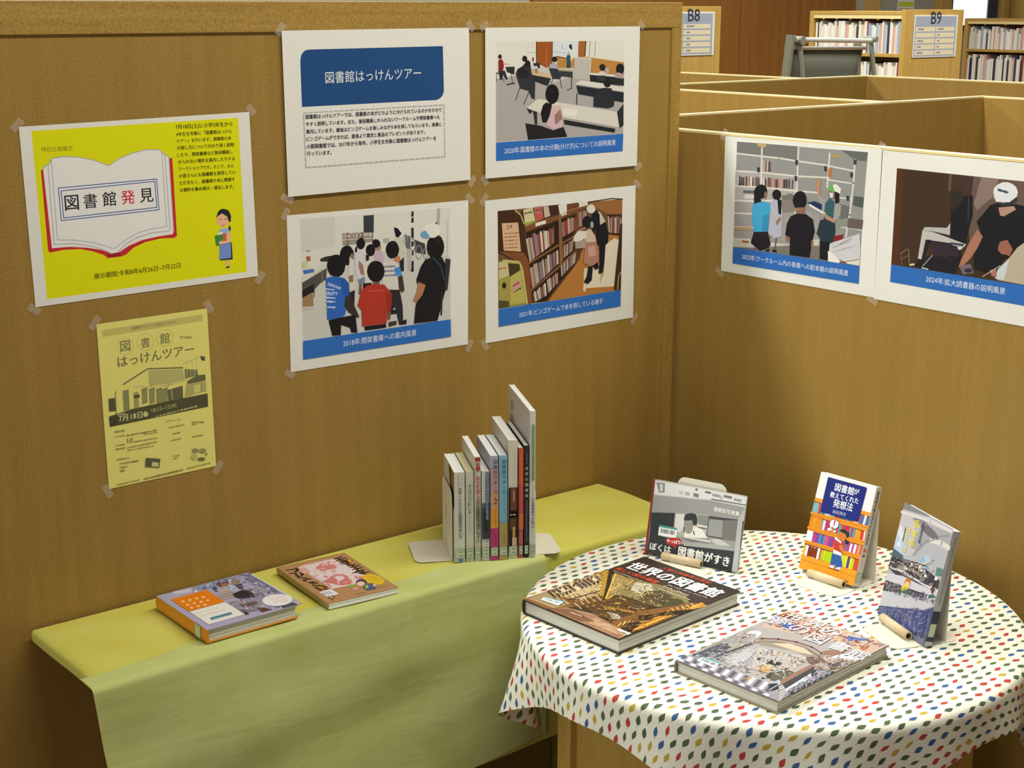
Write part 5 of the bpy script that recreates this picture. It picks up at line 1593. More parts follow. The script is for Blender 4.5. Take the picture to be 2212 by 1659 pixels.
('p',513,[98.4,12.2,105.3,12.8,98.8,34.7,90.7,35.2]),
('p',514,[110.3,12.4,117.2,13,110.5,36,102.5,36.6]),
('p',513,[122.2,12.7,129,13.3,122,37.2,114.1,37.9]),
('p',514,[134,12.9,140.8,13.5,133.6,38.5,125.8,39.3]),
('p',513,[145.7,13.2,152.5,13.8,145.1,39.7,137.4,40.6]),
('p',514,[157.4,13.4,164.2,14,156.6,41,149,42]),
('p',513,[169,13.7,175.8,14.3,168,42.2,160.5,43.3]),
('p',515,[4.2,1.6,13.4,1.5,10.4,9.4,1.5,9.3]),
('p',516,[17,1.6,26.1,1.4,23.2,9.4,14.2,9.2]),
('p',515,[29.6,1.5,38.7,1.4,35.8,9.3,27,9.2]),
('p',516,[42.2,1.5,51.2,1.4,48.4,9.3,39.6,9.1]),
('p',515,[54.7,1.5,63.7,1.3,61,9.2,52.2,9]),
('p',516,[67.2,1.4,76.1,1.3,73.5,9.2,64.7,9]),
('p',515,[79.6,1.4,88.5,1.3,85.9,9.1,77.2,8.9]),
('p',516,[91.9,1.4,100.8,1.3,98.2,9,89.6,8.9]),
('p',515,[104.2,1.3,113,1.2,110.5,9,101.9,8.8]),
('p',516,[116.4,1.3,125.2,1.2,122.7,8.9,114.2,8.8]),
('p',515,[128.5,1.3,137.3,1.2,134.9,8.9,126.4,8.7]),
('p',516,[140.6,1.2,149.3,1.1,147,8.8,138.5,8.7]),
('p',515,[152.7,1.2,161.3,1.1,159.1,8.8,150.6,8.6]),
('p',516,[164.6,1.2,173.2,1.1,171,8.7,162.6,8.6]),
('p',515,[176.5,1.1,185.1,1,183,8.7,174.6,8.5]),
('l',517,1.7,[120.5,21.9,122.8,35.4]),
('l',517,1.77,[127.2,24.5,127.6,34.8]),
('l',517,1.63,[133.8,27,132.4,34.3]),
('p',518,[158.7,36.8,166,49.8,183.4,32.6,174.9,18.6]),
('l',519,1.35,[172.6,21.6,170.6,43.7]),
('l',519,1.35,[180.8,24.7,182.4,42.3]),
('s',0,[520,521,522,523,524,525],[4.6,298.8,201.6,301.2,167.4,240.4,12.4,225.5],230,7,2.4,3),
('s',0,[64,526,527,528,529],[1.5,148.1,19,204.6,67.7,118.8,21.2,49.8],160,6,1.8,4),
('s',0,[530,531,532,533,534],[64.8,128.3,146.1,166.1,162.7,77,106.6,63.9],200,5,1.8,5),
('s',0,[535,536,537,501],[173.6,146.6,203.5,205.8,203.5,33,200.4,18.4],150,7,1.6,6),
('s',0,[538,539,540,541],[141,173.1,203.5,247.5,203.5,168,173.4,134.5],120,6,1.8,8),
('s',0,[542,543,544,545],[5.9,33.2,28,88.1,121.4,56.5,85.3,29.9],120,8,1.6,9),
('p',546,[23.7,40.3,59.9,42.3,62.3,21.6,26,21.9]),
('p',547,[23.7,40.3,59.9,42.3,60.3,38.1,24.1,36.6]),
('p',548,[28.7,34.9,30.5,35,31.5,27.1,29.7,27.1]),
('p',548,[32,35,33.8,35.1,34.8,27.1,33,27.1]),
('p',548,[35.3,35.2,37.1,35.2,38.1,27.2,36.3,27.1]),
('p',548,[37.8,35.2,39.1,35.3,40.1,27.2,38.8,27.2]),
('p',548,[39.8,35.3,41.6,35.4,42.6,27.2,40.8,27.2]),
('p',548,[42.3,35.4,43.1,35.4,44.1,27.2,43.3,27.2]),
('p',548,[43.8,35.4,45.1,35.5,46.1,27.2,44.8,27.2]),
('p',548,[46.5,35.5,47.2,35.6,48.2,27.2,47.5,27.2]),
('p',548,[48.7,35.6,50.5,35.7,51.5,27.3,49.7,27.2]),
('p',548,[51.2,35.7,53,35.8,54,27.3,52.2,27.3]),
('p',548,[53.7,35.8,54.5,35.8,55.5,27.3,54.7,27.3]),
('p',548,[55.2,35.8,56.4,35.9,57.4,27.3,56.2,27.3]),
('t',549,'世',13,263,48.2,265,1,0),
('t',549,'界',55.8,267.9,90.5,269.9,1,0),
('t',549,'の',92.6,265.2,126.9,267.2,1,0),
('t',549,'夢',3,232.9,37.8,235.1,1,0),
('t',549,'の',49,231.4,83.2,233.6,1,0),
('t',549,'図',93.7,219.2,127.2,221.4,1,0),
('t',549,'書',138.5,221.9,171.6,224.1,1,0),
('t',549,'館',177.4,218.8,210,221,1,0),
('l',550,2.55,[135.8,286.9,139.5,287.7]),
('l',550,1.56,[140.3,287.9,142.6,288.3]),
('l',550,2.41,[144.8,288.8,148.3,289.5]),
('l',550,1.77,[149.3,289.8,152.5,290.4]),
('l',550,2.13,[153.8,290.7,156.9,291.4]),
('l',550,1.63,[158.3,291.6,161.4,292.3])
],
'orange': [
('p',551,[0.2,191.8,185.8,191.8,185.8,0.2,0.2,0.2]),
('p',552,[31.6,191.8,64.6,184.8,58.5,170.9,31.7,177.6]),
('p',553,[69.7,191.8,146.9,191.8,150.6,169.2,112.4,169.1,84.1,161.6,59.9,166.1]),
('p',554,[127.8,173.4,134,173.8,131.6,165.7,125.4,165.3]),
('p',555,[132.3,185.9,138.5,186.3,136.1,178.1,129.9,177.7]),
('p',556,[120.1,178.7,126.3,179.1,123.9,171,117.8,170.6]),
('p',554,[95.6,185,101.8,185.4,99.5,177.3,93.4,176.9]),
('p',554,[129.3,174.9,135.6,175.3,133.2,167.2,127,166.8]),
('p',557,[140.1,178.2,146.4,178.6,144,170.5,137.7,170.1]),
('p',556,[80.7,176.2,86.8,176.6,84.6,168.5,78.5,168.2]),
('p',557,[118.9,176.5,125.1,176.9,122.7,168.8,116.5,168.4]),
('p',557,[136.4,181.3,142.7,181.7,140.3,173.6,134,173.2]),
('p',556,[95.8,178.9,101.9,179.3,99.7,171.2,93.5,170.8]),
('p',555,[105.4,184.2,111.6,184.6,109.3,176.4,103.1,176]),
('p',557,[120.3,173.6,126.6,174,124.2,165.9,118,165.5]),
('p',555,[143.1,177.5,149.4,177.9,146.9,169.8,140.7,169.4]),
('p',554,[129.9,172.1,136.1,172.4,133.7,164.3,127.5,164]),
('p',558,[138.6,172.4,144.9,172.7,142.5,164.6,136.2,164.2]),
('p',558,[108.5,170.5,114.7,170.9,112.4,162.9,106.2,162.5]),
('p',556,[150.3,186.6,156.7,187.1,154.2,178.8,147.9,178.4]),
('p',556,[86,178.3,92.1,178.7,89.9,170.6,83.8,170.2]),
('p',558,[117.4,184.6,123.6,185,121.2,176.9,115,176.5]),
('p',556,[80.7,175.4,86.8,175.7,84.6,167.7,78.6,167.3]),
('p',554,[93.5,182.2,99.7,182.6,97.4,174.5,91.3,174.1]),
('p',558,[82.8,175.6,88.9,176,86.7,167.9,80.6,167.5]),
('p',557,[64.2,172.2,70.2,172.6,68.1,164.6,62,164.2]),
('p',558,[118.1,177.3,124.3,177.7,121.9,169.6,115.8,169.2]),
('p',558,[117.3,180.1,123.5,180.5,121.1,172.4,114.9,172]),
('p',554,[100.5,183.5,106.6,183.9,104.4,175.8,98.2,175.4]),
('p',559,[162.9,190.7,185,190.4,183.2,112.1,180.2,62.2,167.3,94.8,162.6,151.8]),
('p',560,[162.9,180.1,170.3,180.4,168.3,174.1,161.3,173.5]),
('p',561,[162.8,175.5,170.2,175.9,168.3,169.6,161.3,169]),
('p',560,[163.3,94.4,170.5,94.6,168.6,88.7,161.8,88.2]),
('p',561,[159.5,133.2,166.8,133.4,164.9,127.4,158,126.8]),
('p',560,[164.2,134,171.5,134.3,169.6,128.2,162.7,127.6]),
('p',562,[169.3,99.5,176.5,99.7,174.6,93.8,167.8,93.3]),
('p',563,[160.9,135,168.2,135.3,166.2,129.2,159.3,128.7]),
('p',562,[161.3,181.1,168.7,181.4,166.8,175.1,159.7,174.5]),
('p',562,[165.9,129.3,173.2,129.6,171.2,123.5,164.3,123]),
('p',562,[165.9,138.3,173.2,138.6,171.3,132.4,164.3,131.9]),
('p',560,[160.6,81,167.8,81.1,165.9,75.3,159.1,74.8]),
('p',560,[167.1,129.1,174.4,129.3,172.4,123.2,165.5,122.7]),
('p',560,[164.5,120.2,171.8,120.5,169.9,114.4,163,113.9]),
('p',560,[162.1,132.5,169.4,132.8,167.5,126.7,160.6,126.2]),
('p',560,[161.1,148.7,168.4,149,166.5,142.8,159.6,142.3]),
('p',560,[167.4,121.3,174.7,121.5,172.8,115.5,165.9,114.9]),
('p',563,[163,85.5,170.1,85.7,168.2,79.8,161.4,79.4]),
('p',561,[168.1,97.9,175.3,98.1,173.4,92.2,166.6,91.7]),
('p',563,[158.7,113.6,165.9,113.9,164,107.9,157.2,107.4]),
('p',561,[158.5,174.9,165.8,175.2,163.9,168.9,156.9,168.3]),
('p',560,[166.1,120.3,173.4,120.5,171.4,114.5,164.6,114]),
('p',563,[170.5,110.4,177.8,110.6,175.9,104.6,169,104.1]),
('p',561,[165.2,173.5,172.6,173.8,170.6,167.5,163.6,166.9]),
('p',560,[160,136.6,167.3,136.9,165.4,130.8,158.5,130.2]),
('l',564,2.14,[183.5,178.1,185.7,35.9]),
('l',565,1.42,[174.5,134.5,171.3,87.8]),
('p',566,[110.6,178.2,135,175.5,124.4,151.9,107.4,150.4]),
('p',567,[116.6,171.9,129.5,170.7,124,156,113.6,156.7]),
('p',568,[95.4,167.6,104.3,164.2,97.9,143,91.4,140.9]),
('p',569,[97.1,151.2,116.9,157.9,119.3,133.3,95.9,129.8]),
('p',570,[87.6,129.2,115.6,136.3,114.3,115.1,109.4,97.1,82.3,100.7]),
('l',571,1.42,[89.4,127.7,115.5,128.9]),
('l',572,1.42,[88,122.2,114.1,122.7]),
('l',571,1.36,[86.6,116.8,112.7,116.4]),
('l',572,1.36,[85.1,111.4,111.3,110.2]),
('l',571,1.42,[83.7,106,109.9,104]),
('p',573,[149.6,158.3,146.1,153.8,142,151.2,138.2,151.1,135.4,153.3,134.1,157.6,134.6,163.1,136.9,168.6,140.4,173.2,144.5,175.9,148.3,176.1,151.2,173.8,152.4,169.4,151.9,163.9]),
('p',574,[109.2,148.9,127.3,157.1,130.4,143.3,123.8,122.3,115.6,136.3]),
('p',575,[134.8,151.1,147.1,148.8,138.9,125.1,141.5,97,135.8,75.9,110.6,85.3,105.7,100,111.6,117.3,131.2,116.3]),
('p',576,[113.4,115.8,134.1,121.4,136.3,97.4,125.8,83.9,108,94.6]),
('p',577,[146.3,119.1,148.5,113.6,144.1,106,141,110]),
('p',578,[140,94.5,160.6,92.7,150.6,71.4,133.4,74.2]),
('p',579,[164.6,127.1,171,91.8,154.6,82.7,147,111.1]),
('p',580,[87.2,86,148.7,72.8,115.4,21.4,83.3,33.3]),
('l',581,1.78,[112,87.7,105.3,71.6]),
('p',582,[96.1,64.7,101.1,64.3,100.5,47.2,94.7,46.3]),
('p',583,[100.5,64.1,105.5,63.6,104.4,46.9,98.6,45.9]),
('p',584,[104.8,63.4,109.9,63,108.4,46.5,102.6,45.5]),
('p',582,[109.2,62.8,114.2,62.3,112.4,46.1,106.6,45.2]),
('p',585,[113.6,62.1,118.6,61.6,116.4,45.7,110.6,44.8]),
('p',585,[118,61.5,123,61,120.4,45.3,114.6,44.4]),
('p',584,[122.4,60.8,127.4,60.3,124.4,45,118.6,44]),
('p',586,[110.6,28.7,121.4,27.1,131.4,8.7,110.3,8.4]),
('p',587,[83.8,43.2,92.3,39.9,88.5,15.5,81.8,17.4]),
('p',588,[150,21.7,180.9,11.1,183.6,0.2,148.5,2]),
('p',589,[175.5,15.4,185.8,3.1,176.8,0.3]),
('l',590,0.86,[100.4,28.3,93.8,41.3]),
('l',590,0.92,[96,22.2,77.6,45.2]),
('l',590,0.92,[103.9,29.2,76.3,44.6]),
('l',590,0.86,[91.9,21.2,81.7,38.7]),
('l',590,0.86,[76.4,35.3,105.6,22.4]),
('l',590,0.92,[66.6,47.1,115.7,20.7]),
('l',590,0.92,[110.2,15.7,95.1,29.5]),
('l',590,0.92,[88.3,31.1,115.5,18.8]),
('l',590,0.92,[84.8,38.4,76.8,45.2]),
('l',590,0.86,[81.4,42.9,97.6,29.9]),
('l',590,0.92,[82.3,33.1,86,35.8]),
('l',590,0.86,[75.9,37.6,110.8,21.6]),
('s',0,[562,591,592,593,594],[72.5,189.8,182.5,190.5,177.2,57.3,118.5,141.5],150,6,2,3),
('s',0,[595,596,597,598,599],[87.2,86,154.6,82.7,171.4,4.6,83.2,19.7],110,6,1.8,4),
('p',600,[12.8,159.9,83.5,160.6,81.4,90.7,12.4,91.1]),
('p',601,[12.8,89.4,80.9,89.7,82.6,18.8,12.6,18.5]),
('p',602,[28.3,135.3,25.8,132.7,23.2,133,21.9,135.8,22.8,139.7,25.3,142.3,27.9,142.1,29.1,139.2]),
('l',600,0.94,[23.7,139,27.3,136]),
('p',602,[40.6,134.1,38.1,131.5,35.4,131.7,34.2,134.6,35.1,138.5,37.6,141,40.2,140.8,41.5,137.9]),
('l',600,1,[36,137.7,39.7,134.8]),
('p',602,[53,132.8,50.4,130.3,47.8,130.5,46.5,133.4,47.5,137.2,50,139.8,52.7,139.6,53.9,136.7]),
('l',600,0.92,[48.4,136.5,52,133.6]),
('p',602,[65.4,131.6,62.8,129,60.2,129.2,59,132.1,59.9,136,62.4,138.6,65.1,138.4,66.3,135.5]),
('l',600,0.94,[60.8,135.2,64.5,132.3]),
('p',602,[27.5,116.7,25,114.2,22.4,114.4,21.2,117.2,22.1,121,24.5,123.6,27.2,123.4,28.4,120.5]),
('l',600,0.92,[23,120.3,26.6,117.4]),
('p',602,[39.7,115.4,37.3,112.9,34.6,113.1,33.4,116,34.3,119.8,36.8,122.3,39.4,122.1,40.6,119.2]),
('l',600,0.94,[35.2,119.1,38.8,116.2]),
('p',602,[52,114.2,49.5,111.6,46.9,111.8,45.7,114.7,46.6,118.5,49.1,121.1,51.7,120.8,53,118]),
('l',600,1,[47.5,117.8,51.1,114.9]),
('p',602,[64.4,112.9,61.9,110.3,59.2,110.6,58,113.4,58.9,117.2,61.5,119.8,64.1,119.6,65.3,116.7]),
('l',600,0.92,[59.8,116.5,63.5,113.6]),
('p',602,[26.7,100.5,24.2,98,21.6,98.3,20.4,101.1,21.2,104.8,23.7,107.3,26.3,107.1,27.5,104.3]),
('l',600,0.92,[22.1,104.1,25.8,101.3]),
('p',602,[38.8,99.2,36.3,96.7,33.7,97,32.5,99.8,33.4,103.6,35.9,106.1,38.5,105.8,39.7,103]),
('l',600,1,[34.3,102.8,37.9,100]),
('p',602,[51,97.9,48.5,95.4,45.9,95.7,44.7,98.5,45.6,102.3,48.1,104.8,50.7,104.5,51.9,101.7]),
('l',600,0.92,[46.5,101.5,50.1,98.6]),
('l',603,1.64,[14,74.8,16,74.7]),
('l',603,1.14,[17.7,74.6,20.5,74.5]),
('l',603,1.36,[21.4,74.5,23.9,74.4]),
('l',603,1.56,[25.2,74.4,27.9,74.3]),
('l',603,0.99,[29,74.2,30.9,74.2]),
('l',603,1.28,[32.7,74.1,35.7,74]),
('l',603,1,[36.5,74,39.3,73.9]),
('l',603,1.5,[40.2,73.9,42.7,73.8]),
('l',603,1.7,[44,73.7,46.2,73.6]),
('l',603,1,[47.8,73.6,50.9,73.5]),
('l',603,1.35,[51.6,73.5,53.5,73.4]),
('l',603,1.28,[55.4,73.3,58.5,73.2]),
('l',604,1.72,[16,59.6,19.1,59.5]),
('l',604,1.06,[19.8,59.4,21.7,59.4]),
('l',604,1.56,[23.6,59.3,26.6,59.1]),
('l',604,1.2,[27.4,59.1,30.2,59]),
('l',604,1.42,[31.2,58.9,33.9,58.8]),
('l',604,1.14,[35.1,58.8,37.7,58.7]),
('l',604,1.28,[38.9,58.6,41.4,58.5]),
('l',604,1.7,[42.7,58.4,45.6,58.3]),
('l',604,1.42,[46.6,58.3,49.8,58.1]),
('l',604,1.2,[50.4,58.1,52.9,58]),
('l',604,1,[54.3,57.9,56.2,57.8]),
('l',604,1.14,[58.2,57.8,60.7,57.7]),
('l',604,1.64,[62,57.6,64.5,57.5]),
('p',605,[27.1,42.7,67.7,42.3,65,30.8,25.5,30.6]),
('l',564,1.92,[29.1,32.5,30.5,32.4]),
('l',564,2.06,[31.6,32.4,33.2,32.3]),
('l',564,1.42,[34.2,32.2,36,32.2]),
('l',564,2.28,[36.7,32.1,38,32.1]),
('l',564,1.64,[39.3,32,40.8,31.9]),
('l',564,1.92,[41.8,31.9,44,31.8]),
('l',564,1.78,[44.4,31.8,46.4,31.7]),
('l',564,1.5,[47,31.6,48.8,31.5]),
('l',564,2.36,[49.5,31.5,51.4,31.4]),
('l',564,2.2,[52.1,31.4,53.9,31.3]),
('l',564,1.5,[54.7,31.3,56.6,31.2]),
('l',564,2.06,[57.3,31.1,59.2,31]),
('l',564,1.36,[59.9,31,61.4,30.9]),
('l',564,1.92,[62.4,30.9,64.5,30.8]),
('p',606,[180.2,24.6,174.1,17.5,166.1,13,157.1,11.5,148.1,13.3,140.4,18,134.6,25.2,131.6,34,131.7,43.3,134.9,52.2,140.8,59.4,148.8,64.1,158,65.8,167.1,64.1,175,59.2,180.8,51.9,183.8,42.9,183.6,33.4]),
('l',607,1.64,[151.4,54.8,154.1,54.1]),
('l',607,1.2,[154.8,53.9,157.1,53.3]),
('l',607,1.28,[158.3,53,160.7,52.4]),
('l',607,1.2,[161.8,52.1,164.5,51.4]),
('l',607,1.42,[165.3,51.2,167.6,50.6]),
('l',607,1.42,[168.8,50.3,171.7,49.5]),
('l',607,1.64,[172.3,49.4,174.4,48.8]),
('l',607,1.14,[175.8,48.5,178.3,47.8]),
('l',607,1.64,[150.1,46.5,151.9,46]),
('l',607,1.14,[153.5,45.6,156,45]),
('l',607,1.36,[156.9,44.8,159.1,44.3]),
('l',607,1.64,[160.3,44,162.7,43.4]),
('l',607,0.99,[163.6,43.1,165.4,42.7]),
('l',607,1.36,[167,42.3,169.7,41.7]),
('l',607,0.92,[170.4,41.5,173,40.9]),
('l',607,1.58,[173.9,40.7,176.1,40.1]),
('l',607,1.78,[148.8,38.2,151.5,37.6]),
('l',607,1.06,[152.1,37.5,153.8,37.1]),
('l',607,1.56,[155.4,36.7,158,36.1]),
('l',607,1.22,[158.7,35.9,161.1,35.4]),
('l',607,1.42,[162,35.2,164.3,34.6]),
('l',607,1.14,[165.3,34.4,167.6,33.9]),
('l',607,1.35,[168.6,33.6,170.7,33.2]),
('l',607,1.78,[171.9,32.9,174.3,32.3]),
('l',607,1.36,[147.6,30,149.4,29.6]),
('l',607,1.42,[150.8,29.3,152.7,28.9]),
('l',607,1,[153.9,28.6,156.2,28.1]),
('l',607,1.64,[157.1,27.9,158.7,27.6]),
('l',607,1.14,[160.3,27.2,162.2,26.8]),
('l',607,1.35,[163.5,26.6,166.2,26]),
('l',607,1.35,[166.7,25.9,169.2,25.3]),
('l',607,1.06,[169.9,25.2,172.2,24.7])
],
'kraft': [
('p',608,[0.2,209.8,141.8,209.8,141.8,0.2,0.2,0.2]),
('p',609,[34.5,194.5,110.1,197.1,122.8,91.2,100.2,56.3,38.1,60.8,37.3,78.3]),
('p',610,[31.4,185.4,44.3,188.1,43.5,155.3,26,156.1]),
('p',611,[59.1,170.8,77,185.4,91.9,183.2,97.9,163.9,92.5,148.6,61.7,150.4]),
('p',612,[87.9,185.9,96,188.3,96.9,172.2,86,171.8]),
('p',613,[58,113.1,77.9,121.3,91.5,112.2,88.7,78.2,76.9,61.6,55.4,69.4,45.2,93.6]),
('p',614,[70.3,111.9,84.7,109.5,80,91.1,65.8,93.7]),
('p',615,[37.1,102.5,52,106.5,52.2,92.3,42.5,88.5]),
('p',616,[59.4,77,76.3,79.5,83.5,64.1,61,65.6]),
('p',617,[99.8,88.5,112.4,87.2,108.9,71.6,97.3,79.4]),
('s',0,[611,618,619,620,621],[35.7,186.3,111.7,189.7,107,72.9,38.3,70.8],70,8,3,3),
('l',622,0.94,[35.6,149.7,33.3,129.8]),
('l',622,0.94,[37.1,141.5,34.2,120.6]),
('l',622,0.94,[38.6,133.3,35.2,111.5]),
('l',622,0.94,[40.1,125.2,36.1,102.5]),
('l',622,0.86,[41.6,117.1,37.1,93.6]),
('l',622,0.86,[43,109,38,84.6]),
('l',622,0.94,[44.5,101,39,75.8]),
('l',622,0.86,[46,93.1,39.9,67]),
('l',623,2.88,[46.2,197.3,51.1,197.6]),
('l',623,2.88,[54.7,197.8,60,198.1]),
('l',623,2.08,[63.2,198.3,69.3,198.6]),
('l',623,3.47,[71.9,198.8,76.1,199]),
('l',623,2.39,[80.5,199.2,85.6,199.5]),
('l',623,2.83,[89.3,199.7,96.7,200.1]),
('l',624,4.55,[8.7,190.9,19.9,187.9,28.5,187.4]),
('l',624,5.13,[28.4,189.7,26.6,179.1,18.4,174.2]),
('l',624,4.55,[6.2,172.3,17.7,167.5]),
('l',624,4.55,[14.6,163.7,12.5,143.7]),
('l',624,4.55,[23.9,164.7,26,156.1,18.4,148.3]),
('l',624,4.6,[10.6,145,22.5,133.5]),
('l',624,4.55,[18,129.5,27.8,126.4]),
('l',624,4.47,[13,129.4,15.5,119.3]),
('l',624,4.52,[17.2,112.6,21.5,101.4]),
('l',624,4.55,[23.1,112,28.1,99.6]),
('l',624,4.47,[16.3,96,31.2,81.1]),
('l',624,4.47,[16.2,85.9,17.8,64.7]),
('l',624,4.52,[25.6,89.7,33.3,70.8]),
('l',624,4.47,[21.6,72.1,29.5,63.4]),
('l',624,4.05,[111.2,194,129.8,197.8]),
('l',624,4.1,[109.6,183.3,132.7,187.8]),
('l',624,4.19,[111.6,174.2,132.1,176.4]),
('l',624,4.19,[118.9,192.9,121.7,167.5]),
('l',624,4.19,[114.1,168.7,136.6,169.5]),
('l',624,4.1,[124.8,173.3,119,150]),
('l',624,4.05,[109,164.3,125.1,153.7]),
('l',624,4.13,[126.7,164.2,116.1,157.3]),
('l',624,4.1,[115.8,146.7,132.2,146.6]),
('l',624,4.1,[115.8,136.9,135.1,137]),
('l',624,4.05,[124,146.7,123.8,121.8]),
('l',624,4.1,[114.6,124.9,133.8,124.9]),
('l',624,4.02,[113.1,112.4,132.5,112.9]),
('l',624,4.05,[120.6,120.9,118.9,93.8]),
('l',624,4.1,[114.5,100.4,135.5,99]),
('l',624,4.1,[126.1,111.2,122.8,91.2]),
('l',624,4.05,[106.2,109.7,115.6,107.1]),
('p',625,[132.1,176.4,136.6,169.5,130.4,163.3,126.3,168.4]),
('p',626,[22.2,83.1,28.3,80.4,24.3,70.3,19.7,73.4]),
('p',627,[133.6,35.6,127.6,30.4,121,29.5,114.7,32.9,109.6,40.2,106.6,50.3,106,61.7,107.9,72.8,112.2,81.8,118.2,87.3,125,88.4,131.5,85,136.6,77.4,139.7,67,140.1,55.4,138,44.3]),
('l',628,1.94,[119.2,75.5,121.7,74.1]),
('l',628,1.44,[122.3,73.8,124.3,72.7]),
('l',628,1.58,[125.4,72.1,127.5,71]),
('l',628,1.36,[128.5,70.5,130.9,69.2]),
('l',628,1.72,[131.7,68.8,133.7,67.7]),
('l',628,1.86,[117.8,66.4,119.5,65.5]),
('l',628,1.3,[120.9,64.7,123.3,63.4]),
('l',628,1.5,[124.1,62.9,126.2,61.8]),
('l',628,1.94,[127.3,61.2,129.6,60]),
('l',628,1.08,[130.5,59.5,132.1,58.6]),
('l',628,1.94,[116.3,57.4,119,55.9]),
('l',628,1.17,[119.5,55.6,121.2,54.7]),
('l',628,1.8,[122.8,53.8,125.3,52.5]),
('l',628,1.44,[126,52.1,128.4,50.8]),
('l',628,1.72,[129.3,50.3,131.5,49.1]),
('p',629,[10.5,57.8,35.5,60.6,37.5,31.4,13.6,28.4]),
('l',593,1.72,[14.4,52.5,15.5,41.3]),
('l',593,1.8,[20.6,52.2,21.6,39.7]),
('l',593,1.72,[26.9,51.8,27.6,38.1]),
('l',624,1.14,[23.3,21.7,21.9,19.6,20,18.2,18,17.6,16.1,17.9,14.4,19,13.3,20.8,12.9,23.1,13.1,25.7,14,28.1,15.5,30.2,17.3,31.6,19.3,32.2,21.3,32,22.9,30.8,24,29,24.5,26.7,24.2,24.1,23.3,21.7]),
('l',624,1.08,[16,19,14.3,8.8]),
('p',630,[105.2,51.5,100.6,45.5,95.3,41.9,90.3,41.3,86.6,43.8,84.9,49,85.5,55.8,88.3,62.9,92.9,69,98.2,72.7,103.3,73.4,107.1,70.9,108.8,65.6,108.1,58.7]),
('p',631,[99.8,48.2,96.7,44.3,92.9,42,89.2,41.9,86.4,43.8,84.9,47.5,85,52.2,86.8,57,89.9,60.9,93.7,63.2,97.5,63.4,100.3,61.4,101.8,57.7,101.6,53]),
('p',632,[70.4,59.2,81.6,58.4,78,47.2,67.8,45.2]),
('p',633,[97.8,47.4,114.1,43.4,105.3,14.8,87.9,16.6,86,31.4]),
('p',634,[95.9,41.8,102.1,41.1,94.4,25.6,89.6,27.6]),
('p',635,[67.8,40.5,81.7,44.6,77.6,30.4,67.4,30.6]),
('p',631,[112.4,30.5,111.1,28.8,109.5,27.7,108.1,27.4,107.1,28.1,106.7,29.6,106.9,31.6,107.8,33.7,109.2,35.4,110.7,36.6,112.2,36.8,113.2,36.1,113.6,34.6,113.3,32.6]),
('l',636,1.66,[109.1,19,110.4,18.9]),
('l',636,1.17,[111.6,18.8,113.5,18.6]),
('l',636,1.3,[114.1,18.5,115.8,18.4]),
('l',636,1.58,[116.6,18.3,118.4,18.1]),
('l',636,1.08,[119.2,18,120.5,17.9]),
('l',636,1.3,[121.7,17.7,123.7,17.5]),
('l',636,1,[124.2,17.5,126.1,17.3]),
('l',636,1.58,[126.8,17.2,128.4,17.1]),
('l',636,1.44,[63.1,13.7,65.2,13.4]),
('l',636,0.86,[65.6,13.4,66.9,13.2]),
('l',636,1.3,[68.2,13,70.1,12.8]),
('l',636,1,[70.7,12.7,72.6,12.5]),
('l',636,1.22,[73.3,12.4,75.1,12.1]),
('l',636,0.94,[75.8,12,77.6,11.8]),
('l',636,1,[78.4,11.7,80,11.4])
],
'photo': [
('p',637,[4.4,145.1,199.8,145.8,199.8,0.2,5,0.2]),
('p',638,[4.4,145.1,199.8,145.8,198.9,127.1,127.3,128.4,4.8,116.9]),
('l',639,2.04,[5.5,116.8,127.5,127.1,199,126.5]),
('p',640,[7,141.6,25.8,142.9,27.4,124.2,15.1,122.7]),
('p',641,[14.5,139.7,22.5,140,23.5,126.2,16.5,125.6]),
('p',642,[57.5,134.2,66.2,134.2,67.2,126.6,58.5,126.5]),
('p',643,[70.6,133.9,80.6,133.9,81.5,127.6,71.4,127.5]),
('p',644,[88.5,134.5,100,134.5,101,127.5,89.5,127.5]),
('p',645,[91.5,144.1,96.5,144.1,97,140.3,92,140.3]),
('p',646,[112.4,142.6,125.2,142.7,125.8,138.9,113,138.8]),
('p',647,[128.4,140.3,144,140.4,144.8,135.3,129.2,135.2]),
('p',648,[152.3,141.9,169.1,142,169.9,137,153,136.9]),
('p',649,[173.8,139.4,189.2,139.4,190,134.4,174.6,134.3]),
('p',650,[144.2,139.2,149.8,139.2,151,131.7,145.3,131.6]),
('l',651,2.02,[127.9,129.2,198.4,130.3]),
('p',652,[4.6,80.9,55.3,88.9,57,52.9,23.4,54.7,9.8,30.2,7.3,25.6]),
('p',653,[7.3,51.6,24.8,54.9,25.3,38.7,49.3,37.8,76.9,30.9,186.7,38.9,186.8,0.7,5,0.2]),
('p',654,[55.3,88.9,126,98,126.8,52.8,69.2,44.4,56.3,52.8]),
('p',322,[57.7,88,75,89.9,76.5,67.4,71.1,52.9,58.9,56]),
('p',655,[103.5,93.9,126.3,96.1,127.3,74.4,107.5,76]),
('l',656,3.16,[105.5,74.3,126.6,74.2]),
('l',657,2.86,[108.3,70.1,124.1,71.1]),
('l',658,2.86,[107.4,65.9,126.6,64.2]),
('p',659,[127,96.2,187,100.2,189.2,59.5,159.5,56.5,126.2,56.7]),
('p',660,[128.5,90.6,156.8,93.2,159.1,59.1,128.1,58.5]),
('p',661,[156.8,93.2,186.5,98.8,188,58,159.5,56.5]),
('p',662,[187.1,99.5,198.4,125.7,198.9,127.1,199.8,142.8,198.6,0.2,187,0.2,188.1,39.2]),
('p',663,[197,99.4,199.8,99.3,199.8,48.4,198.6,49.3]),
('p',664,[79.3,57.2,97.9,71.5,115.8,68.2,129.6,53.4,118.2,51.2,80.9,45.3]),
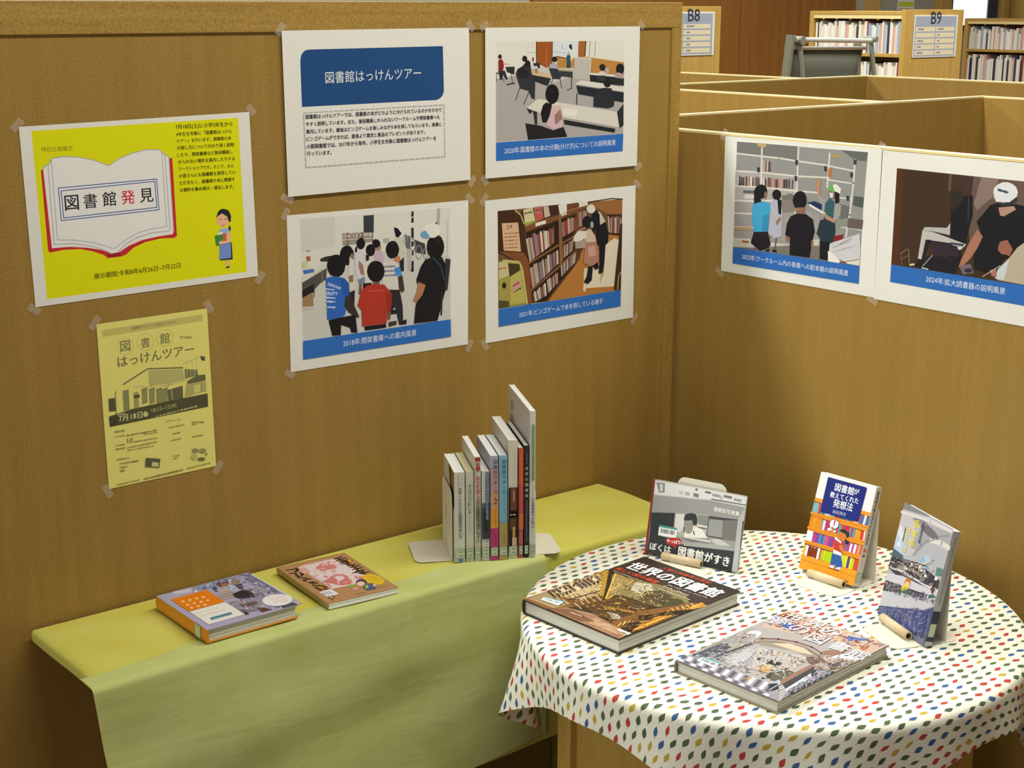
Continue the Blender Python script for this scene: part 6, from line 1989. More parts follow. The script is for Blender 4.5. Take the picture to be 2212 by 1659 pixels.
('p',665,[97.2,71.3,97.1,64.4,95.1,58.3,91.5,54.5,87.1,53.7,82.7,56,79.1,60.9,77.2,67.6,77.3,74.6,79.3,80.5,82.9,84.3,87.4,85.1,91.8,82.9,95.3,78]),
('p',666,[75.8,83.4,77.8,90.4,88.8,95.1,99.8,94.5,104.5,84.7,104.1,74,96.3,72.5,93.6,81.4,85.1,79.8,76.6,77.5]),
('p',667,[86.1,72.6,86,72.2,85.6,71.9,85.1,71.6,84.4,71.5,83.8,71.5,83.4,71.7,83.2,72.1,83.3,72.4,83.7,72.8,84.2,73,84.9,73.2,85.5,73.1,85.9,72.9]),
('p',667,[94,73.4,93.9,73.1,93.5,72.7,93,72.4,92.4,72.3,91.8,72.4,91.3,72.6,91.1,72.9,91.2,73.3,91.6,73.6,92.1,73.9,92.8,74,93.4,73.9,93.8,73.7]),
('l',96,2.04,[78.3,65.1,79.7,54.6]),
('l',668,2.33,[98.6,60.9,101.7,54.7]),
('p',140,[76.6,44.5,101.2,47.9,137.4,49.5,133.8,44,90.1,43]),
('l',669,1.41,[79.7,43.7,133.7,44.7]),
('p',643,[76.2,36.2,133.9,43.4,185.7,45.4,185.2,39.3,83.1,29.4]),
('p',670,[134.2,51.5,153.7,56.7,181.1,47.2,149.8,43.8]),
('p',671,[81.4,42,119.2,44.6,99.3,40]),
('p',672,[7.3,25.6,77.5,26.9,188.2,38.5,187.8,0.2,5,0.2]),
('p',673,[0.2,145.8,4.4,145.7,5.2,0.2,0.2,0.2]),
('p',674,[25,59.7,64.2,60.4,63.8,40.4,24.9,39.3]),
('p',675,[25,59.7,64.2,60.4,64.1,56.4,25,55.7]),
('p',676,[29.7,53.7,31.7,53.7,31.6,45.2,29.7,45.1]),
('p',676,[33.2,53.8,35.2,53.8,35.1,45.3,33.2,45.2]),
('p',676,[36.8,53.9,38.7,53.9,38.7,45.4,36.7,45.3]),
('p',676,[39.5,53.9,40.9,53.9,40.8,45.4,39.4,45.4]),
('p',676,[41.7,53.9,43.6,54,43.5,45.5,41.6,45.4]),
('p',676,[44.4,54,45.2,54,45.1,45.5,44.3,45.5]),
('p',676,[46,54,47.3,54.1,47.2,45.6,45.9,45.5]),
('p',676,[48.9,54.1,49.7,54.1,49.6,45.6,48.8,45.6]),
('p',676,[51.2,54.1,53.2,54.2,53.1,45.7,51.1,45.7]),
('p',676,[54,54.2,55.9,54.2,55.8,45.8,53.8,45.7]),
('p',676,[56.7,54.3,57.5,54.3,57.3,45.8,56.6,45.8]),
('p',676,[58.3,54.3,59.6,54.3,59.5,45.9,58.1,45.8]),
('p',677,[41.2,31.5,46.4,37.3,57.8,40.8,71.1,41.4,76.8,37.7,75.5,30.6,66.4,26.1,63.5,20.3,59.2,24.7,47.9,25.2]),
('t',439,'やっぱり',45.2,29.1,74.7,30.7,1,0.03),
('t',439,'漆原宏写真集',134.8,108.2,188.9,107.7,1,0.015),
('t',439,'ぼくは',10.5,8.9,55.9,9.6,1,0.03),
('t',439,'図書館がすき',72.6,9.4,180.6,8.4,1.1,0.03)
],
'ideas': [
('p',678,[0.2,189.8,125.8,189.8,125.8,139.1,0.2,139.4]),
('p',679,[0.2,139.4,125.8,140.6,125.8,0.2,0.2,0.2]),
('p',680,[0.2,132.1,125.8,133.7,125.8,115.4,0.2,110.3]),
('p',681,[0.2,129.8,2.9,129.9,3.4,110.5,0.2,110.3]),
('p',681,[3.3,130.6,8.1,130.6,8.5,110.7,3.8,110.5]),
('p',681,[8.6,130.3,12.7,130.4,13.1,110.8,9,110.7]),
('p',682,[13.2,131.2,18.1,131.3,18.5,111.1,13.5,110.9]),
('p',683,[18.7,131.2,23.7,131.2,24,111.3,19,111.1]),
('p',684,[24.3,130.1,27.3,130.2,27.5,111.4,24.5,111.3]),
('p',681,[27.6,132.3,30.4,132.4,30.6,111.5,27.8,111.4]),
('p',685,[30.7,131.9,36.5,132,36.6,111.8,30.9,111.6]),
('p',685,[37.1,131.4,40.8,131.5,40.9,112,37.2,111.8]),
('p',681,[41.2,130.5,44.8,130.5,44.8,112.1,41.3,112]),
('p',681,[45.2,131.4,51.5,131.5,51.5,112.4,45.2,112.1]),
('p',682,[52.2,131.3,56.6,131.4,56.5,112.6,52.1,112.4]),
('p',682,[57.1,131.4,62.8,131.4,62.7,112.8,57,112.6]),
('p',686,[63.4,132.3,67.9,132.4,67.7,113,63.3,112.8]),
('p',684,[68.3,131.3,73.3,131.4,73.1,113.2,68.1,113]),
('p',682,[73.9,131,77.1,131,76.8,113.4,73.6,113.3]),
('p',683,[77.5,131.5,82.4,131.5,82.1,113.6,77.2,113.4]),
('p',686,[83,131.5,88.7,131.6,88.3,113.8,82.6,113.6]),
('p',682,[89.3,130.9,93.9,131,93.5,114.1,89,113.9]),
('p',685,[94.4,131.9,99.7,132,99.2,114.3,94,114.1]),
('p',685,[100.3,131.8,105.3,131.9,104.8,114.5,99.8,114.3]),
('p',682,[105.9,131.5,108.7,131.5,108.2,114.6,105.3,114.5]),
('p',684,[109.1,132.8,114.4,132.9,113.8,114.9,108.5,114.7]),
('p',685,[115,133.4,119.8,133.4,119,115.1,114.3,114.9]),
('p',684,[120.2,131.4,123.9,131.4,123.2,115.2,119.5,115.1]),
('p',684,[124.4,132.9,125.8,132.9,125.8,115.4,123.6,115.3]),
('p',680,[0.2,103.8,124.6,105.5,125.7,87.1,0.5,81.6]),
('p',687,[0.2,102.2,3.3,102.3,4.1,81.8,0.5,81.6]),
('p',688,[3.7,102.9,6.8,102.9,7.5,81.9,4.5,81.8]),
('p',689,[7.1,103.5,11.2,103.5,12,82.1,7.9,81.9]),
('p',690,[11.7,103.3,15,103.3,15.7,82.3,12.5,82.1]),
('p',691,[15.4,101.8,18.3,101.9,19,82.4,16.1,82.3]),
('p',690,[18.6,101.7,22.8,101.8,23.5,82.6,19.4,82.4]),
('p',692,[23.2,102.3,29.2,102.4,29.9,82.9,23.9,82.6]),
('p',690,[29.8,102.1,35.4,102.2,36.1,83.2,30.6,82.9]),
('p',689,[35.9,103.8,41.3,103.9,42.1,83.4,36.7,83.2]),
('p',689,[41.9,102.9,45.4,102.9,46.2,83.6,42.7,83.5]),
('p',688,[45.7,103.3,50.3,103.4,51.1,83.8,46.6,83.6]),
('p',691,[50.8,103.8,54.4,103.8,55.3,84,51.7,83.9]),
('p',689,[54.8,104.4,58.1,104.4,59,84.2,55.7,84]),
('p',692,[58.5,103.1,61.5,103.1,62.4,84.3,59.3,84.2]),
('p',687,[61.8,103.4,65.2,103.4,66.1,84.5,62.7,84.4]),
('p',692,[65.6,103.6,71.5,103.7,72.4,84.8,66.5,84.5]),
('p',687,[72.1,104.4,77.6,104.5,78.6,85.1,73,84.8]),
('p',689,[78.3,104.4,83.7,104.5,84.7,85.3,79.2,85.1]),
('p',687,[84.4,102.8,89.8,102.9,90.7,85.6,85.3,85.4]),
('p',692,[90.4,103.6,93.6,103.6,94.6,85.8,91.3,85.6]),
('p',689,[93.9,104.7,97.6,104.7,98.6,85.9,94.9,85.8]),
('p',692,[98.1,103.4,102.9,103.5,103.8,86.2,99,86]),
('p',688,[103.4,103.8,108.5,103.8,109.5,86.4,104.4,86.2]),
('p',691,[109.1,103.2,114.7,103.3,115.6,86.7,110.1,86.4]),
('p',687,[115.3,103.5,120.9,103.6,121.9,87,116.2,86.7]),
('p',690,[121.4,104.9,124.3,105,125.4,87.1,122.5,87]),
('p',680,[0.2,75,125.2,78.5,124.8,59.2,0.2,55.2]),
('p',693,[0.2,75,4.3,75.1,4.4,55.4,0.2,55.2]),
('p',693,[4.9,75.1,10.1,75.3,10.1,55.6,5,55.4]),
('p',694,[10.6,74.8,16,74.9,16,55.8,10.7,55.6]),
('p',695,[16.6,73.4,22.5,73.6,22.5,56,16.6,55.8]),
('p',694,[23.1,74.9,28.3,75.1,28.2,56.1,23.1,56]),
('p',696,[28.8,74.5,34.6,74.7,34.6,56.3,28.8,56.2]),
('p',694,[35.2,74.5,37.9,74.6,37.9,56.4,35.2,56.4]),
('p',696,[38.2,73.9,42.4,74,42.3,56.6,38.2,56.5]),
('p',697,[42.8,75.7,48.6,75.9,48.6,56.8,42.8,56.6]),
('p',695,[49.3,75.7,54.1,75.8,54,57,49.2,56.8]),
('p',694,[54.6,75.6,60.2,75.7,60.1,57.2,54.5,57]),
('p',695,[60.9,76.1,63.8,76.2,63.6,57.3,60.7,57.2]),
('p',698,[64.1,76.1,68.3,76.2,68.1,57.4,64,57.3]),
('p',698,[68.7,75.6,72.1,75.7,71.9,57.5,68.5,57.4]),
('p',695,[72.5,75.4,76.9,75.6,76.6,57.7,72.3,57.6]),
('p',695,[77.4,77,81.8,77.1,81.6,57.8,77.1,57.7]),
('p',697,[82.3,75.4,84.9,75.5,84.6,57.9,82.1,57.9]),
('p',694,[85.2,75.8,88.4,75.9,88.2,58.1,84.9,58]),
('p',696,[88.8,76.4,92.3,76.5,92,58.2,88.5,58.1]),
('p',695,[92.6,77.2,98.2,77.4,97.9,58.4,92.4,58.2]),
('p',629,[98.8,75.5,103.9,75.6,103.6,58.6,98.6,58.4]),
('p',695,[104.5,75.7,107.5,75.8,107.2,58.7,104.2,58.6]),
('p',629,[107.9,76.1,113,76.2,112.7,58.8,107.5,58.7]),
('p',697,[113.6,76.9,116.6,77,116.2,59,113.3,58.9]),
('p',698,[116.9,77.4,121.4,77.6,121.1,59.1,116.5,59]),
('p',697,[121.9,76.5,124.8,76.6,124.5,59.2,121.6,59.1]),
('p',680,[0.2,48.9,124.1,51.4,124.6,28.8,0.2,26.2]),
('p',699,[0.2,46.7,4.9,46.8,5,26.4,0.2,26.2]),
('p',700,[5.5,47.1,10.8,47.2,10.9,26.5,5.6,26.4]),
('p',701,[11.4,48.6,15.6,48.7,15.7,26.6,11.5,26.5]),
('p',702,[16.1,47.1,19.5,47.1,19.6,26.7,16.2,26.6]),
('p',703,[19.9,46.7,22.4,46.8,22.6,26.7,20,26.7]),
('p',700,[22.7,46.9,27.5,47,27.6,26.8,22.8,26.7]),
('p',704,[28,47.7,32.1,47.8,32.3,26.9,28.2,26.8]),
('p',700,[32.5,48.3,37.6,48.4,37.8,27,32.7,26.9]),
('p',703,[38.2,47.2,42,47.3,42.2,27.1,38.4,27]),
('p',701,[42.4,48.2,47.5,48.3,47.7,27.2,42.6,27.1]),
('p',703,[48,47.5,51.4,47.5,51.7,27.3,48.3,27.3]),
('p',702,[51.8,47.3,57,47.4,57.3,27.4,52.1,27.3]),
('p',705,[57.6,48.4,62.5,48.5,62.8,27.6,57.8,27.5]),
('p',704,[63,48.6,66.9,48.6,67.2,27.6,63.3,27.6]),
('p',702,[67.3,49.3,71.6,49.4,71.9,27.7,67.6,27.7]),
('p',701,[72.1,50.1,76.8,50.2,77.2,27.9,72.4,27.8]),
('p',702,[77.3,49,80.4,49.1,80.8,27.9,77.7,27.9]),
('p',704,[80.8,48.9,85.1,49,85.5,28,81.1,27.9]),
('p',705,[85.6,49.8,90.7,49.9,91.1,28.1,85.9,28]),
('p',705,[91.2,49.7,94.6,49.8,95,28.2,91.6,28.2]),
('p',705,[94.9,50.5,100,50.6,100.5,28.3,95.4,28.2]),
('p',701,[100.6,48.7,105.3,48.8,105.7,28.4,101,28.3]),
('p',705,[105.8,49.6,111,49.7,111.5,28.6,106.3,28.5]),
('p',702,[111.6,49.1,115.1,49.1,115.6,28.6,112,28.6]),
('p',703,[115.5,49.5,118.3,49.5,118.7,28.7,116,28.7]),
('p',703,[118.6,48.8,123.6,48.9,124.1,28.8,119,28.7]),
('p',706,[0.2,102.9,3,102.9,2.8,82.2,0.2,82.1]),
('p',706,[3.5,102.8,6.3,102.9,6.4,82.2,3.3,82.2]),
('p',707,[6.7,102.9,9,102.9,9.4,82.3,6.9,82.2]),
('p',707,[9.3,102.8,13.4,102.9,14.3,82.4,9.7,82.3]),
('p',706,[14,103.2,15.9,103.3,17,82.4,14.9,82.4]),
('p',706,[16.2,103.3,19.4,103.4,20.8,82.5,17.3,82.4]),
('p',706,[19.8,103.2,24,103.2,25.9,82.5,21.3,82.5]),
('p',707,[24.6,103.1,26.7,103.2,28.8,82.6,26.5,82.5]),
('p',708,[41.3,47,45.8,47.3,46.6,28.2,42.1,28.2]),
('p',709,[46.4,47.5,50.8,47.9,51.7,28.3,47.2,28.2]),
('p',709,[51.4,47.8,53.5,47.9,54.5,28.3,52.3,28.3]),
('p',708,[53.8,47.8,56,47.9,57,28.4,54.8,28.3]),
('p',708,[56.3,48,60.4,48.3,61.5,28.4,57.3,28.4]),
('p',708,[61,48.4,64.8,48.7,65.9,28.5,62,28.4]),
('p',710,[0.2,75,13.9,75.5,14.9,56,0.2,55]),
('p',711,[13.2,45.4,31.1,46.2,31.6,28.5,11.7,27.9]),
('l',712,3.81,[-1.3,108.7,127.7,114.1]),
('l',712,3.71,[-0.6,80.1,126.8,85.9]),
('l',712,3.74,[-1.4,53.7,125.9,58]),
('l',712,3.64,[-1.4,24.7,125.7,27.6]),
('l',713,0.73,[-0.8,18.3,124.5,19]),
('p',714,[0.2,26.7,125,27.4,125.8,0.2,0.2,0.2]),
('l',715,0.73,[-0.6,17.6,124.2,18.2]),
('p',716,[18.2,182.7,20.5,183.6,104.4,183.9,106.7,182.4,104.8,118.5,102.9,117.2,20.6,115.5,18.3,116.6]),
('t',717,'図書館',38.6,163,81,163.6,1.1,0.02),
('t',717,'が',81.2,166.4,92,166.6,1,0.02),
('t',717,'教えてくれた',31.8,148.7,95.5,150.3,1.1,0.02),
('t',717,'発想法',42.8,132.4,86.3,133.6,1.15,0.02),
('t',718,'高田高史',45.3,120.1,75.8,121.4,1,0),
('p',439,[42.6,89.2,49.3,92.5,54.5,87.5,61.1,90.8,62.4,86.4,43.8,84.8]),
('p',719,[64.9,103.1,65,99.1,63,95.5,59.5,92.8,55.1,91.7,50.7,92.3,47.1,94.6,45,98,44.9,102,46.9,105.7,50.4,108.4,54.8,109.5,59.3,108.9,62.9,106.6]),
('l',720,0.82,[64.9,103.1,65.1,100,64.1,97,62,94.4,59.1,92.6,55.6,91.7,52.1,91.9,48.9,93.1,46.4,95.3,45,98,44.8,101.1,45.8,104.2,47.9,106.8,50.9,108.6,54.3,109.5,57.9,109.3,61,108,63.5,105.9,64.9,103.1]),
('p',721,[53.5,107.8,56.9,109.5,56.4,97.5,54,97.2]),
('p',721,[54.8,93.9,54.8,93.3,54.5,92.7,53.9,92.3,53.2,92.1,52.5,92.2,51.9,92.5,51.6,93.1,51.6,93.7,51.9,94.3,52.4,94.7,53.2,94.9,53.9,94.8,54.4,94.4]),
('p',722,[56.7,86.5,56.5,85.2,55.2,83.9,53.3,82.8,50.9,82.2,48.6,82.2,46.9,82.7,46,83.8,46.2,85,47.4,86.3,49.4,87.4,51.8,88,54.1,88,55.8,87.5]),
('p',723,[67.6,84.6,73,92.3,84.8,90.6,88.1,82,82.9,73.7,72.7,76.5]),
('p',724,[68.2,92.6,78.3,97.1,90.5,93.6,93.4,86.5,88.9,82.3,84.3,88.9,72.6,90.6]),
('p',724,[85,79.7,94.9,77.6,95.6,71.6,89.1,71.4]),
('p',725,[62.1,73.8,64.8,77.6,81.3,72.5,89.9,68.5,86.9,52.3,66.6,54.7]),
('p',726,[66.6,54.7,85,52.6,85.5,47.3,66.8,47]),
('p',726,[64.6,78.3,79.4,72.8,78.4,69.4,62.8,74.7]),
('p',723,[75.9,64.9,82.5,68.2,90,57.8,88.6,52.8,79.7,58.1]),
('p',727,[67.7,47.3,85.5,47.3,93.6,28.1,78.8,21.1,73.2,37.9,75,24.7,66.3,24.6]),
('p',726,[66.3,24.6,74.8,25.4,74.5,19.9,66.9,20.2]),
('p',726,[80.2,23,89.3,26.9,89.8,21.8,80.9,20.1]),
('p',728,[63.5,19.3,74.5,19.9,74.2,17.6,64.1,17.2]),
('p',728,[73.6,19.7,88.1,21.3,88.8,18.5,76.2,17.3]),
('l',729,2.18,[103.7,4.8,105.4,4.9]),
('l',729,1.55,[106.8,4.9,109.2,4.9]),
('l',729,1.68,[110,5,112.1,5])
],
'walk': [
('p',730,[0.2,207.8,147.8,207.8,147.8,0.2,0.2,0.2]),
('p',731,[0.2,207.8,75.7,207.8,76.6,199.7,0.2,194.4]),
('p',732,[0.2,194.4,77.3,205.1,146.3,205.8,145.9,168.3,84.3,167.4,58.3,129.6,34.2,120.8,0.2,127.1,0.2,164.8]),
('p',733,[62.5,191.7,147.8,199.9,147.8,176,93.8,172.5,66.2,139.7,47.8,140.3]),
('l',734,3.42,[58.3,129.6,72.8,152.8,98.1,175.7,140.6,193.7]),
('l',145,7.94,[95,169.4,126.5,175.2,148.7,174.5]),
('p',735,[114,177.7,110.1,175.3,102.6,174,92.6,173.9,81.7,175.1,71.4,177.4,63.4,180.5,59,183.9,58.8,187,63,189.4,70.8,190.7,80.9,190.7,91.9,189.4,101.9,187.1,109.6,184,113.9,180.7]),
('p',736,[80.9,191.8,78.2,189.9,71.4,187.9,61.8,186.3,51.1,185.4,41.6,185.5,35.2,186.4,33.2,188,36,190.1,43.1,192.1,52.9,193.6,63.5,194.5,72.8,194.4,79,193.5]),
('p',737,[0.2,146.8,8.1,153.9,31.7,134.6,34.2,120.8,1.9,122.2]),
('p',738,[9.9,141.7,20.7,130.7,5.5,129]),
('p',739,[83.1,127.9,89.5,140.9,108.4,137.2,111.7,122.5,94,115.7]),
('p',740,[89.5,140.9,102.1,145.5,108.4,137.2,94.6,128.5]),
('p',741,[0.2,121.8,31.5,119.8,37.5,112.8,0.2,107.7]),
('p',742,[129.5,134.5,147.8,136.4,147.8,124,130.4,118.9]),
('l',743,4.71,[-2.9,188.3,82.3,199.9,145.2,202]),
('l',744,2.75,[63.6,131.5,81.8,159.5,108.7,177.6]),
('p',745,[0.2,152.6,5.6,167.6,19.8,156,18.1,137.2]),
('p',746,[87,125.7,105.9,136.3,111.1,124,94.7,117.8]),
('p',747,[0.2,107.7,37.5,112.8,97.8,120.8,145.7,116,147.3,98.9,109.5,92.8,41.9,79.1,0.2,84.8]),
('l',748,1.39,[51.7,106.1,34.2,110.9]),
('l',748,1.43,[45,80.3,44.1,92.4]),
('l',749,1.39,[65.9,110.9,90.6,100.9]),
('l',749,1.49,[15.2,97.7,15.6,95.7]),
('l',749,1.39,[71.1,93.8,105.1,115]),
('l',750,1.26,[119.4,142.6,89.3,119.3]),
('l',750,1.43,[52,94.5,78.6,105.3]),
('l',748,1.39,[73.7,122.9,30.2,75.6]),
('l',749,1.39,[87.8,127.9,117.6,127.1]),
('l',749,1.39,[41.1,102.8,115.4,137.7]),
('l',750,1.39,[70.1,115.3,61.9,99.1]),
('l',749,1.36,[65.3,117.7,35.3,93.3]),
('l',750,1.39,[109.1,110.4,124.6,126.6]),
('l',751,1.39,[31.5,112,55.3,110.5]),
('l',749,1.49,[36.6,103.3,99.6,121.7]),
('l',749,1.49,[27.9,76.1,111.1,140]),
('l',748,1.39,[38.4,114.5,105.3,126.6]),
('l',748,1.39,[82.2,98.3,34.4,91.6]),
('l',749,1.39,[60.2,101.4,46.5,113.6]),
('l',750,1.3,[91.3,106.9,75.6,122.3]),
('l',749,1.39,[99.3,102.2,17.7,105.8]),
('l',748,1.49,[51.8,95.7,28.6,99.3]),
('l',751,1.3,[115.7,143.4,111.7,133.7]),
('l',750,1.3,[117.6,113.3,116.4,113.8]),
('l',748,1.52,[36,77.9,64.6,120.7]),
('l',748,1.49,[68.1,108.7,30.5,106.6]),
('p',752,[106.2,101.4,102,97.7,92.1,94.2,77.9,91.4,61.5,89.7,45.3,89.4,31.9,90.6,23.5,93.2,21.5,96.7,26.3,100.5,36.9,104.1,51.6,106.9,68.1,108.5,83.8,108.6,96.5,107.3,104.3,104.8]),
('p',753,[94.8,99.3,91.8,97.1,84.7,95,75,93.5,64.4,92.9,55.2,93.2,49.1,94.6,47.4,96.6,50.6,98.9,57.9,100.9,67.8,102.4,78.3,103,87.3,102.6,93.2,101.3]),
('l',754,3.64,[3.3,86.9,42,94.1,108.8,94.3,147.3,98.9]),
('p',755,[44.6,98.6,44.5,104.9,49.3,106.7,53.7,102.1]),
('p',755,[57.7,108.2,57.6,114.4,62.4,116.2,66.7,111.6]),
('p',755,[102.5,105.3,102.3,111.3,106.9,113.1,111.1,108.6]),
('p',755,[82,111.9,81.8,118,86.5,119.7,90.7,115.2]),
('p',755,[88.4,110.7,88.3,116.8,92.9,118.5,97.1,114]),
('p',755,[97.4,110.5,97.2,116.6,101.8,118.3,106,113.8]),
('p',755,[131.9,111.3,131.6,117.3,136,119,140.1,114.6]),
('p',756,[0.2,75.4,48,87.1,110.1,91.2,147.8,97.4,147.8,88.7,114.7,80.3,54.7,70.9,0.2,62.7]),
('p',757,[0.2,62.1,54.7,70.9,114.7,80.3,147.8,87.1,147.8,73.4,81.9,57.6,0.2,41.5]),
('l',758,1.52,[58,70.4,61.3,58.5]),
('l',759,1.49,[61.9,70.8,65.1,59.2]),
('l',758,1.39,[65.8,71.3,68.9,59.8]),
('l',760,1.39,[69.6,71.7,72.7,60.4]),
('l',758,1.43,[73.5,72.1,76.5,61]),
('l',758,1.43,[77.3,72.5,80.3,61.6]),
('l',761,1.49,[81.1,72.9,84,62.2]),
('l',758,1.39,[84.9,73.3,87.7,62.8]),
('l',759,1.39,[88.7,73.8,91.4,63.4]),
('l',760,1.39,[92.4,74.2,95.1,64]),
('l',759,1.39,[96.2,74.6,98.8,64.6]),
('l',760,1.43,[99.9,75,102.5,65.1]),
('l',758,1.43,[103.6,75.4,106.1,65.7]),
('l',760,1.39,[107.3,75.8,109.8,66.3]),
('l',760,1.39,[111,76.2,113.4,66.9]),
('l',759,1.3,[114.7,76.6,117,67.5]),
('l',760,1.39,[118.4,77,120.6,68.1]),
('l',760,1.3,[122,77.4,124.2,68.6]),
('l',761,1.39,[125.6,77.8,127.8,69.2]),
('l',758,1.39,[129.3,78.2,131.3,69.8]),
('l',760,1.39,[132.9,78.6,134.9,70.3]),
('l',759,1.39,[136.5,79,138.4,70.9]),
('l',759,1.34,[140,79.4,141.9,71.5]),
('l',761,1.3,[143.6,79.8,145.4,72]),
('l',758,1.39,[147.1,80.2,148.9,72.6]),
('l',759,1.3,[150.7,80.6,152.4,73.1]),
('l',762,1.84,[4,62.4,6.6,47.9]),
('l',763,1.84,[7.7,63,10.3,48.6]),
('l',764,1.8,[11.4,63.7,13.9,49.3]),
('l',763,1.8,[15,64.4,17.6,50]),
('l',762,1.84,[18.7,65.1,21.3,50.7]),
('l',764,1.8,[22.3,65.7,24.9,51.4]),
('l',763,1.84,[25.9,66.4,28.5,52.1]),
('l',763,1.84,[29.5,67,32.1,52.8]),
('l',762,1.8,[33.1,67.7,35.7,53.5]),
('l',764,1.75,[36.7,68.4,39.3,54.2]),
('l',763,1.71,[40.3,69,42.9,54.9]),
('l',762,1.75,[43.8,69.7,46.4,55.5]),
('p',765,[54,80.1,59.8,88.8,70.4,89.3,72.7,80,68.7,74.7,58.7,72.5]),
('p',766,[69.9,80.7,70.1,78.5,69,76.3,66.8,74.4,63.9,73.3,61,73.1,58.6,74,57.1,75.7,56.9,77.9,58.1,80.1,60.3,82,63.2,83.1,66.1,83.3,68.5,82.4]),
('p',767,[49.2,68.8,57.4,75.8,72,74.1,71.3,68.3,51.2,56.3]),
('p',768,[54.6,63.4,72.7,72.5,77,62.1,53.2,55.2]),
('p',769,[127.6,94.6,133.4,101.4,140.5,96.2,135.2,86.8]),
('p',770,[130.3,84.8,141.3,89.3,143.3,81.1,130.4,77.6]),
('p',183,[115.3,78.7,128.5,82.2,128.6,75,117.6,73.2]),
('p',771,[0.2,42.3,59.3,59.6,117.9,72.4,147.8,86.4,147.8,71.1,125.1,55.2,65.9,35.8,1,14.3]),
('p',772,[0.2,13.7,66.3,35,125.4,54.4,147.8,68.8,147.8,0.2,0.2,0.2]),
('l',773,1.88,[12.5,15.2,19.7,-9.2]),
('l',774,1.84,[17.3,16.6,23.7,-6.8]),
('l',774,1.84,[22,18,27.3,-3.1]),
('l',774,1.84,[26.7,19.4,33.1,-5.2]),
('l',774,1.84,[31.4,20.8,37.2,-3.2]),
('l',775,1.84,[36.1,22.2,40.1,2.1]),
('l',774,1.84,[40.8,23.6,45.5,0.9]),
('l',774,1.75,[45.4,25,49.4,3.3]),
('l',773,1.75,[50,26.4,55.6,-0.1]),
('l',774,1.75,[54.6,27.7,61.1,-1.5]),
('l',774,1.84,[59.2,29.1,65,0.6]),
('l',776,1.75,[63.7,30.4,68.8,3.1]),
('l',775,1.75,[68.2,31.8,72.5,5.9]),
('l',775,1.71,[72.7,33.1,77.9,4.3]),
('l',774,1.75,[77.2,34.4,84.4,0.1]),
('l',775,1.75,[81.6,35.8,87.3,4.3]),
('l',774,1.75,[86,37.1,93.2,1.4]),
('l',774,1.75,[90.4,38.4,96.9,3.8]),
('l',774,1.71,[94.8,39.7,99.2,9.6]),
('l',773,1.66,[99.2,41,103.5,10.5]),
('l',776,1.75,[103.5,42.3,110.7,4.2]),
('l',773,1.75,[107.8,43.6,112.2,11.7]),
('l',776,1.75,[112.1,44.8,117,11.2]),
('l',775,1.62,[116.4,46.1,122.9,7.7]),
('l',773,1.66,[120.6,47.4,124.4,15.1]),
('l',776,1.62,[124.8,48.6,131.4,9]),
('l',773,1.66,[129.1,49.9,136.2,8.3]),
('l',776,1.62,[133.2,51.1,136.9,17.5]),
('l',776,1.66,[137.4,52.4,143.7,11.8]),
('l',775,1.62,[141.6,53.6,145.6,17.9]),
('p',777,[5.9,6.5,75.3,12.9,138.1,23.7,132.6,15.6,78.6,4.8,3.9,0.2]),
('p',778,[109.6,5.2,143.1,25.9,147.8,0.2,123.9,0.2]),
('l',779,1.66,[115.5,5.9,116.8,-1.1]),
('l',779,1.66,[118.9,6.4,120.4,-0.8]),
('l',779,1.75,[122.4,6.8,123.9,-0.5]),
('l',779,1.66,[125.9,7.2,127.4,-0.2]),
('l',779,1.75,[129.3,7.7,130.9,0.1]),
('l',779,1.66,[132.7,8.1,134.4,0.3]),
('l',779,1.66,[136.1,8.5,137.9,0.6]),
('l',779,1.66,[139.5,8.9,141.4,0.9]),
('l',779,1.66,[142.9,9.4,144.8,1.2]),
('s',0,[780,781,782,783,784],[1.5,108.7,98.5,119.2,146.5,99.9,1.5,85.9],150,6,1.6,3),
('s',0,[785,786,787,788],[3.8,11.6,146.5,66.2,145.4,6.3,4.4,1.9],200,11,1.4,4),
('s',0,[789,790,791,792],[1.5,61,146.5,86.1,146.5,74.9,1.5,42.9],120,8,1.4,5),
('t',793,'図',45.1,175.8,56.7,179.7,1,0.012),
('t',793,'書',45.8,159,57.4,163,1,0.012),
('t',793,'館',46.5,142.1,58.2,146.2,1,0.012),
('t',793,'さ',28.2,157.1,39,160.7,1,0.008),
('t',793,'ん',28.9,140.9,39.7,144.7,1,0.008),
('t',793,'ぽ',29.5,124.7,40.4,128.6,1,0.008),
('t',794,'本',65.1,186.1,70.7,188,1,0.02),
('t',794,'の',65.2,179.7,70.9,181.6,1,0.02),
('t',794,'あ',65.4,173.3,71.1,175.2,1,0.02),
('t',794,'る',65.6,166.9,71.3,168.8,1,0.02),
('t',794,'空',65.8,160.4,71.5,162.4,1,0.02),
('t',794,'間',66,154,71.7,156,1,0.02),
('l',795,1.99,[21.3,167.4,21.4,165.9]),
('l',795,2.09,[21.4,164.9,21.5,163.3]),
('l',795,1.46,[21.5,162.4,21.6,160.6]),
('l',795,2.34,[21.6,159.9,21.7,158.6]),
('l',795,1.68,[21.7,157.4,21.8,155.9]),
('l',795,1.9,[21.8,154.9,21.9,152.8]),
('l',795,1.93,[21.9,152.4,22,150.4]),
('l',795,1.58,[22,149.8,22.1,148]),
('l',795,2.34,[22.1,147.3,22.2,145.5]),
('l',795,2.25,[22.2,144.8,22.2,143.1])
],
}

# ---------------------------------------------------------------- helpers
def lin(h):
    """display colour (red, green, blue, or the number of an ink) to linear light"""
    out = []
    for c in (INKS[h] if isinstance(h, int) else h):
        c /= 255
        out.append(c / 12.92 if c <= 0.04045 else ((c + 0.055) / 1.055) ** 2.4)
    return out

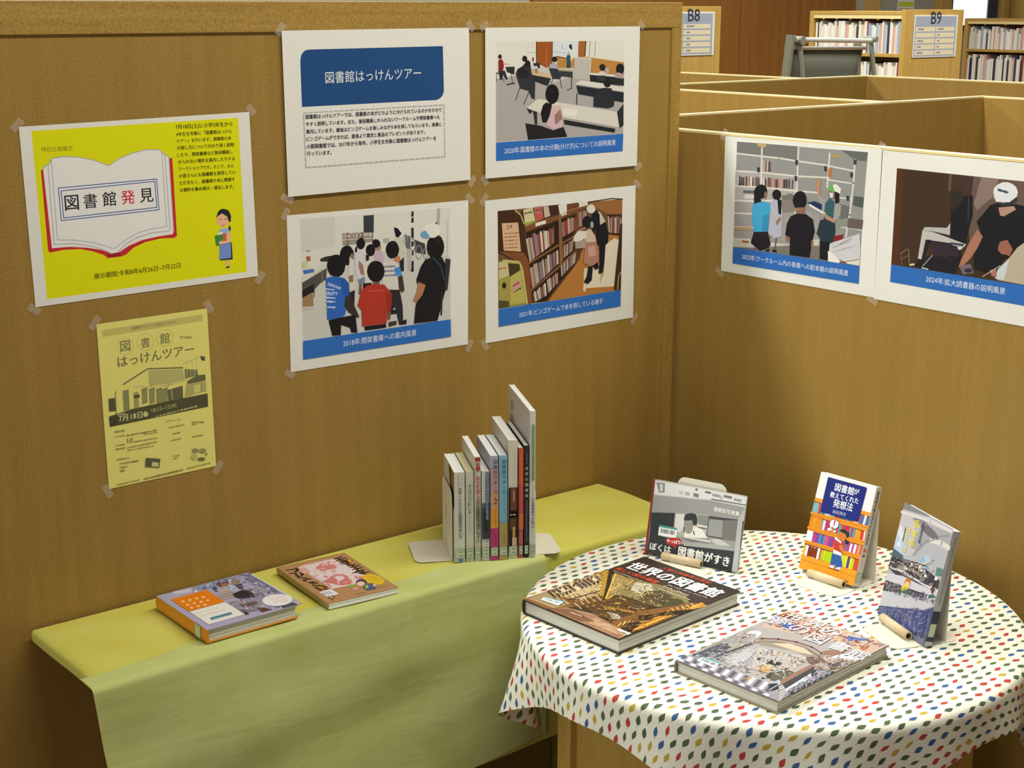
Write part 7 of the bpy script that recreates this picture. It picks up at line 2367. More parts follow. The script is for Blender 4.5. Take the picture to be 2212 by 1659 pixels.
def mat(name, col, rough=0.6, noise=0.0, scale=40.0, metal=0.0, spec=0.5, bump=0.0):
    m = bpy.data.materials.new(name); m.use_nodes = True
    nt = m.node_tree; b = nt.nodes['Principled BSDF']
    b.inputs['Base Color'].default_value = (*col, 1)
    b.inputs['Roughness'].default_value = rough
    b.inputs['Metallic'].default_value = metal
    b.inputs['Specular IOR Level'].default_value = spec
    if noise or bump:
        tc = nt.nodes.new('ShaderNodeTexCoord')
        n = nt.nodes.new('ShaderNodeTexNoise'); n.inputs['Scale'].default_value = scale; n.inputs['Detail'].default_value = 4
        nt.links.new(tc.outputs['Object'], n.inputs['Vector'])
        if noise:
            r = nt.nodes.new('ShaderNodeMix'); r.data_type = 'RGBA'
            r.inputs[6].default_value = (*[c * (1 - noise) for c in col], 1)
            r.inputs[7].default_value = (*[min(1, c * (1 + noise)) for c in col], 1)
            nt.links.new(n.outputs['Fac'], r.inputs[0]); nt.links.new(r.outputs[2], b.inputs['Base Color'])
        if bump:
            bp = nt.nodes.new('ShaderNodeBump'); bp.inputs['Strength'].default_value = bump; bp.inputs['Distance'].default_value = 0.002
            nt.links.new(n.outputs['Fac'], bp.inputs['Height']); nt.links.new(bp.outputs['Normal'], b.inputs['Normal'])
    return m

def wood(name, c1, c2, stretch=(34, 34, 1.6), rough=0.45):
    """veneer with fine vertical grain and a light speckle"""
    m = bpy.data.materials.new(name); m.use_nodes = True
    nt = m.node_tree; b = nt.nodes['Principled BSDF']; b.inputs['Roughness'].default_value = rough
    b.inputs['Specular IOR Level'].default_value = 0.3
    tc = nt.nodes.new('ShaderNodeTexCoord'); mp = nt.nodes.new('ShaderNodeMapping')
    mp.inputs['Scale'].default_value = stretch
    nt.links.new(tc.outputs['Object'], mp.inputs['Vector'])
    n = nt.nodes.new('ShaderNodeTexNoise'); n.inputs['Scale'].default_value = 1.0; n.inputs['Detail'].default_value = 6
    n.inputs['Roughness'].default_value = 0.65
    nt.links.new(mp.outputs['Vector'], n.inputs['Vector'])
    n2 = nt.nodes.new('ShaderNodeTexNoise'); n2.inputs['Scale'].default_value = 260; n2.inputs['Detail'].default_value = 2
    nt.links.new(tc.outputs['Object'], n2.inputs['Vector'])
    mx = nt.nodes.new('ShaderNodeMath'); mx.operation = 'MULTIPLY_ADD'; mx.inputs[1].default_value = 0.62
    nt.links.new(n2.outputs['Fac'], mx.inputs[0])
    s = nt.nodes.new('ShaderNodeMath'); s.operation = 'MULTIPLY'; s.inputs[1].default_value = 0.42
    nt.links.new(n.outputs['Fac'], s.inputs[0]); nt.links.new(s.outputs[0], mx.inputs[2])
    r = nt.nodes.new('ShaderNodeValToRGB')
    r.color_ramp.elements[0].position = 0.33; r.color_ramp.elements[0].color = (*c1, 1)
    r.color_ramp.elements[1].position = 0.72; r.color_ramp.elements[1].color = (*c2, 1)
    nt.links.new(mx.outputs[0], r.inputs[0]); nt.links.new(r.outputs[0], b.inputs['Base Color'])
    return m

def bx(bm, x0, x1, y0, y1, z0, z1, mi=0):
    v = [bm.verts.new(p) for p in ((x0, y0, z0), (x1, y0, z0), (x1, y1, z0), (x0, y1, z0), (x0, y0, z1), (x1, y0, z1), (x1, y1, z1), (x0, y1, z1))]
    fs = []
    for q in ((0, 3, 2, 1), (4, 5, 6, 7), (0, 1, 5, 4), (1, 2, 6, 5), (2, 3, 7, 6), (3, 0, 4, 7)):
        f = bm.faces.new([v[i] for i in q]); f.material_index = mi; fs.append(f)
    return v, fs

def obj(name, bm, material, parent=None, smooth=False, bevel=0.0):
    if bevel:
        bmesh.ops.bevel(bm, geom=list(bm.edges), offset=bevel, segments=2, affect='EDGES', profile=0.6)
    me = bpy.data.meshes.new(name); bm.to_mesh(me); bm.free()
    for mt in (material if isinstance(material, (list, tuple)) else [material]):
        me.materials.append(mt)
    if smooth:
        for p in me.polygons: p.use_smooth = True
    o = bpy.data.objects.new(name, me); C.objects.link(o)
    if parent: o.parent = parent
    return o

def box(name, x0, x1, y0, y1, z0, z1, material, parent=None, bevel=0.0):
    bm = bmesh.new(); bx(bm, x0, x1, y0, y1, z0, z1)
    return obj(name, bm, material, parent, bevel=bevel)

def thing(name, label, cat, loc=(0, 0, 0), rotz=0.0, group=None, matrix=None):
    o = bpy.data.objects.new(name, None); o.empty_display_size = 0.05; C.objects.link(o)
    if matrix is not None: o.matrix_world = matrix
    else: o.location = loc; o.rotation_euler = (0, 0, rotz)
    return tag(o, label, cat, group)

def tag(o, label, cat, group=None):
    o['label'] = label; o['category'] = cat
    if group: o['group'] = group
    return o

def struct(o, label=None):
    o['kind'] = 'structure'
    if label: o['label'] = label
    return o

# ---------------------------------------------------------------- flat print
PRINT = bpy.data.materials.new('printed_ink'); PRINT.use_nodes = True
_b = PRINT.node_tree.nodes['Principled BSDF']; _b.inputs['Roughness'].default_value = 0.55; _b.inputs['Specular IOR Level'].default_value = 0.25
_a = PRINT.node_tree.nodes.new('ShaderNodeAttribute'); _a.attribute_name = 'ink'
PRINT.node_tree.links.new(_a.outputs['Color'], _b.inputs['Base Color'])
GLOSS = PRINT.copy(); GLOSS.name = 'printed_gloss'
GLOSS.node_tree.nodes['Principled BSDF'].inputs['Roughness'].default_value = 0.3

_glyphs = {}
def glyphs(s, bold):
    if (s, bold) not in _glyphs:
        c = bpy.data.curves.new('lettering', 'FONT'); c.body = s; c.size = 1; c.resolution_u = 2
        o = bpy.data.objects.new('lettering', c); C.objects.link(o)
        me = bpy.data.meshes.new_from_object(o.evaluated_get(bpy.context.evaluated_depsgraph_get()))
        vs = [v.co.copy() for v in me.vertices]; fs = [tuple(p.vertices) for p in me.polygons]
        bpy.data.objects.remove(o); bpy.data.curves.remove(c); bpy.data.meshes.remove(me)
        _glyphs[(s, bold)] = (vs, fs)
    return _glyphs[(s, bold)]

def print_mesh(name, cmds, parent, matrix, material=None):
    """cmds in millimetres on a sheet; one flat printed layer above another"""
    V, F, K = [], [], []
    z = 0.02
    for c in cmds:
        z += 0.006; col = lin(c[1])
        if c[0] == 'p':
            p = [Vector((c[2][i], c[2][i + 1], 0)) for i in range(0, len(c[2]), 2)]
            n = len(V); V += [(v.x, v.y, z) for v in p]; K += [col] * len(p)
            for t in tessellate_polygon([p]):
                a, b2, d = (p[i] for i in t)
                if (b2 - a).cross(d - a).z < 0: t = (t[0], t[2], t[1])
                F.append(tuple(n + i for i in t))
        elif c[0] == 's':                      # scattered flecks of picture detail inside a four-cornered field
            _, _, inks, q, cnt, L, B, seed = c; rnd = random.Random(seed)
            q = [Vector((q[i], q[i + 1])) for i in range(0, 8, 2)]; du = (q[1] - q[0]).normalized(); dv = (q[3] - q[0]).normalized()
            for i in range(cnt):
                s, t2 = rnd.random(), rnd.random(); o2 = q[0].lerp(q[1], s).lerp(q[3].lerp(q[2], s), t2)
                a, b2 = (du, dv) if rnd.random() < 0.5 else (dv, du)
                a = a * L * rnd.uniform(.4, 1.3) / 2; b2 = b2 * B * rnd.uniform(.4, 1.3) / 2; n = len(V); z += 0.0004
                for v in (o2 - a - b2, o2 + a - b2, o2 + a + b2, o2 - a + b2): V.append((v.x, v.y, z))
                K += [lin(rnd.choice(inks))] * 4; F.append((n, n + 1, n + 2, n + 3))
        elif c[0] == 'l':
            p = [Vector((c[3][i], c[3][i + 1])) for i in range(0, len(c[3]), 2)]; w = c[2] / 2
            for a, b2 in zip(p, p[1:]):
                d = b2 - a
                if d.length < 1e-6: continue
                d.normalize(); q = Vector((-d.y, d.x)) * w; e = d * w * 0.5; n = len(V)
                for v in (a - q - e, b2 - q + e, b2 + q + e, a + q - e): V.append((v.x, v.y, z))
                K += [col] * 4; F.append((n, n + 1, n + 2, n + 3))
        else:
            _, _, s, x0, y0, x1, y1, hs, bold = c
            vs, fs = glyphs(s, bold)
            if not vs: continue
            xa = min(v.x for v in vs); xb = max(v.x for v in vs)
            d = Vector((x1 - x0, y1 - y0)); k = d.length / max(1e-6, xb - xa); d.normalize(); e = Vector((-d.y, d.x))
            for j, (ox, oy) in enumerate(((0, 0), (1, 0), (0, 1), (1, 1), (-1, 0))[:1 if bold < 0.008 else 5]):
                n = len(V); zz = z - 0.0008 * j
                for v in vs:
                    p = Vector((x0, y0)) + d * (v.x - xa + ox * bold) * k + e * (v.y + oy * bold) * k * hs; V.append((p.x, p.y, zz))
                K += [col] * len(vs); F += [tuple(n + i for i in f) for f in fs]
    me = bpy.data.meshes.new(name)
    me.from_pydata([(a * 0.001, b2 * 0.001, d * 0.001) for a, b2, d in V], [], F)
    at = me.attributes.new('ink', 'FLOAT_COLOR', 'POINT')
    at.data.foreach_set('color', [x for k in K for x in (*k, 1.0)])
    me.materials.append(material or PRINT)
    o = bpy.data.objects.new(name, me); C.objects.link(o)
    o.parent = parent; o.matrix_local = matrix; o['kind'] = 'stuff'
    return o

def frame(origin, xa, ya):
    xa = Vector(xa).normalized(); ya = Vector(ya).normalized(); za = xa.cross(ya)
    m = Matrix((xa, ya, za)).transposed().to_4x4(); m.translation = Vector(origin)
    return m

# ---------------------------------------------------------------- materials
W1, W2 = (0.268, 0.160, 0.032), (0.386, 0.244, 0.065)
M_WOOD = wood('oak_veneer', W1, W2)
M_RAIL = wood('oak_rail', (0.27, 0.155, 0.030), (0.47, 0.31, 0.085), (2.2, 60, 60))
M_POST = wood('oak_post', (0.27, 0.155, 0.030), (0.45, 0.29, 0.075))
M_FAR = wood('far_brown_panelling', (0.17, 0.062, 0.010), (0.36, 0.155, 0.032))
M_EDGE = mat('pale_edge_band', (0.80, 0.66, 0.33), 0.35, 0.06, 30)
M_LEG = wood('table_leg_wood', (0.46, 0.29, 0.06), (0.66, 0.45, 0.13))
M_PAPER = mat('white_paper', (0.80, 0.80, 0.78), 0.75, 0.02, 60)
M_YPAPER = mat('yellow_copy_paper', (0.80, 0.75, 0.215), 0.75, 0.03, 60)
M_PAGES = mat('book_pages', (0.62, 0.61, 0.56), 0.8, 0.12, 300)
M_PAGES_W = mat('bright_book_pages', (0.83, 0.84, 0.85), 0.8, 0.05, 300)
M_METAL = mat('painted_steel', (0.74, 0.72, 0.62), 0.45, 0.03, 50, spec=0.4)
M_TUBE = mat('rolled_card', (0.66, 0.53, 0.33), 0.6, 0.10, 60)
M_DARK = mat('dark_hollow', (0.035, 0.025, 0.02), 0.9)
M_GREY = mat('grey_plastic', (0.20, 0.20, 0.16), 0.5)
M_CHROME = mat('bright_bar', (0.8, 0.8, 0.76), 0.25, metal=0.6)

def tape_mat():
    m = bpy.data.materials.new('clear_tape'); m.use_nodes = True; nt = m.node_tree
    b = nt.nodes['Principled BSDF']; b.inputs['Base Color'].default_value = (0.95, 0.93, 0.90, 1); b.inputs['Roughness'].default_value = 0.22
    b.inputs['Alpha'].default_value = 0.10
    return m
M_TAPE = tape_mat()

# ---------------------------------------------------------------- the setting
floor = struct(box('floor', -6, 14, -6, 8, -0.05, 0.0, wood('floor_boards', (0.13, 0.06, 0.02), (0.26, 0.13, 0.04), (3, 40, 40), 0.35)))

wl = struct(bpy.data.objects.new('wall_left', None), 'tall oak veneer partition wall with posters'); C.objects.link(wl)
box('infill_panel', -3.2, 0.768, 0.004, 0.030, 0.0, 1.697, M_WOOD, wl)
box('top_rail', -3.2, 0.797, -0.001, 0.036, 1.695, 1.7485, M_RAIL, wl, bevel=0.0015)
box('end_post', 0.768, 0.797, -0.001, 0.036, 0.0, 1.6948, M_POST, wl, bevel=0.0015)

def panel_between(o, x0, y0, x1, y1, t, z1, material=None):
    """upright partition board with a pale band along its top edge; t is the thickness to the right of the run"""
    a = Vector((x0, y0, 0)); b = Vector((x1, y1, 0)); d = (b - a); L = d.length
    mt = frame(a, d, Vector((-d.y, d.x, 0)))
    for nm, za, zb, mm, e in (('board', 0.0, z1 - 0.006, material or M_WOOD, 0), ('edge_band', z1 - 0.006, z1, M_EDGE, 0.0)):
        c = box(nm, 0, L, -t, 0, za, zb, mm, o, bevel=0.0012 if nm == 'edge_band' else 0)
        c.matrix_local = mt
TOPZ = 1.473
wr = struct(bpy.data.objects.new('wall_right', None), 'lower oak partition on the right holding two photo posters'); C.objects.link(wr)
panel_between(wr, 0.8166, -2.2, 0.8166, 0.345, 0.022, TOPZ)
for k, (a, lab) in enumerate([
        ((0.842, 0.343, 2.46, 0.343, -0.022), 'nearest cross partition of the study carrels behind the posters'),
        ((2.46, 0.365, 2.46, -1.2, -0.022), 'carrel partition running toward the viewer at the far right'),
        ((1.991, 0.367, 1.991, 1.455, 0.022), 'carrel divider with a bright yellow lit face behind the end post'),
        ((0.9, 1.458, 3.31, 1.458, -0.022), 'rear cross partition of the study carrels'),
        ((3.31, 1.482, 3.31, -1.0, -0.022), 'rear carrel partition running toward the right edge'),
        ((2.93, 1.484, 2.93, 3.0, 0.022), 'farthest carrel divider behind the end post')]):
    t = thing('carrel_partition', lab, 'partition', group='study carrel partitions')
    panel_between(t, *a, TOPZ)

# far side of the room
wb = struct(bpy.data.objects.new('wall_back', None), 'reddish brown panelled back wall of the library'); C.objects.link(wb)
YB = 5.6
for k in range(5):
    box('panel', 5.0 + k * 0.68, 5.0 + k * 0.68 + 0.677, YB, YB + 0.03, 0.0, 3.0, M_FAR, wb)
box('plaster', -4.0, 15.0, YB + 0.03, YB + 0.06, 0.0, 3.2, mat('far_plaster', (0.36, 0.35, 0.29), 0.8, 0.05, 3), wb)
M_COL = wood('far_column_wood', (0.40, 0.22, 0.05), (0.62, 0.40, 0.13))
for x0, x1 in ((8.53, 8.67), (9.49, 9.64), (10.40, 10.50)):
    box('pillar', x0, x1, YB - 0.04, YB + 0.03, 0.0, 3.0, M_COL, wb, bevel=0.004)
win = struct(bpy.data.objects.new('window_1', None), 'bright white window at the far end of the library'); C.objects.link(win)
M_SKYL = bpy.data.materials.new('daylight_pane'); M_SKYL.use_nodes = True
_e = M_SKYL.node_tree.nodes['Principled BSDF']; _e.inputs['Base Color'].default_value = (0.9, 0.95, 1, 1)
_e.inputs['Emission Color'].default_value = (0.92, 0.97, 1.0, 1); _e.inputs['Emission Strength'].default_value = 1.6
box('pane', 9.70, 10.22, YB + 0.005, YB + 0.015, 1.58, 2.6, M_SKYL, win)
M_FRAME = mat('dark_window_frame', (0.02, 0.03, 0.07), 0.4)
for x0, x1 in ((9.655, 9.70), (10.22, 10.36)):
    box('window_frame', x0, x1, YB - 0.01, YB + 0.028, 1.54, 2.64, M_FRAME, win, bevel=0.003)
for z0 in (1.54, 2.60):
    box('window_frame', 9.70, 10.22, YB - 0.01, YB + 0.028, z0, z0 + 0.04, M_FRAME, win, bevel=0.003)
n = thing('wall_notice', 'white notice with a yellow green heading on the far wall', 'notice', (8.975, YB + 0.028, 1.705))
box('sheet', 0, 0.222, -0.003, 0, 0, 0.16, M_PAPER, n)
print_mesh('notice_print', [('p', (200, 208, 64), [8, 30, 214, 30, 214, 70, 8, 70]), ('p', (138, 144, 112), [10, 8, 210, 8, 210, 14, 10, 14])], n, frame((0, -0.0032, 0), (1, 0, 0), (0, 0, 1)))

# bookcases of the open stacks
M_CASE = wood('bookcase_wood', (0.36, 0.21, 0.045), (0.60, 0.39, 0.11))
FARBOOK = {}
def far_book_mesh(w, d, h, col):
    key = (round(w, 3), round(d, 2), round(h, 2), col)
    if key not in FARBOOK:
        bm = bmesh.new(); t = 0.0022
        # spine with rounded corners, two boards, recessed page block (spine faces -x)
        prof = [(0.004, 0), (0.0008, w * 0.2), (0, w * 0.5), (0.0008, w * 0.8), (0.004, w), (d, w), (d, w - t), (0.006, w - t), (0.006, t), (d, t), (d, 0)]
        bot = [bm.verts.new((x, y, 0)) for x, y in prof]; top = [bm.verts.new((x, y, h)) for x, y in prof]
        k = len(prof)
        for i in range(k): bm.faces.new((bot[i], bot[(i + 1) % k], top[(i + 1) % k], top[i]))
        for ring, rev in ((bot, True), (top, False)):
            for q in ((10, 9, 8, 0), (0, 8, 7, 4), (4, 7, 6, 5)):
                vs = [ring[i] for i in q]; bm.faces.new(vs[::-1] if rev else vs)
            f = bm.faces.new([ring[i] for i in ((0, 1, 2, 3, 4) if not rev else (4, 3, 2, 1, 0))])
        bx(bm, 0.006, d - 0.004, t, w - t, 0.003, h - 0.003, 1)
        bmesh.ops.recalc_face_normals(bm, faces=bm.faces)
        me = bpy.data.meshes.new('library_book'); bm.to_mesh(me); bm.free()
        nm = 'cloth_cover_%d_%d_%d' % col
        me.materials.append(bpy.data.materials.get(nm) or mat(nm, lin(col), 0.5)); me.materials.append(M_PAGES)
        FARBOOK[key] = me
    return FARBOOK[key]
BOOKCOL = [((236, 233, 224), 'white'), ((232, 224, 204), 'cream'), ((212, 210, 204), 'pale grey'), ((238, 236, 230), 'white'), ((226, 220, 200), 'cream'), ((233, 230, 220), 'white'), ((196, 192, 184), 'grey'), ((216, 212, 202), 'pale grey'), ((234, 230, 218), 'white'), ((159, 176, 200), 'light blue'), ((207, 164, 156), 'pinkish')]
DARKCOL = [((42, 54, 88), 'dark blue'), ((60, 52, 48), 'dark brown'), ((48, 51, 60), 'charcoal'), ((138, 58, 52), 'red')]
def shelf_row(x, y0, y1, z, hmax, where, seed, dark=0.12, hvar=0.03, depth=0.15):
    rnd = random.Random(seed); y = y0
    while True:
        w = rnd.choice((0.008, 0.010, 0.012, 0.014, 0.017))
        if y + w > y1: break
        col, cn = rnd.choice(DARKCOL) if rnd.random() < dark else rnd.choice(BOOKCOL)
        h = round(hmax - rnd.random() * hvar, 2)
        o = bpy.data.objects.new('library_book', far_book_mesh(w, depth, h, col)); C.objects.link(o)
        o.location = (x + 0.012, y, z)
        tag(o, '%s spined library book on %s' % (cn, where), 'book', '%s books on %s' % (cn, where))
        y += w + 0.0006

def bookcase(label, x0, x1, y0, y1, ztop, boards, bays, end_panel=True):
    t = thing('bookcase', label, 'bookcase', (x0, y0, 0)); w = x1 - x0; L = y1 - y0
    if end_panel: box('end_panel', 0, w, 0, 0.03, 0, ztop + 0.01, M_CASE, t, bevel=0.002)
    box('end_panel', 0, w, L - 0.03, L, 0, ztop, M_CASE, t, bevel=0.002)
    box('top_board', 0.0, w, 0.03, L - 0.03, ztop - 0.02, ztop, M_CASE, t, bevel=0.002)
    box('centre_back', w / 2 - 0.01, w / 2 + 0.01, 0.03, L - 0.03, 0, ztop - 0.02, M_CASE, t)
    for z in boards: box('shelf_board', 0.004, w / 2 - 0.01, 0.03, L - 0.03, z - 0.02, z, M_CASE, t, bevel=0.002)
    for i in range(1, bays):
        yy = L * i / bays
        box('index_tab', 0.004, 0.02, yy - 0.004, yy + 0.004, ztop - 0.05, ztop - 0.02, M_CASE, t)
    box('label_strip', 0.003, 0.010, 0.03, L - 0.03, ztop - 0.042, ztop - 0.02, M_EDGE, t)
    return t
bookcase('oak bookcase with pale books behind the B9 sign', 5.593, 6.143, 3.0, 3.70, 1.712, (1.475, 1.215, 0.95, 0.65, 0.35), 7)
shelf_row(5.593, 3.032, 3.668, 1.4752, 0.180, 'the upper shelf of the B9 bookcase', 3, 0.10)
shelf_row(5.593, 3.032, 3.668, 1.2152, 0.212, 'the second shelf of the B9 bookcase', 4, 0.16)
bookcase('oak bookcase end carrying the B8 sign beside the end post', 3.50, 4.085, 3.0, 3.70, 1.728, (1.475, 1.215, 0.95), 3)
for k, (z, h, col, cn) in enumerate(((1.52, 0.15, (210, 207, 198), 'white'), (1.385, 0.10, (60, 52, 48), 'dark brown'))):
    o = bpy.data.objects.new('library_book', far_book_mesh(0.03, 0.17, h, col)); C.objects.link(o); o.location = (4.118, 3.05, z); o.rotation_euler = (0, 0, math.radians(90))
    tag(o, '%s book peeking out behind the B8 bookcase end' % cn, 'book')
    box('book_ledge', -0.004, 0.20, -0.005, 0.035, -0.012, -0.0005, M_CASE, o)
bookcase('oak bookcase of mixed books at the far right edge', 8.60, 9.10, 3.62, 4.70, 1.65, (1.42, 1.17, 0.9), 6)
shelf_row(8.60, 3.66, 4.668, 1.4202, 0.172, 'the upper shelf of the far right bookcase', 5, 0.12, 0.05)
shelf_row(8.60, 3.66, 4.668, 1.1702, 0.215, 'the second shelf of the far right bookcase', 6, 0.20, 0.05)
t = thing('wall_shelf', 'pale wall shelf with reddish folders in the top right corner', 'shelf', (10.56, YB - 0.3, 1.55))
box('shelf_board', 0, 0.9, 0, 0.3, 0.0, 0.03, M_CASE, t, bevel=0.002); box('side_board', 0, 0.03, 0, 0.3, 0.03, 0.9, M_CASE, t); box('shelf_board', 0.03, 0.9, 0, 0.3, 0.30, 0.33, M_CASE, t); box('support', 0.0, 0.9, 0.0, 0.3, -1.55, 0.0, M_CASE, t)
for k in range(6):
    o = bpy.data.objects.new('folder', far_book_mesh(0.05, 0.2, 0.2, (180, 117, 106))); C.objects.link(o); o.location = (10.66 + k * 0.055, YB - 0.28, 1.5802); o.rotation_euler = (0, 0, math.radians(90))
    tag(o, 'reddish folder on the pale wall shelf in the top right corner', 'folder', 'reddish folders on the wall shelf')

def case_sign(label, x0, z0, w, h, code, ca=0.37, cb=0.60):
    t = thing('shelf_sign', label, 'sign', (x0, 2.999, z0))
    pl = box('plate', 0, w, -0.006, 0, 0, h, mat('sign_plate', (0.72, 0.73, 0.72), 0.4), t, bevel=0.0015)
    W, H = w * 1000, h * 1000; c = []
    c.append(('p', (154, 162, 178), [6, 6, W - 14, 6, W - 14, H - 6, 6, H - 6]))
    n = 5; ch = (H * 0.70) / n
    for r in range(n):
        for q in range(2):
            xa = 14 + q * (W - 34) / 2; ya = 14 + r * ch
            xb = xa + (W - 34) / 2 - 8; yb = ya + ch - 8
            c.append(('p', (217, 205, 174), [xa, ya, xb, ya, xb, yb, xa, yb]))
            rnd = random.Random(r * 7 + q + len(code) * 3)
            if r in (0, 1, 2, 4) or q: 
                m_ = (ya + yb) / 2; L = rnd.choice((26, 40, 56)) * w / 0.41; s = xa + 22
                for j in range(int(L / 9)): c.append(('l', (140, 140, 154), ch * 0.3, [s + j * 9, m_, s + j * 9 + rnd.choice((4, 6)), m_]))
    c.append(('t', (44, 52, 72), code, W * ca, H * 0.79, W * cb, H * 0.79, 1.0, 0.01))
    print_mesh('sign_print', c, pl, frame((0, -0.0062, 0), (1, 0, 0), (0, 0, 1)))
case_sign('grey shelf sign reading B9 on the bookcase end', 5.669, 1.453, 0.41, 0.237, 'B9')
case_sign('grey shelf sign reading B8 partly hidden by the end post', 3.60, 1.50, 0.433, 0.21, 'B8', 0.56, 0.75)

# grey framed fabric stand between the carrels and the bookcases
t = thing('fabric_stand', 'grey folding stand with a dark fabric sling and bright top bar', 'stand', (3.9, 2.4, 0))
def rod(name, p0, p1, r, material, parent, seg=12, flat=1.0):
    p0 = Vector(p0); p1 = Vector(p1); d = (p1 - p0); L = d.length; q = d.to_track_quat('Z', 'Y').to_matrix().to_4x4(); q.translation = p0
    bm = bmesh.new(); ra = []
    for z in (0, L):
        ra.append([bm.verts.new((r * math.cos(2 * math.pi * i / seg), r * flat * math.sin(2 * math.pi * i / seg), z)) for i in range(seg)])
    for i in range(seg): bm.faces.new((ra[0][i], ra[0][(i + 1) % seg], ra[1][(i + 1) % seg], ra[1][i]))
    bm.faces.new(ra[0][::-1]); bm.faces.new(ra[1])
    bmesh.ops.transform(bm, matrix=q, verts=bm.verts)
    return obj(name, bm, material, parent, smooth=False)
M_STAND = mat('grey_green_frame', (0.17, 0.17, 0.13), 0.5); M_SLING = mat('dark_sling_fabric', (0.095, 0.10, 0.075), 0.85, 0.15, 200)
rod('side_post', (-0.10, 0.05, 0.0), (0.005, -0.02, 1.61), 0.034, M_STAND, t, 10, 0.6); rod('side_post', (0.60, 0.0, 0.0), (0.560, 0.03, 1.57), 0.030, M_STAND, t, 10, 0.6)
rod('brace_leg', (0.12, -0.25, 0.0), (0.065, -0.02, 1.585), 0.014, M_STAND, t); rod('brace_leg', (0.68, -0.25, 0.0), (0.60, -0.02, 1.575), 0.012, M_STAND, t)
rod('top_bar', (0.03, -0.03, 1.588), (0.60, -0.03, 1.575), 0.012, M_CHROME, t); rod('lower_bar', (0.03, -0.01, 1.548), (0.575, -0.01, 1.54), 0.009, M_CHROME, t)
for xx in (0.055, 0.60): rod('joint', (xx, -0.055, 1.583), (xx, 0.02, 1.583), 0.021 if xx < 0.3 else 0.014, M_STAND, t, 16)
bm = bmesh.new(); NX, NZ = 8, 12; gv = [[bm.verts.new((0.03 + 0.53 * i / NX + 0.0, -0.005 + 0.05 * math.sin(math.pi * j / NZ), 1.54 - 1.2 * j / NZ)) for i in range(NX + 1)] for j in range(NZ + 1)]
for j in range(NZ):
    for i in range(NX): bm.faces.new((gv[j][i], gv[j + 1][i], gv[j + 1][i + 1], gv[j][i + 1]))
sl = obj('fabric_sling', bm, M_SLING, t, smooth=True); md = sl.modifiers.new('thickness', 'SOLIDIFY'); md.thickness = 0.004

# ---------------------------------------------------------------- posters
def poster(label, art, origin, xa, ya, w, h, paper, name='poster', tapes=(1, 1, 1, 1), cat='poster', group=None):
    """sheet with its lower left corner at origin"""
    t = thing(name, label, cat, matrix=frame(origin, xa, ya), group=group)
    bm = bmesh.new(); bx(bm, 0, w, 0, h, -0.0002, 0.0)
    sh = obj('paper_sheet', bm, paper, t)
    print_mesh('printed_image', ART[art], sh, Matrix.Translation((0, 0, 0)))
    rnd = random.Random(art)
    for k, (cx, cy) in enumerate(((0, 0), (w, 0), (w, h), (0, h))):
        if not tapes[k]: continue
        bm = bmesh.new(); a = math.radians(45 if k in (1, 3) else -45) + rnd.uniform(-0.35, 0.35)
        L, B = rnd.uniform(0.010, 0.013), 0.0065
        sx = -1 if cx == 0 else 1; sy = -1 if cy == 0 else 1
        c = Vector((cx + sx * 0.003, cy + sy * 0.003, 0.0012))
        ex = Vector((math.cos(a), math.sin(a), 0)); ey = Vector((-math.sin(a), math.cos(a), 0))
        vs = [bm.verts.new(c + ex * p * L + ey * q * B) for p, q in ((-1, -1), (1, -1), (1.05, 0.2), (1, 1), (-1, 1), (-1.04, -0.1))]
        bm.faces.new(vs); o = obj('tape', bm, M_TAPE, t); o.modifiers.new('thickness', 'SOLIDIFY').thickness = 0.0001
    return t

def wall_poster(label, art, cx, cz, ang, w, h, paper, **k):
    xa = Vector((math.cos(ang), 0, math.sin(ang))); ya = Vector((-math.sin(ang), 0, math.cos(ang)))
    o = Vector((cx, k.pop('y', -0.0012), cz)) - xa * w / 2 - ya * h / 2
    return poster(label, art, o, xa, ya, w, h, paper, **k)
GP = 'exhibition posters taped to the partition'
wall_poster('bright yellow exhibition poster with an open book drawing', 'exhibition', -0.4878, 1.4054, 0.0150, 0.420, 0.297, M_PAPER, group=GP, y=0.003)
wall_poster('pale yellow single-colour flyer with a building picture', 'flyer', -0.4856, 1.0636, 0.0086, 0.210, 0.297, M_YPAPER, name='flyer', cat='flyer', y=0.003)
wall_poster('white title poster with a dark blue heading panel', 'title', 0.0, 1.5500, 0.0052, 0.420, 0.297, M_PAPER, group=GP, y=-0.0016)
wall_poster('photo poster of a classroom lecture captioned 2020', 'classroom', 0.4590, 1.5505, -0.0011, 0.420, 0.297, M_PAPER, group=GP, y=-0.0016)
wall_poster('photo poster of children seen from behind captioned 2018', 'stacks', -0.0028, 1.2154, -0.0109, 0.420, 0.297, M_PAPER, group=GP, y=0.003)
wall_poster('photo poster of two people searching bookshelves captioned 2021', 'bingo', 0.4612, 1.2092, 0.0026, 0.420, 0.297, M_PAPER, group=GP, y=0.003)
XR = 0.8155
poster('photo poster of a workroom shelf tour captioned 2022', 'workroom', (XR, -0.1239 - 0.0019, 1.1698), (0, -1, 0.0064), (0, 0.0064, 1), 0.420, 0.297, M_PAPER, group=GP, tapes=(1, 0, 1, 1))
poster('photo poster of a reading magnifier captioned 2024 at the right edge', 'reader', (XR, -0.5459, 1.1698), (0, -1, 0), (0, 0, 1), 0.420, 0.297, M_PAPER, group=GP, tapes=(1, 1, 1, 1))

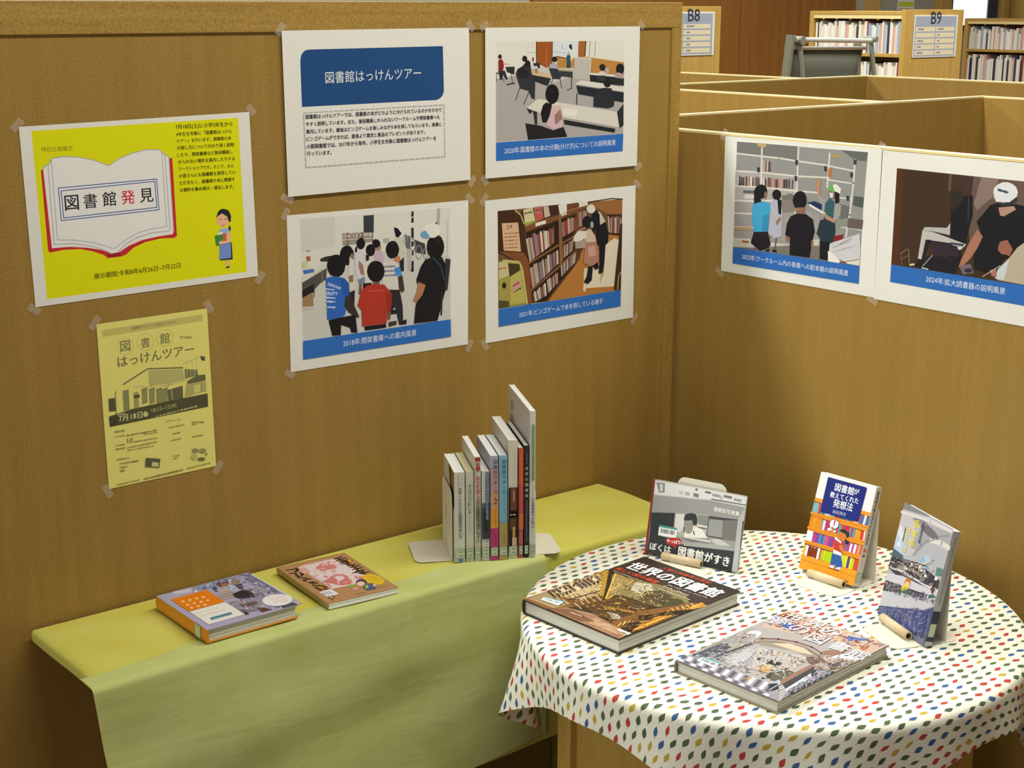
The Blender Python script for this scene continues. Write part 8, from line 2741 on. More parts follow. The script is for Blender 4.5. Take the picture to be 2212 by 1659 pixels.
# ---------------------------------------------------------------- display shelf with two cloths
SZ = 0.693
t = thing('display_shelf', 'low wall shelf under yellow and green cloths', 'shelf', (-0.74, -0.005, 0))
box('shelf_top', 0.016, 1.30, -0.277, 0.003, SZ - 0.035, SZ - 0.003, M_WOOD, t, bevel=0.003)
for x in (0.28, 1.18): box('support_panel', x, x + 0.03, -0.255, 0.003, 0.0, SZ - 0.035, M_WOOD, t)
box('back_rail', 0.31, 1.18, -0.03, 0.003, 0.35, 0.62, M_WOOD, t)

def cloth_mat(name, c1, c2, rough=0.85):
    m = mat(name, c1, rough); nt = m.node_tree; b = nt.nodes['Principled BSDF']; b.inputs['Specular IOR Level'].default_value = 0.15
    tc = nt.nodes.new('ShaderNodeTexCoord'); n = nt.nodes.new('ShaderNodeTexNoise'); n.inputs['Scale'].default_value = 9; n.inputs['Detail'].default_value = 5
    r = nt.nodes.new('ShaderNodeValToRGB'); r.color_ramp.elements[0].position = 0.3; r.color_ramp.elements[1].position = 0.7
    r.color_ramp.elements[0].color = (*c1, 1); r.color_ramp.elements[1].color = (*c2, 1)
    nt.links.new(tc.outputs['Object'], n.inputs['Vector']); nt.links.new(n.outputs['Fac'], r.inputs[0]); nt.links.new(r.outputs[0], b.inputs['Base Color'])
    n2 = nt.nodes.new('ShaderNodeTexNoise'); n2.inputs['Scale'].default_value = 1; n2.inputs['Detail'].default_value = 5; n2.inputs['Distortion'].default_value = 0.6; bp = nt.nodes.new('ShaderNodeBump'); bp.inputs['Strength'].default_value = 0.16; bp.inputs['Distance'].default_value = 0.012
    mp = nt.nodes.new('ShaderNodeMapping'); mp.inputs['Scale'].default_value = (5, 9, 22); mp.inputs['Rotation'].default_value = (0, 0.22, 0)
    nt.links.new(tc.outputs['Object'], mp.inputs['Vector']); nt.links.new(mp.outputs['Vector'], n2.inputs['Vector']); nt.links.new(n2.outputs['Fac'], bp.inputs['Height']); nt.links.new(bp.outputs['Normal'], b.inputs['Normal'])
    return m
M_YCLOTH = cloth_mat('yellow_nonwoven', (0.60, 0.55, 0.085), (0.66, 0.65, 0.17))
M_GCLOTH = cloth_mat('green_nonwoven', (0.50, 0.55, 0.18), (0.58, 0.65, 0.28))

def draped(name, x0, x1, yb, yf, z, zbot, material, nx, rad=0.012, back=None, out=0.0, skew=0.0, seed=1, drop=0.0):
    """cloth lying on the shelf from yb to yf, rolling over the edge and hanging to zbot"""
    rnd = random.Random(seed); ph = [rnd.uniform(0, 6.28) for _ in range(12)]
    prof = [('t', i / 9) for i in range(10)] + [('b', i / 6) for i in range(1, 7)] + [('h', i / 16) for i in range(1, 17)]
    bm = bmesh.new(); g = []
    for kind, s in prof:
        row = []
        for i in range(nx + 1):
            u = i / nx; x = x0 + (x1 - x0) * u; yB = back(x) if back else yb; ye = yf + 0.004 * math.sin(3.1 * x + ph[0]) * (1 if out == 0 else 1)
            if kind == 't':
                y = yB + (ye + rad - yB) * s; zz = z + (0.0007 * math.sin(17 * x + ph[1] + 30 * y) + 0.0006 * math.sin(41 * x - 22 * y + ph[2]) + 0.0013) * min(1, s * 3)
            elif kind == 'b':
                a = s * math.pi / 2; y = ye + rad - rad * math.sin(a) - out; zz = z + 0.0013 - rad + rad * math.cos(a)
            else:
                zb = zbot(x); zz = z - rad - (z - rad - zb) * s; h = z - zz
                k_ = max(0.12, min(1, (0.2 - x) / 0.35)); y = ye - out - h * 0.03 * k_ + k_ * min(1, h * 9) * (0.006 * math.sin(6.3 * x + 5 * h + ph[3]) + 0.004 * math.sin(14 * x - 9 * h + ph[4]) + 0.003 * math.sin(24 * h + 2 * x + ph[5]) + 0.002 * math.sin(47 * h + 5 * x + ph[6]))
                x = x + skew * h * (1 - u)
            row.append(bm.verts.new((x, y, zz)))
        if drop and kind != 'h':          # short side overhang at the left end
            a = row[0].co; row.insert(0, bm.verts.new((a.x - 0.003, a.y, a.z - 0.006))); row.insert(0, bm.verts.new((a.x - 0.002, a.y, a.z - drop)))
        elif drop:
            a = row[0].co; row.insert(0, bm.verts.new((a.x - 0.003, a.y + 0.004, a.z))); row.insert(0, bm.verts.new((a.x - 0.002, a.y + 0.012, a.z)))
        g.append(row)
    for j in range(len(g) - 1):
        for i in range(len(g[j]) - 1): bm.faces.new((g[j][i], g[j + 1][i], g[j + 1][i + 1], g[j][i + 1]))
    return obj(name, bm, material, smooth=True)
yc = draped('shelf_cloth', -0.748, 0.566, -0.006, -0.288, SZ - 0.0005, lambda x: 0.30 - 0.0 * x, M_YCLOTH, 70, seed=4, skew=0.10, drop=0.020)
tag(yc, 'yellow cloth covering the whole wall shelf', 'cloth')
gc = draped('shelf_cloth', -0.765, 0.175, -0.25, -0.288, SZ + 0.0012, lambda x: 0.305 + 0.01 * math.sin(7 * x), M_GCLOTH, 56, back=lambda x: -0.243 + 0.05 * (x + 0.75) + 0.004 * math.sin(20 * x), out=0.005, skew=0.10, seed=4)
tag(gc, 'light green cloth laid over the front edge of the yellow cloth', 'cloth')

# ---------------------------------------------------------------- books
def book(root, w, h, t, cover_col, hard=True, pages=None, spine_col=None, back_col=None, spine_right=False, overhang=0.003):
    """lies on z=0: x across, y up the cover, z thickness; spine along x=0 (or x=w)"""
    pg = pages or M_PAGES
    mc = mat('book_cover', lin(cover_col), 0.35); ms = mat('book_spine', lin(spine_col or cover_col), 0.4); mb = mat('book_back', lin(back_col or spine_col or cover_col), 0.4)
    ct = 0.0026 if hard else 0.0005; oh = overhang if hard else 0.0003
    fl = (lambda a, b: (w - b, w - a)) if spine_right else (lambda a, b: (a, b))
    def bb(name, xa, xb, ya, yb, za, zb, mm, bev=0.0):
        a, b2 = fl(xa, xb); return box(name, a, b2, ya, yb, za, zb, mm, root, bevel=bev)
    st = 0.003 if hard else 0.0006
    bb('back_cover', 0, w, 0, h, 0, ct, mb, 0.0006 if hard else 0)
    f = bb('front_cover', 0, w, 0, h, t - ct, t, mc, 0.0006 if hard else 0)
    # slightly rounded spine
    bm = bmesh.new(); k = 6; rows = []
    for yy in (0, h):
        o_ = [(st, ct), ] + [(-(0.0025 if hard else 0.0006) * math.sin(math.pi * i / k), ct * 0.2 + (t - ct * 0.4) * i / k) for i in range(k + 1)] + [(st, t - ct)]
        rows.append([bm.verts.new(((w - x) if spine_right else x, yy, z)) for x, z in o_])
    n = len(rows[0])
    for i in range(n): bm.faces.new((rows[0][i], rows[0][(i + 1) % n], rows[1][(i + 1) % n], rows[1][i]))
    bm.faces.new(rows[0][::-1]); bm.faces.new(rows[1]); bmesh.ops.recalc_face_normals(bm, faces=bm.faces)
    root_spine = obj('spine', bm, ms, root)
    # page block with a faint fan of sheets
    bm = bmesh.new(); k = 5 if t > 0.015 else 3; z0, z1 = ct + 0.0001, t - ct - 0.0001
    for i in range(k):
        a, b2 = fl(st + 0.0003, w - oh - 0.0006 * (i % 2)); bx(bm, a, b2, oh + 0.0005 * (i % 2), h - oh - 0.0004 * (i % 2), z0 + (z1 - z0) * i / k, z0 + (z1 - z0) * (i + 1) / k - 0.00005)
    o = obj('page_block', bm, pg, root); o['kind'] = 'stuff'
    return f, root_spine

def cover_print(art, root, t, name='cover_print'):
    return print_mesh(name, ART[art], root, Matrix.Translation((0, 0, t)), GLOSS)

def flat_book(name, label, art, cx, cy, ang, w, h, t, z, cover, **k):
    ca, sa = math.cos(ang), math.sin(ang)
    r = thing(name, label, 'book', (cx - ca * w / 2 + sa * h / 2, cy - sa * w / 2 - ca * h / 2, z), ang)
    f, sp = book(r, w, h, t, cover, **k); cover_print(art, f, t + 0.00005)
    return r
TZ = 0.690
flat_book('hardcover_book', 'large hardcover book with a dark golden library hall cover', 'world', 0.1295, -0.5815, -1.5073, 0.235, 0.317, 0.0275, TZ + 0.0004, (53, 41, 31), spine_col=(44, 38, 33))
flat_book('hardcover_book', 'large hardcover book with a pale frescoed library hall cover', 'dream', 0.1638, -0.9065, -1.489, 0.205, 0.305, 0.0215, TZ + 0.0004, (138, 128, 120), spine_col=(92, 87, 76), back_col=(140, 134, 114))
flat_book('hardcover_book', 'thick book with an orange spine and orange title block', 'orange', -0.4555, -0.1600, 0.0006, 0.1757, 0.1904, 0.0245, SZ + 0.0045, (165, 162, 176), spine_col=(216, 140, 32), back_col=(216, 140, 32))
flat_book('paperback_book', 'kraft brown paperback with black brush lettering', 'kraft', -0.2263, -0.1582, -0.0894, 0.1429, 0.2150, 0.0115, SZ + 0.0045, (180, 138, 88), hard=False, spine_col=(168, 144, 106), pages=M_PAGES_W)
r_ = [o for o in C.objects if o.get('label', '').startswith('thick book')][0]
print_mesh('call_number_label', [('p', (196, 207, 174), [0, 0, 21, 0, 21, 24, 0, 24]), ('l', (92, 122, 90), 0.8, [1, 1, 20, 1, 20, 23, 1, 23, 1, 1])], r_, frame((-0.0030, 0.040, 0.002), (0, -1, 0), (0, 0, 1)))

def vertical(cmds, text, u, top, size, pitch, col, bold=0.01):
    for i, ch in enumerate(text):
        if ch == ' ': continue
        y = top - (i + 1) * pitch + pitch * 0.12
        if ch == 'ー': cmds.append(('l', col, size * 0.10, [u, y + size * 0.85, u, y + size * 0.05])); continue
        cmds.append(('t', col, ch, u - size / 2, y, u + size / 2, y, 1.0, bold))
    return cmds
def smudge(cmds, u, top, bot, size, col, seed):
    rnd = random.Random(seed); y = top
    while y > bot:
        for _ in range(3):
            a = u + rnd.uniform(-.45, .1) * size; b2 = u + rnd.uniform(.0, .45) * size; yy = y - rnd.uniform(0, .8) * size
            cmds.append(('l', col, size * 0.12, [round(a, 2), round(yy, 2), round(b2, 2), round(yy + rnd.uniform(-.2, .2) * size, 2)]))
        cmds.append(('l', col, size * 0.1, [u, y, u + rnd.uniform(-.2, .2) * size, y - size * .8])); y -= size * 1.15
    return cmds
def rect(col, x0, y0, x1, y1): return ('p', col, [x0, y0, x1, y0, x1, y1, x0, y1])
def stand_book(name, label, art, X, Y, az, tilt, w, h, t, z, cover, stand, spine=None, **k):
    d = Vector((math.cos(az), math.sin(az), 0)); n = Vector((-math.sin(az), math.cos(az), 0)); u = Vector((0, 0, math.cos(tilt))) + n * math.sin(tilt)
    f = d.cross(u)
    r = thing(name, label, 'book', matrix=frame(Vector((X, Y, z)) - f * t, d, u))
    fc, sp = book(r, w, h, t, cover, **k); cover_print(art, fc, t + 0.00005)
    if spine: print_mesh('spine_print', spine, sp, frame((w + (0.0008), 0, t), (0, 0, -1), (0, 1, 0)), GLOSS)
    # metal book stand: foot plate, upright plate and a card roll taped across the front
    d0, d1, np, ph, r0, r1, lab = stand
    s = thing('book_stand', lab, 'bookend', matrix=frame((X, Y, TZ), d, n), group='metal book stands on the round table')
    def rounded(x0, x1, y0, y1, rad, thick, vert=False, corners=(1, 1, 1, 1)):
        pts = []
        for (cx, cy, a0, on) in ((x1 - rad, y1 - rad, 0, corners[0]), (x0 + rad, y1 - rad, 90, corners[1]), (x0 + rad, y0 + rad, 180, corners[2]), (x1 - rad, y0 + rad, 270, corners[3])):
            if on:
                for i in range(6):
                    a = math.radians(a0 + 18 * i); pts.append((cx + rad * math.cos(a), cy + rad * math.sin(a)))
            else:
                a = math.radians(a0 + 45); pts.append((cx + rad * math.copysign(1, math.cos(a)), cy + rad * math.copysign(1, math.sin(a))))
        bm = bmesh.new()
        lo = [bm.verts.new((x, 0, y) if vert else (x, y, 0)) for x, y in pts]; hi = [bm.verts.new((x, thick, y) if vert else (x, y, thick)) for x, y in pts]
        bm.faces.new(lo[::-1]); bm.faces.new(hi)
        for i in range(len(pts)): bm.faces.new((lo[i], lo[(i + 1) % len(pts)], hi[(i + 1) % len(pts)], hi[i]))
        bmesh.ops.recalc_face_normals(bm, faces=bm.faces)
        return bm
    o = obj('foot_plate', rounded(d0, d1, -0.058, np + 0.032, 0.022, 0.0009), M_METAL, s); o.location = (0, 0, 0.0004)
    o = obj('upright_plate', rounded(d0, d1, 0.0, ph, 0.016, 0.0011, True, (1, 1, 0, 0)), M_METAL, s); o.location = (0, np, 0.0013)
    # hollow roll
    bm = bmesh.new(); seg = 18; R1, R2 = 0.0078, 0.0052
    rings = [[bm.verts.new((x, rr * math.cos(2 * math.pi * i / seg), rr * math.sin(2 * math.pi * i / seg))) for i in range(seg)] for x, rr in ((r0, R2), (r0, R1), (r1, R1), (r1, R2))]
    for a in range(4):
        for i in range(seg):
            fc = bm.faces.new((rings[a][i], rings[a][(i + 1) % seg], rings[(a + 1) % 4][(i + 1) % seg], rings[(a + 1) % 4][i])); fc.material_index = 1 if a == 3 else 0
    bmesh.ops.recalc_face_normals(bm, faces=bm.faces)
    o = obj('card_roll', bm, [M_TUBE, mat('roll_inside', (0.14, 0.09, 0.05), 0.8)], s, smooth=False); o.location = (0, -0.0088, 0.0013 + R1 + 0.0002)
    for p in o.data.polygons:
        if abs(p.normal.x) < 0.5: p.use_smooth = True
    xm = (r0 + r1) / 2 - 0.004; bm = bmesh.new(); st = []
    for q in ([(-0.040, 0.0018), (-0.020, 0.0040)] + [(-0.0088 + (R1 + 0.0004) * math.cos(math.radians(a)), 0.0093 + (R1 + 0.0004) * math.sin(math.radians(a))) for a in (200, 170, 140, 110, 80, 50)]):
        st.append([bm.verts.new((xm + e, *q)) for e in (-0.016, 0.016)])
    for a, b2 in zip(st, st[1:]): bm.faces.new((a[0], a[1], b2[1], b2[0]))
    ro = o; o = obj('tape', bm, M_TAPE, ro, smooth=True); o.location = -ro.location
    return r
stand_book('photo_book', 'landscape photo book with a grey cover and a barcode label', 'photo', 0.3395, -0.3937, -1.2498, 0.2111, 0.196, 0.146, 0.0135, TZ + 0.0047, (142, 142, 140), (0.045, 0.150, 0.0475, 0.156, 0.044, 0.128, 'metal book stand behind the grey photo book'), hard=True, spine_col=(138, 42, 32), back_col=(176, 174, 166), pages=M_PAGES_W)
stand_book('paperback_book', 'white and orange paperback with a dark blue title square', 'ideas', 0.5066, -0.6456, -1.5164, 0.291, 0.126, 0.190, 0.0190, TZ + 0.0078, (226, 226, 218), (0.025, 0.128, 0.064, 0.150, 0.030, 0.110, 'metal book stand behind the white and orange paperback'), hard=False, spine_col=(207, 204, 196), pages=M_PAGES_W, spine_right=True,
    spine=smudge(vertical([rect((200, 106, 92), 4, 66, 13, 72), rect((60, 90, 156), 5, 56, 12, 61), rect((185, 196, 172), 1, 8, 16, 26), ('l', (76, 106, 80), 0.6, [1.3, 8.3, 15.7, 8.3, 15.7, 25.7, 1.3, 25.7, 1.3, 8.3])], '図書館が教えてくれた発想法', 8.5, 182, 6.6, 7.9, (74, 70, 64), .015), 8.5, 50, 36, 4, (138, 134, 128), 31))
stand_book('paperback_book', 'grey blue paperback with yellow vertical lettering', 'walk', 0.4527, -0.8731, -1.9341, 0.1964, 0.148, 0.204, 0.0155, TZ + 0.0048, (166, 168, 180), (0.035, 0.140, 0.0475, 0.152, 0.030, 0.114, 'metal book stand behind the grey blue paperback'), hard=False, spine_col=(180, 178, 180), pages=M_PAGES_W, spine_right=True,
    spine=smudge([rect((52, 58, 80), 0, 8, 15, 62), rect((185, 196, 172), 1, 16, 14, 40), ('l', (76, 106, 80), 0.6, [1.3, 16.3, 13.7, 16.3, 13.7, 39.7, 1.3, 39.7, 1.3, 16.3])], 7.5, 195, 74, 4.4, (119, 112, 92), 33))

def spine_print(root, t, h, cmds, spine_right=False):
    # call number label near the foot
    w = t * 1000
    cmds = cmds + [rect((185, 196, 172), 0.6, 9, w - 0.6, 27), ('l', (76, 106, 80), 0.6, [0.9, 9.3, w - 0.9, 9.3, w - 0.9, 26.7, 0.9, 26.7, 0.9, 9.3])]
    for yy in (22, 14): cmds += [('l', (124, 132, 120), 2.2, [w * .38, yy, w * .52, yy]), ('l', (124, 132, 120), 2.2, [w * .6, yy, w * .74, yy])]
    print_mesh('spine_print', cmds, root, frame((-0.0031, 0, 0), (0, 0, 1), (0, 1, 0)), GLOSS)

ROW = math.radians(-27.6); D = Vector((math.cos(ROW), math.sin(ROW), 0)); N = Vector((-math.sin(ROW), math.cos(ROW), 0))
pos = Vector((0.0105, -0.2085, SZ + 0.0035)); adv = 0.0
def row_book(label, t, h, w, col, cmds, hard=False, spine_col=None, pages=None, lean=0.0, left=None):
    global adv
    r = thing('paperback_book' if not hard else 'hardcover_book', label, 'book', matrix=frame(pos + D * adv + N * lean, N, (0, 0, 1)), group='books standing between the two bookends')
    f, sp = book(r, w, h, t, col, hard=hard, spine_col=spine_col, pages=pages or M_PAGES_W)
    spine_print(sp, t, h, cmds)
    if left: print_mesh('cover_print', left, r, frame((w, 0, -0.00005), (-1, 0, 0), (0, 1, 0)), GLOSS)
    adv += t + 0.0020
H = 1000
c = vertical([], '世界一かんたんな図書館の使い方', 11, 152, 6.6, 6.9, (74, 74, 68)); smudge(c, 8, 178, 155, 3.4, (106, 106, 98), 1); smudge(c, 15, 178, 155, 3.4, (106, 106, 98), 2); c.append(rect((60, 120, 176), 7, 2, 15, 7))
row_book('white paperback leftmost in the row with a dark cover picture', 0.0205, 0.182, 0.128, (207, 207, 198), c, left=[('p', (74, 53, 38), [80, 120, 128, 108, 128, 181, 60, 181, 70, 150]), ('p', (138, 100, 40), [95, 150, 128, 140, 128, 181, 90, 181]), ('p', (176, 138, 64), [108, 150, 116, 148, 118, 165, 110, 168]), ('p', (44, 31, 26), [98, 112, 128, 105, 128, 140, 104, 150])])
c = vertical([], '覚え違いタイトル集', 7, 158, 5.4, 6.6, (85, 85, 76)); smudge(c, 11, 165, 115, 3, (140, 176, 140), 3); smudge(c, 7, 92, 62, 3.6, (119, 119, 108), 4); smudge(c, 6, 7, 4, 2.4, (119, 119, 108), 5)
row_book('slim cream-topped white paperback second in the row', 0.0150, 0.183, 0.128, (201, 201, 186), c, pages=mat('cream_pages', (0.72, 0.66, 0.44), 0.8))
c = [rect((168, 44, 40), 1, 203, 11, 210)]; vertical(c, '資質・能力を育てる', 6, 199, 7.8, 8.6, (168, 64, 56), .02); vertical(c, '学校図書館活用デザイン', 6, 121, 7.8, 7.6, (66, 70, 60), .02); smudge(c, 6, 36, 29, 3, (122, 122, 112), 6)
row_book('white paperback with a red block on top of the spine', 0.0120, 0.211, 0.148, (205, 202, 188), c)
c = [rect((60, 64, 72), 0, 45, 15, 118), rect((44, 48, 52), 3, 60, 12, 100), rect((69, 96, 140), 7, 84, 13, 180)]; smudge(c, 10, 178, 88, 4.6, (196, 204, 216), 7); smudge(c, 9, 42, 30, 3, (106, 106, 100), 8); c.append(rect((92, 96, 100), 1, 108, 6, 118))
row_book('white paperback with a blue strip and dark photo spine', 0.0148, 0.182, 0.130, (208, 208, 200), c, pages=M_PAGES_W)
c = [rect((184, 144, 156), 0, 140, 15, 185), rect((200, 152, 112), 0, 105, 15, 140), rect((216, 150, 60), 0, 66, 15, 105), rect((180, 60, 116), 0, 0, 15, 66)]; vertical(c, '図書館ウォーカー2', 9.5, 205, 7.4, 10.2, (60, 60, 84)); smudge(c, 9.5, 104, 72, 3, (106, 74, 48), 9); smudge(c, 9.5, 55, 34, 4, (106, 32, 64), 10)
row_book('paperback with a spine fading from lavender to orange and magenta', 0.0150, 0.211, 0.148, (168, 168, 184), c)
c = [rect((168, 148, 92), 0, 0, 16, 76)]; vertical(c, '図書館ウォーカー', 9.5, 205, 7.4, 10.2, (44, 84, 112)); smudge(c, 9.5, 122, 92, 3, (44, 84, 112), 11); smudge(c, 9.5, 52, 34, 4, (92, 76, 40), 12)
row_book('sky blue paperback with a tan foot', 0.0162, 0.211, 0.148, (127, 180, 204), c)
c = [rect((42, 31, 26), 0, 14, 18, 146), rect((106, 70, 48), 4, 100, 16, 146), rect((200, 168, 144), 9, 118, 11, 140), rect((20, 17, 15), 0, 84, 18, 98), rect((92, 68, 36), 3, 60, 15, 84), rect((200, 152, 80), 8, 30, 13, 66), rect((196, 168, 144), 7, 27, 16, 44), rect((216, 208, 196), 3, 90, 6, 92), rect((216, 208, 196), 8, 90, 14, 92)]; smudge(c, 11, 225, 160, 2.6, (200, 160, 164), 13)
row_book('thick white-jacketed book with a dark photo band on the lower spine', 0.0180, 0.240, 0.178, (210, 206, 190), c, left=[('p', (189, 180, 176), [2, 2, 176, 2, 176, 238, 2, 238]), ('p', (200, 200, 196), [150, 205, 172, 205, 172, 228, 150, 228])] + [('l', (106, 106, 102), 1.2, [154 + 2.2 * i, 208, 154 + 2.2 * i, 226]) for i in range(8)])
c = [rect((200, 92, 52), 0, 150, 9, 224), rect((192, 72, 76), 0, 92, 9, 150), rect((200, 108, 64), 0, 60, 9, 92)]; smudge(c, 4.6, 215, 34, 3.2, (216, 160, 112), 14)
row_book('slim red and pink book', 0.0088, 0.224, 0.175, (184, 82, 92), c)
c = vertical([], '世界の図書館', 4.6, 190, 6.2, 11, (184, 180, 160), .015); smudge(c, 4.6, 214, 194, 3.4, (184, 180, 160), 15); smudge(c, 4.6, 118, 36, 3.2, (168, 164, 148), 16)
row_book('slim black book with pale lettering', 0.0090, 0.228, 0.175, (38, 38, 42), c, hard=False)
c = [rect((147, 168, 140), 3, 158, 9, 270)]; smudge(c, 6, 268, 160, 4.6, (60, 92, 64), 17); smudge(c, 6, 152, 122, 3.4, (74, 92, 96), 18); vertical(c, '学校図書館のつくり方', 6, 122, 5.4, 6.2, (60, 76, 88), .02); smudge(c, 6, 54, 42, 3, (90, 90, 88), 19)
row_book('tallest white magazine at the right end of the row', 0.0112, 0.296, 0.210, (210, 210, 204), c, left=[('p', (195, 191, 188), [3, 3, 207, 3, 207, 293, 3, 293]), ('p', (156, 106, 76), [150, 160, 190, 160, 172, 235]), ('p', (168, 138, 60), [158, 160, 182, 160, 172, 190]), ('p', (176, 138, 128), [176, 165, 200, 165, 190, 195])] + [('l', (119, 114, 108), 1.6, [22 + 3.2 * i, 252 - (i % 2), 22 + 3.2 * i, 272]) for i in range(9)] + [('l', (133, 122, 116), 1.6, [22 + 3.2 * i, 222 + (i % 3), 22 + 3.2 * i, 243]) for i in range(9)] + [('l', (138, 138, 134), 1.0, [22, 212 - 4 * i, 48 + 4 * (i % 2), 212 - 4 * i]) for i in range(4)])

def bookend(label, at, sign, foot_w):
    """plate standing along the book side with a foot reaching away from the books"""
    s = thing('bookend', label, 'bookend', matrix=frame(at, D * sign, N * sign), group='grey steel bookends on the shelf')
    pts = [(0.0, 0.0), (0.118, 0.0), (0.118, 0.118)] + [(0.100 + 0.018 * math.cos(math.radians(a)), 0.122 + 0.018 * math.sin(math.radians(a))) for a in (0, 22, 45, 68, 90)] + [(0.018 - 0.018 * math.sin(math.radians(a)), 0.122 + 0.018 * math.cos(math.radians(a))) for a in (0, 22, 45, 68, 90)]
    bm = bmesh.new(); sg = 1 if sign > 0 else -1
    lo = [bm.verts.new((-0.0006, sg * y, z)) for y, z in pts]; hi = [bm.verts.new((0.0006, sg * y, z)) for y, z in pts]
    bm.faces.new(lo); bm.faces.new(hi[::-1])
    for i in range(len(pts)): bm.faces.new((lo[i], hi[i], hi[(i + 1) % len(pts)], lo[(i + 1) % len(pts)]))
    bmesh.ops.recalc_face_normals(bm, faces=bm.faces); obj('upright_plate', bm, M_METAL, s)
    R = 0.016; f = foot_w
    p2 = [(0.0, 0.0), (0.0, 0.118)] + [(-f + R - R * math.sin(math.radians(a)), 0.118 - R + R * math.cos(math.radians(a))) for a in (0, 30, 60, 90)] + [(-f + R - R * math.cos(math.radians(a)), R - R * math.sin(math.radians(a))) for a in (0, 30, 60, 90)]
    bm = bmesh.new(); lo = [bm.verts.new((x, sg * y, 0)) for x, y in p2]; hi = [bm.verts.new((x, sg * y, 0.001)) for x, y in p2]
    bm.faces.new(lo); bm.faces.new(hi[::-1])
    for i in range(len(p2)): bm.faces.new((lo[i], hi[i], hi[(i + 1) % len(p2)], lo[(i + 1) % len(p2)]))
    bmesh.ops.recalc_face_normals(bm, faces=bm.faces); obj('foot_plate', bm, M_METAL, s)
    return s
be = bookend('grey steel bookend at the left end of the book row', pos + D * (-0.0030) + N * 0.012 + Vector((0, 0, -0.0005)), 1, 0.072)
print_mesh('marking', [('l', (106, 102, 90), 1.2, [44, 20, 44, 78]), ('l', (106, 102, 90), 1.0, [40, 84, 50, 78, 42, 72]), ('l', (119, 115, 106), 0.9, [38, 92, 56, 90]), ('l', (119, 115, 106), 0.9, [46, 96, 48, 70]), ('l', (119, 115, 106), 0.9, [52, 88, 58, 76]), ('l', (76, 72, 62), 2.0, [44, 4, 44, 18])], be, frame((-0.0007, 0.118, 0), (0, -1, 0), (0, 0, 1)))
bookend('grey steel bookend at the right end of the book row', pos + D * (adv + 0.0012) + N * 0.012 + Vector((0, 0, -0.0005)), -1, 0.055)

# ---------------------------------------------------------------- round table and cloth
TC = Vector((0.312, -0.747, 0)); TR = 0.441
t = thing('round_table', 'round wooden table under a leaf patterned cloth', 'table', TC)
bm = bmesh.new(); seg = 96; rr = TR - 0.004
ra = [[bm.verts.new((q * math.cos(2 * math.pi * i / seg), q * math.sin(2 * math.pi * i / seg), z)) for i in range(seg)] for q, z in ((rr - 0.004, TZ - 0.032), (rr, TZ - 0.028), (rr, TZ - 0.007), (rr - 0.004, TZ - 0.003))]
for a in range(3):
    for i in range(seg): bm.faces.new((ra[a][i], ra[a][(i + 1) % seg], ra[a + 1][(i + 1) % seg], ra[a + 1][i]))
bm.faces.new(ra[0][::-1]); bm.faces.new(ra[3]); obj('table_top', bm, M_LEG, t)
LX, LY = 0.264, 0.234
for sx in (-1, 1):
    for sy in (-1, 1): box('leg', sx * LX - 0.018, sx * LX + 0.018, sy * LY - 0.018, sy * LY + 0.018, 0, TZ - 0.032, M_LEG, t, bevel=0.0015)
for sx in (-1, 1): box('side_panel', sx * LX - 0.008 + 0.006, sx * LX + 0.008 + 0.006, -LY + 0.018, LY - 0.018, 0.12, TZ - 0.032, M_LEG, t)

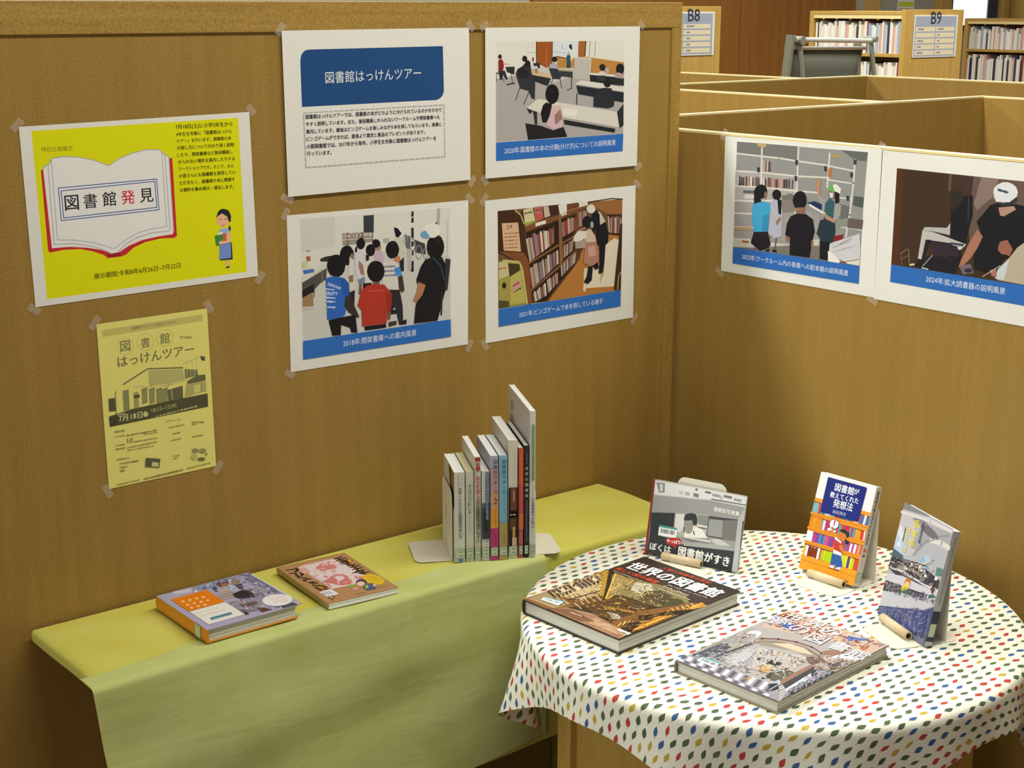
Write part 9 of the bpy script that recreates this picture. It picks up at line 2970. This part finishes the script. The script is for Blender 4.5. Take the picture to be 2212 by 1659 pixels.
def leaf_cloth():
    m = bpy.data.materials.new('leaf_print_cotton'); m.use_nodes = True; nt = m.node_tree; N_ = nt.nodes; L_ = nt.links
    b = N_['Principled BSDF']; b.inputs['Roughness'].default_value = 0.85; b.inputs['Specular IOR Level'].default_value = 0.15
    uv = N_.new('ShaderNodeUVMap'); uv.uv_map = 'flat'
    sp = N_.new('ShaderNodeSeparateXYZ'); L_.new(uv.outputs[0], sp.inputs[0])
    def mth(op, a, b2=None, c2=None):
        n = N_.new('ShaderNodeMath'); n.operation = op
        for i, v in enumerate((a, b2, c2)):
            if v is None: continue
            if isinstance(v, (int, float)): n.inputs[i].default_value = v
            else: L_.new(v, n.inputs[i])
        return n.outputs[0]
    PU, PV = 0.0268, 0.0174
    v = mth('DIVIDE', sp.outputs[1], PV); j = mth('FLOOR', v); fy = mth('SUBTRACT', mth('SUBTRACT', v, j), 0.5)
    odd = mth('MODULO', mth('ABSOLUTE', j), 2.0)
    u = mth('ADD', mth('DIVIDE', sp.outputs[0], PU), mth('MULTIPLY', odd, 0.5))
    i = mth('FLOOR', u); fx = mth('SUBTRACT', mth('SUBTRACT', u, i), 0.5)
    cb = N_.new('ShaderNodeCombineXYZ'); L_.new(i, cb.inputs[0]); L_.new(j, cb.inputs[1])
    wn = N_.new('ShaderNodeTexWhiteNoise'); wn.noise_dimensions = '2D'; L_.new(cb.outputs[0], wn.inputs[0])
    ws = N_.new('ShaderNodeSeparateColor'); L_.new(wn.outputs[1], ws.inputs[0])
    x = mth('MULTIPLY', fx, PU * 1000); y0 = mth('MULTIPLY', fy, PV * 1000)          # millimetres in the cell
    tilt = mth('MULTIPLY', mth('SUBTRACT', ws.outputs[0], 0.5), 0.40)
    y = mth('SUBTRACT', y0, mth('MULTIPLY', x, tilt))
    xs = mth('DIVIDE', mth('SUBTRACT', x, 1.2), 9.0)                                   # -1 at the stem end, 1 at the tip
    prof = mth('MULTIPLY', mth('SUBTRACT', 1.0, mth('MULTIPLY', xs, xs)), mth('SUBTRACT', 1.0, mth('MULTIPLY', xs, 0.28)))
    half = mth('MULTIPLY', prof, mth('ADD', 3.1, mth('MULTIPLY', ws.outputs[1], 2.0)))
    ay = mth('ABSOLUTE', y)
    blade = mth('LESS_THAN', ay, half)
    stem = mth('MULTIPLY', mth('LESS_THAN', ay, 0.42), mth('LESS_THAN', xs, -0.9))
    stem = mth('MULTIPLY', stem, mth('GREATER_THAN', xs, -1.32))
    mask = mth('MAXIMUM', blade, stem)
    vein = mth('LESS_THAN', mth('MODULO', mth('ADD', mth('SUBTRACT', x, mth('MULTIPLY', ay, 0.9)), 60.0), 3.2), 0.7)
    mid = mth('LESS_THAN', ay, 0.24)
    lines = mth('MAXIMUM', vein, mid)
    cr = N_.new('ShaderNodeValToRGB'); cr.color_ramp.interpolation = 'CONSTANT'; L_.new(ws.outputs[2], cr.inputs[0])
    stops = [(0.0, (0.50, 0.075, 0.065)), (0.20, (0.10, 0.145, 0.080)), (0.44, (0.125, 0.175, 0.105)), (0.58, (0.060, 0.140, 0.34)), (0.72, (0.085, 0.125, 0.09)), (0.86, (0.56, 0.41, 0.08))]
    el = cr.color_ramp.elements
    el[0].position = 0; el[0].color = (*stops[0][1], 1); el[1].position = stops[1][0]; el[1].color = (*stops[1][1], 1)
    for p, c in stops[2:]:
        e = el.new(p); e.color = (*c, 1)
    dk = N_.new('ShaderNodeMix'); dk.data_type = 'RGBA'; dk.blend_type = 'MULTIPLY'; dk.inputs[7].default_value = (0.5, 0.5, 0.5, 1)
    L_.new(mth('MULTIPLY', lines, 0.8), dk.inputs[0]); L_.new(cr.outputs[0], dk.inputs[6])
    mx = N_.new('ShaderNodeMix'); mx.data_type = 'RGBA'; mx.inputs[6].default_value = (0.80, 0.80, 0.71, 1)
    L_.new(mask, mx.inputs[0]); L_.new(dk.outputs[2], mx.inputs[7]); L_.new(mx.outputs[2], b.inputs['Base Color'])
    return m

bm = bmesh.new(); uvl = bm.loops.layers.uv.new('flat'); NT = 288; RHO = 0.014
SIDE, PHI = 0.515, math.radians(182)           # half side of the square cloth and the direction its nearest hem faces
def cloth_pt(th, s):
    """s = distance along the cloth from the centre in direction th"""
    r1 = TR - RHO * 0.6
    if s <= r1: return Vector((s * math.cos(th), s * math.sin(th), TZ + 0.0006 * math.sin(9 * s * math.cos(th) + 2) * math.sin(11 * s * math.sin(th))))
    e = s - r1; q = RHO * math.pi / 2
    if e < q:
        a = e / RHO; return Vector(((r1 + RHO * math.sin(a)) * math.cos(th), (r1 + RHO * math.sin(a)) * math.sin(th), TZ - RHO + RHO * math.cos(a)))
    h = e - q
    cor = abs(math.sin(2 * (th - PHI)))       # 1 toward the corners of the cloth
    near = math.atan2(math.sin(th - math.radians(152)), math.cos(th - math.radians(152)))
    out = h * (0.07 + 0.05 * math.cos(14 * th + 0.7) + 0.12 * cor * math.cos(9 * th + 1.1)) + 0.10 * h * math.exp(-(near / 0.085) ** 2) - 0.22 * h * math.exp(-((near + 0.22) / 0.10) ** 2)
    rad = r1 + RHO + max(out, -0.15 * h)
    y = rad * math.sin(th)
    if y > 0.443: y = 0.443 + 0.02 * (y - 0.443)       # the cloth lies against the shelf behind
    return Vector((rad * math.cos(th), y, TZ - RHO - h * 0.97))
def edge_len(th):
    a = (th - PHI + math.pi / 4) % (math.pi / 2) - math.pi / 4
    return min(SIDE / math.cos(a), SIDE * 1.36)
ss = [0.06, 0.15, 0.25, 0.34, 0.40, TR - RHO * 0.6]
rings = []
for k, s in enumerate(ss + ['b1', 'b2', 'b3', 'b4'] + ['h%d' % i for i in range(1, 13)]):
    row = []
    for i in range(NT):
        th = 2 * math.pi * i / NT
        if isinstance(s, str):
            r1 = TR - RHO * 0.6; q = RHO * math.pi / 2
            d = r1 + q * int(s[1:]) / 4 if s[0] == 'b' else r1 + q + (edge_len(th) - r1 - q) * int(s[1:]) / 12
        else: d = s
        row.append((bm.verts.new(cloth_pt(th, d)), (d * math.cos(th - math.radians(1)), d * math.sin(th - math.radians(1)))))
    rings.append(row)
ctr = (bm.verts.new((0, 0, TZ)), (0, 0))
def cface(q):
    f = bm.faces.new([v for v, _ in q]); f.smooth = True
    for lp, (_, c) in zip(f.loops, q): lp[uvl].uv = c
for i in range(NT): cface((ctr, rings[0][i], rings[0][(i + 1) % NT]))
for a, b2 in zip(rings, rings[1:]):
    for i in range(NT): cface((a[i], b2[i], b2[(i + 1) % NT], a[(i + 1) % NT]))
tc_ = obj('tablecloth', bm, leaf_cloth()); tc_.location = TC
tag(tc_, 'cream tablecloth printed with small red green blue and yellow leaves', 'tablecloth')
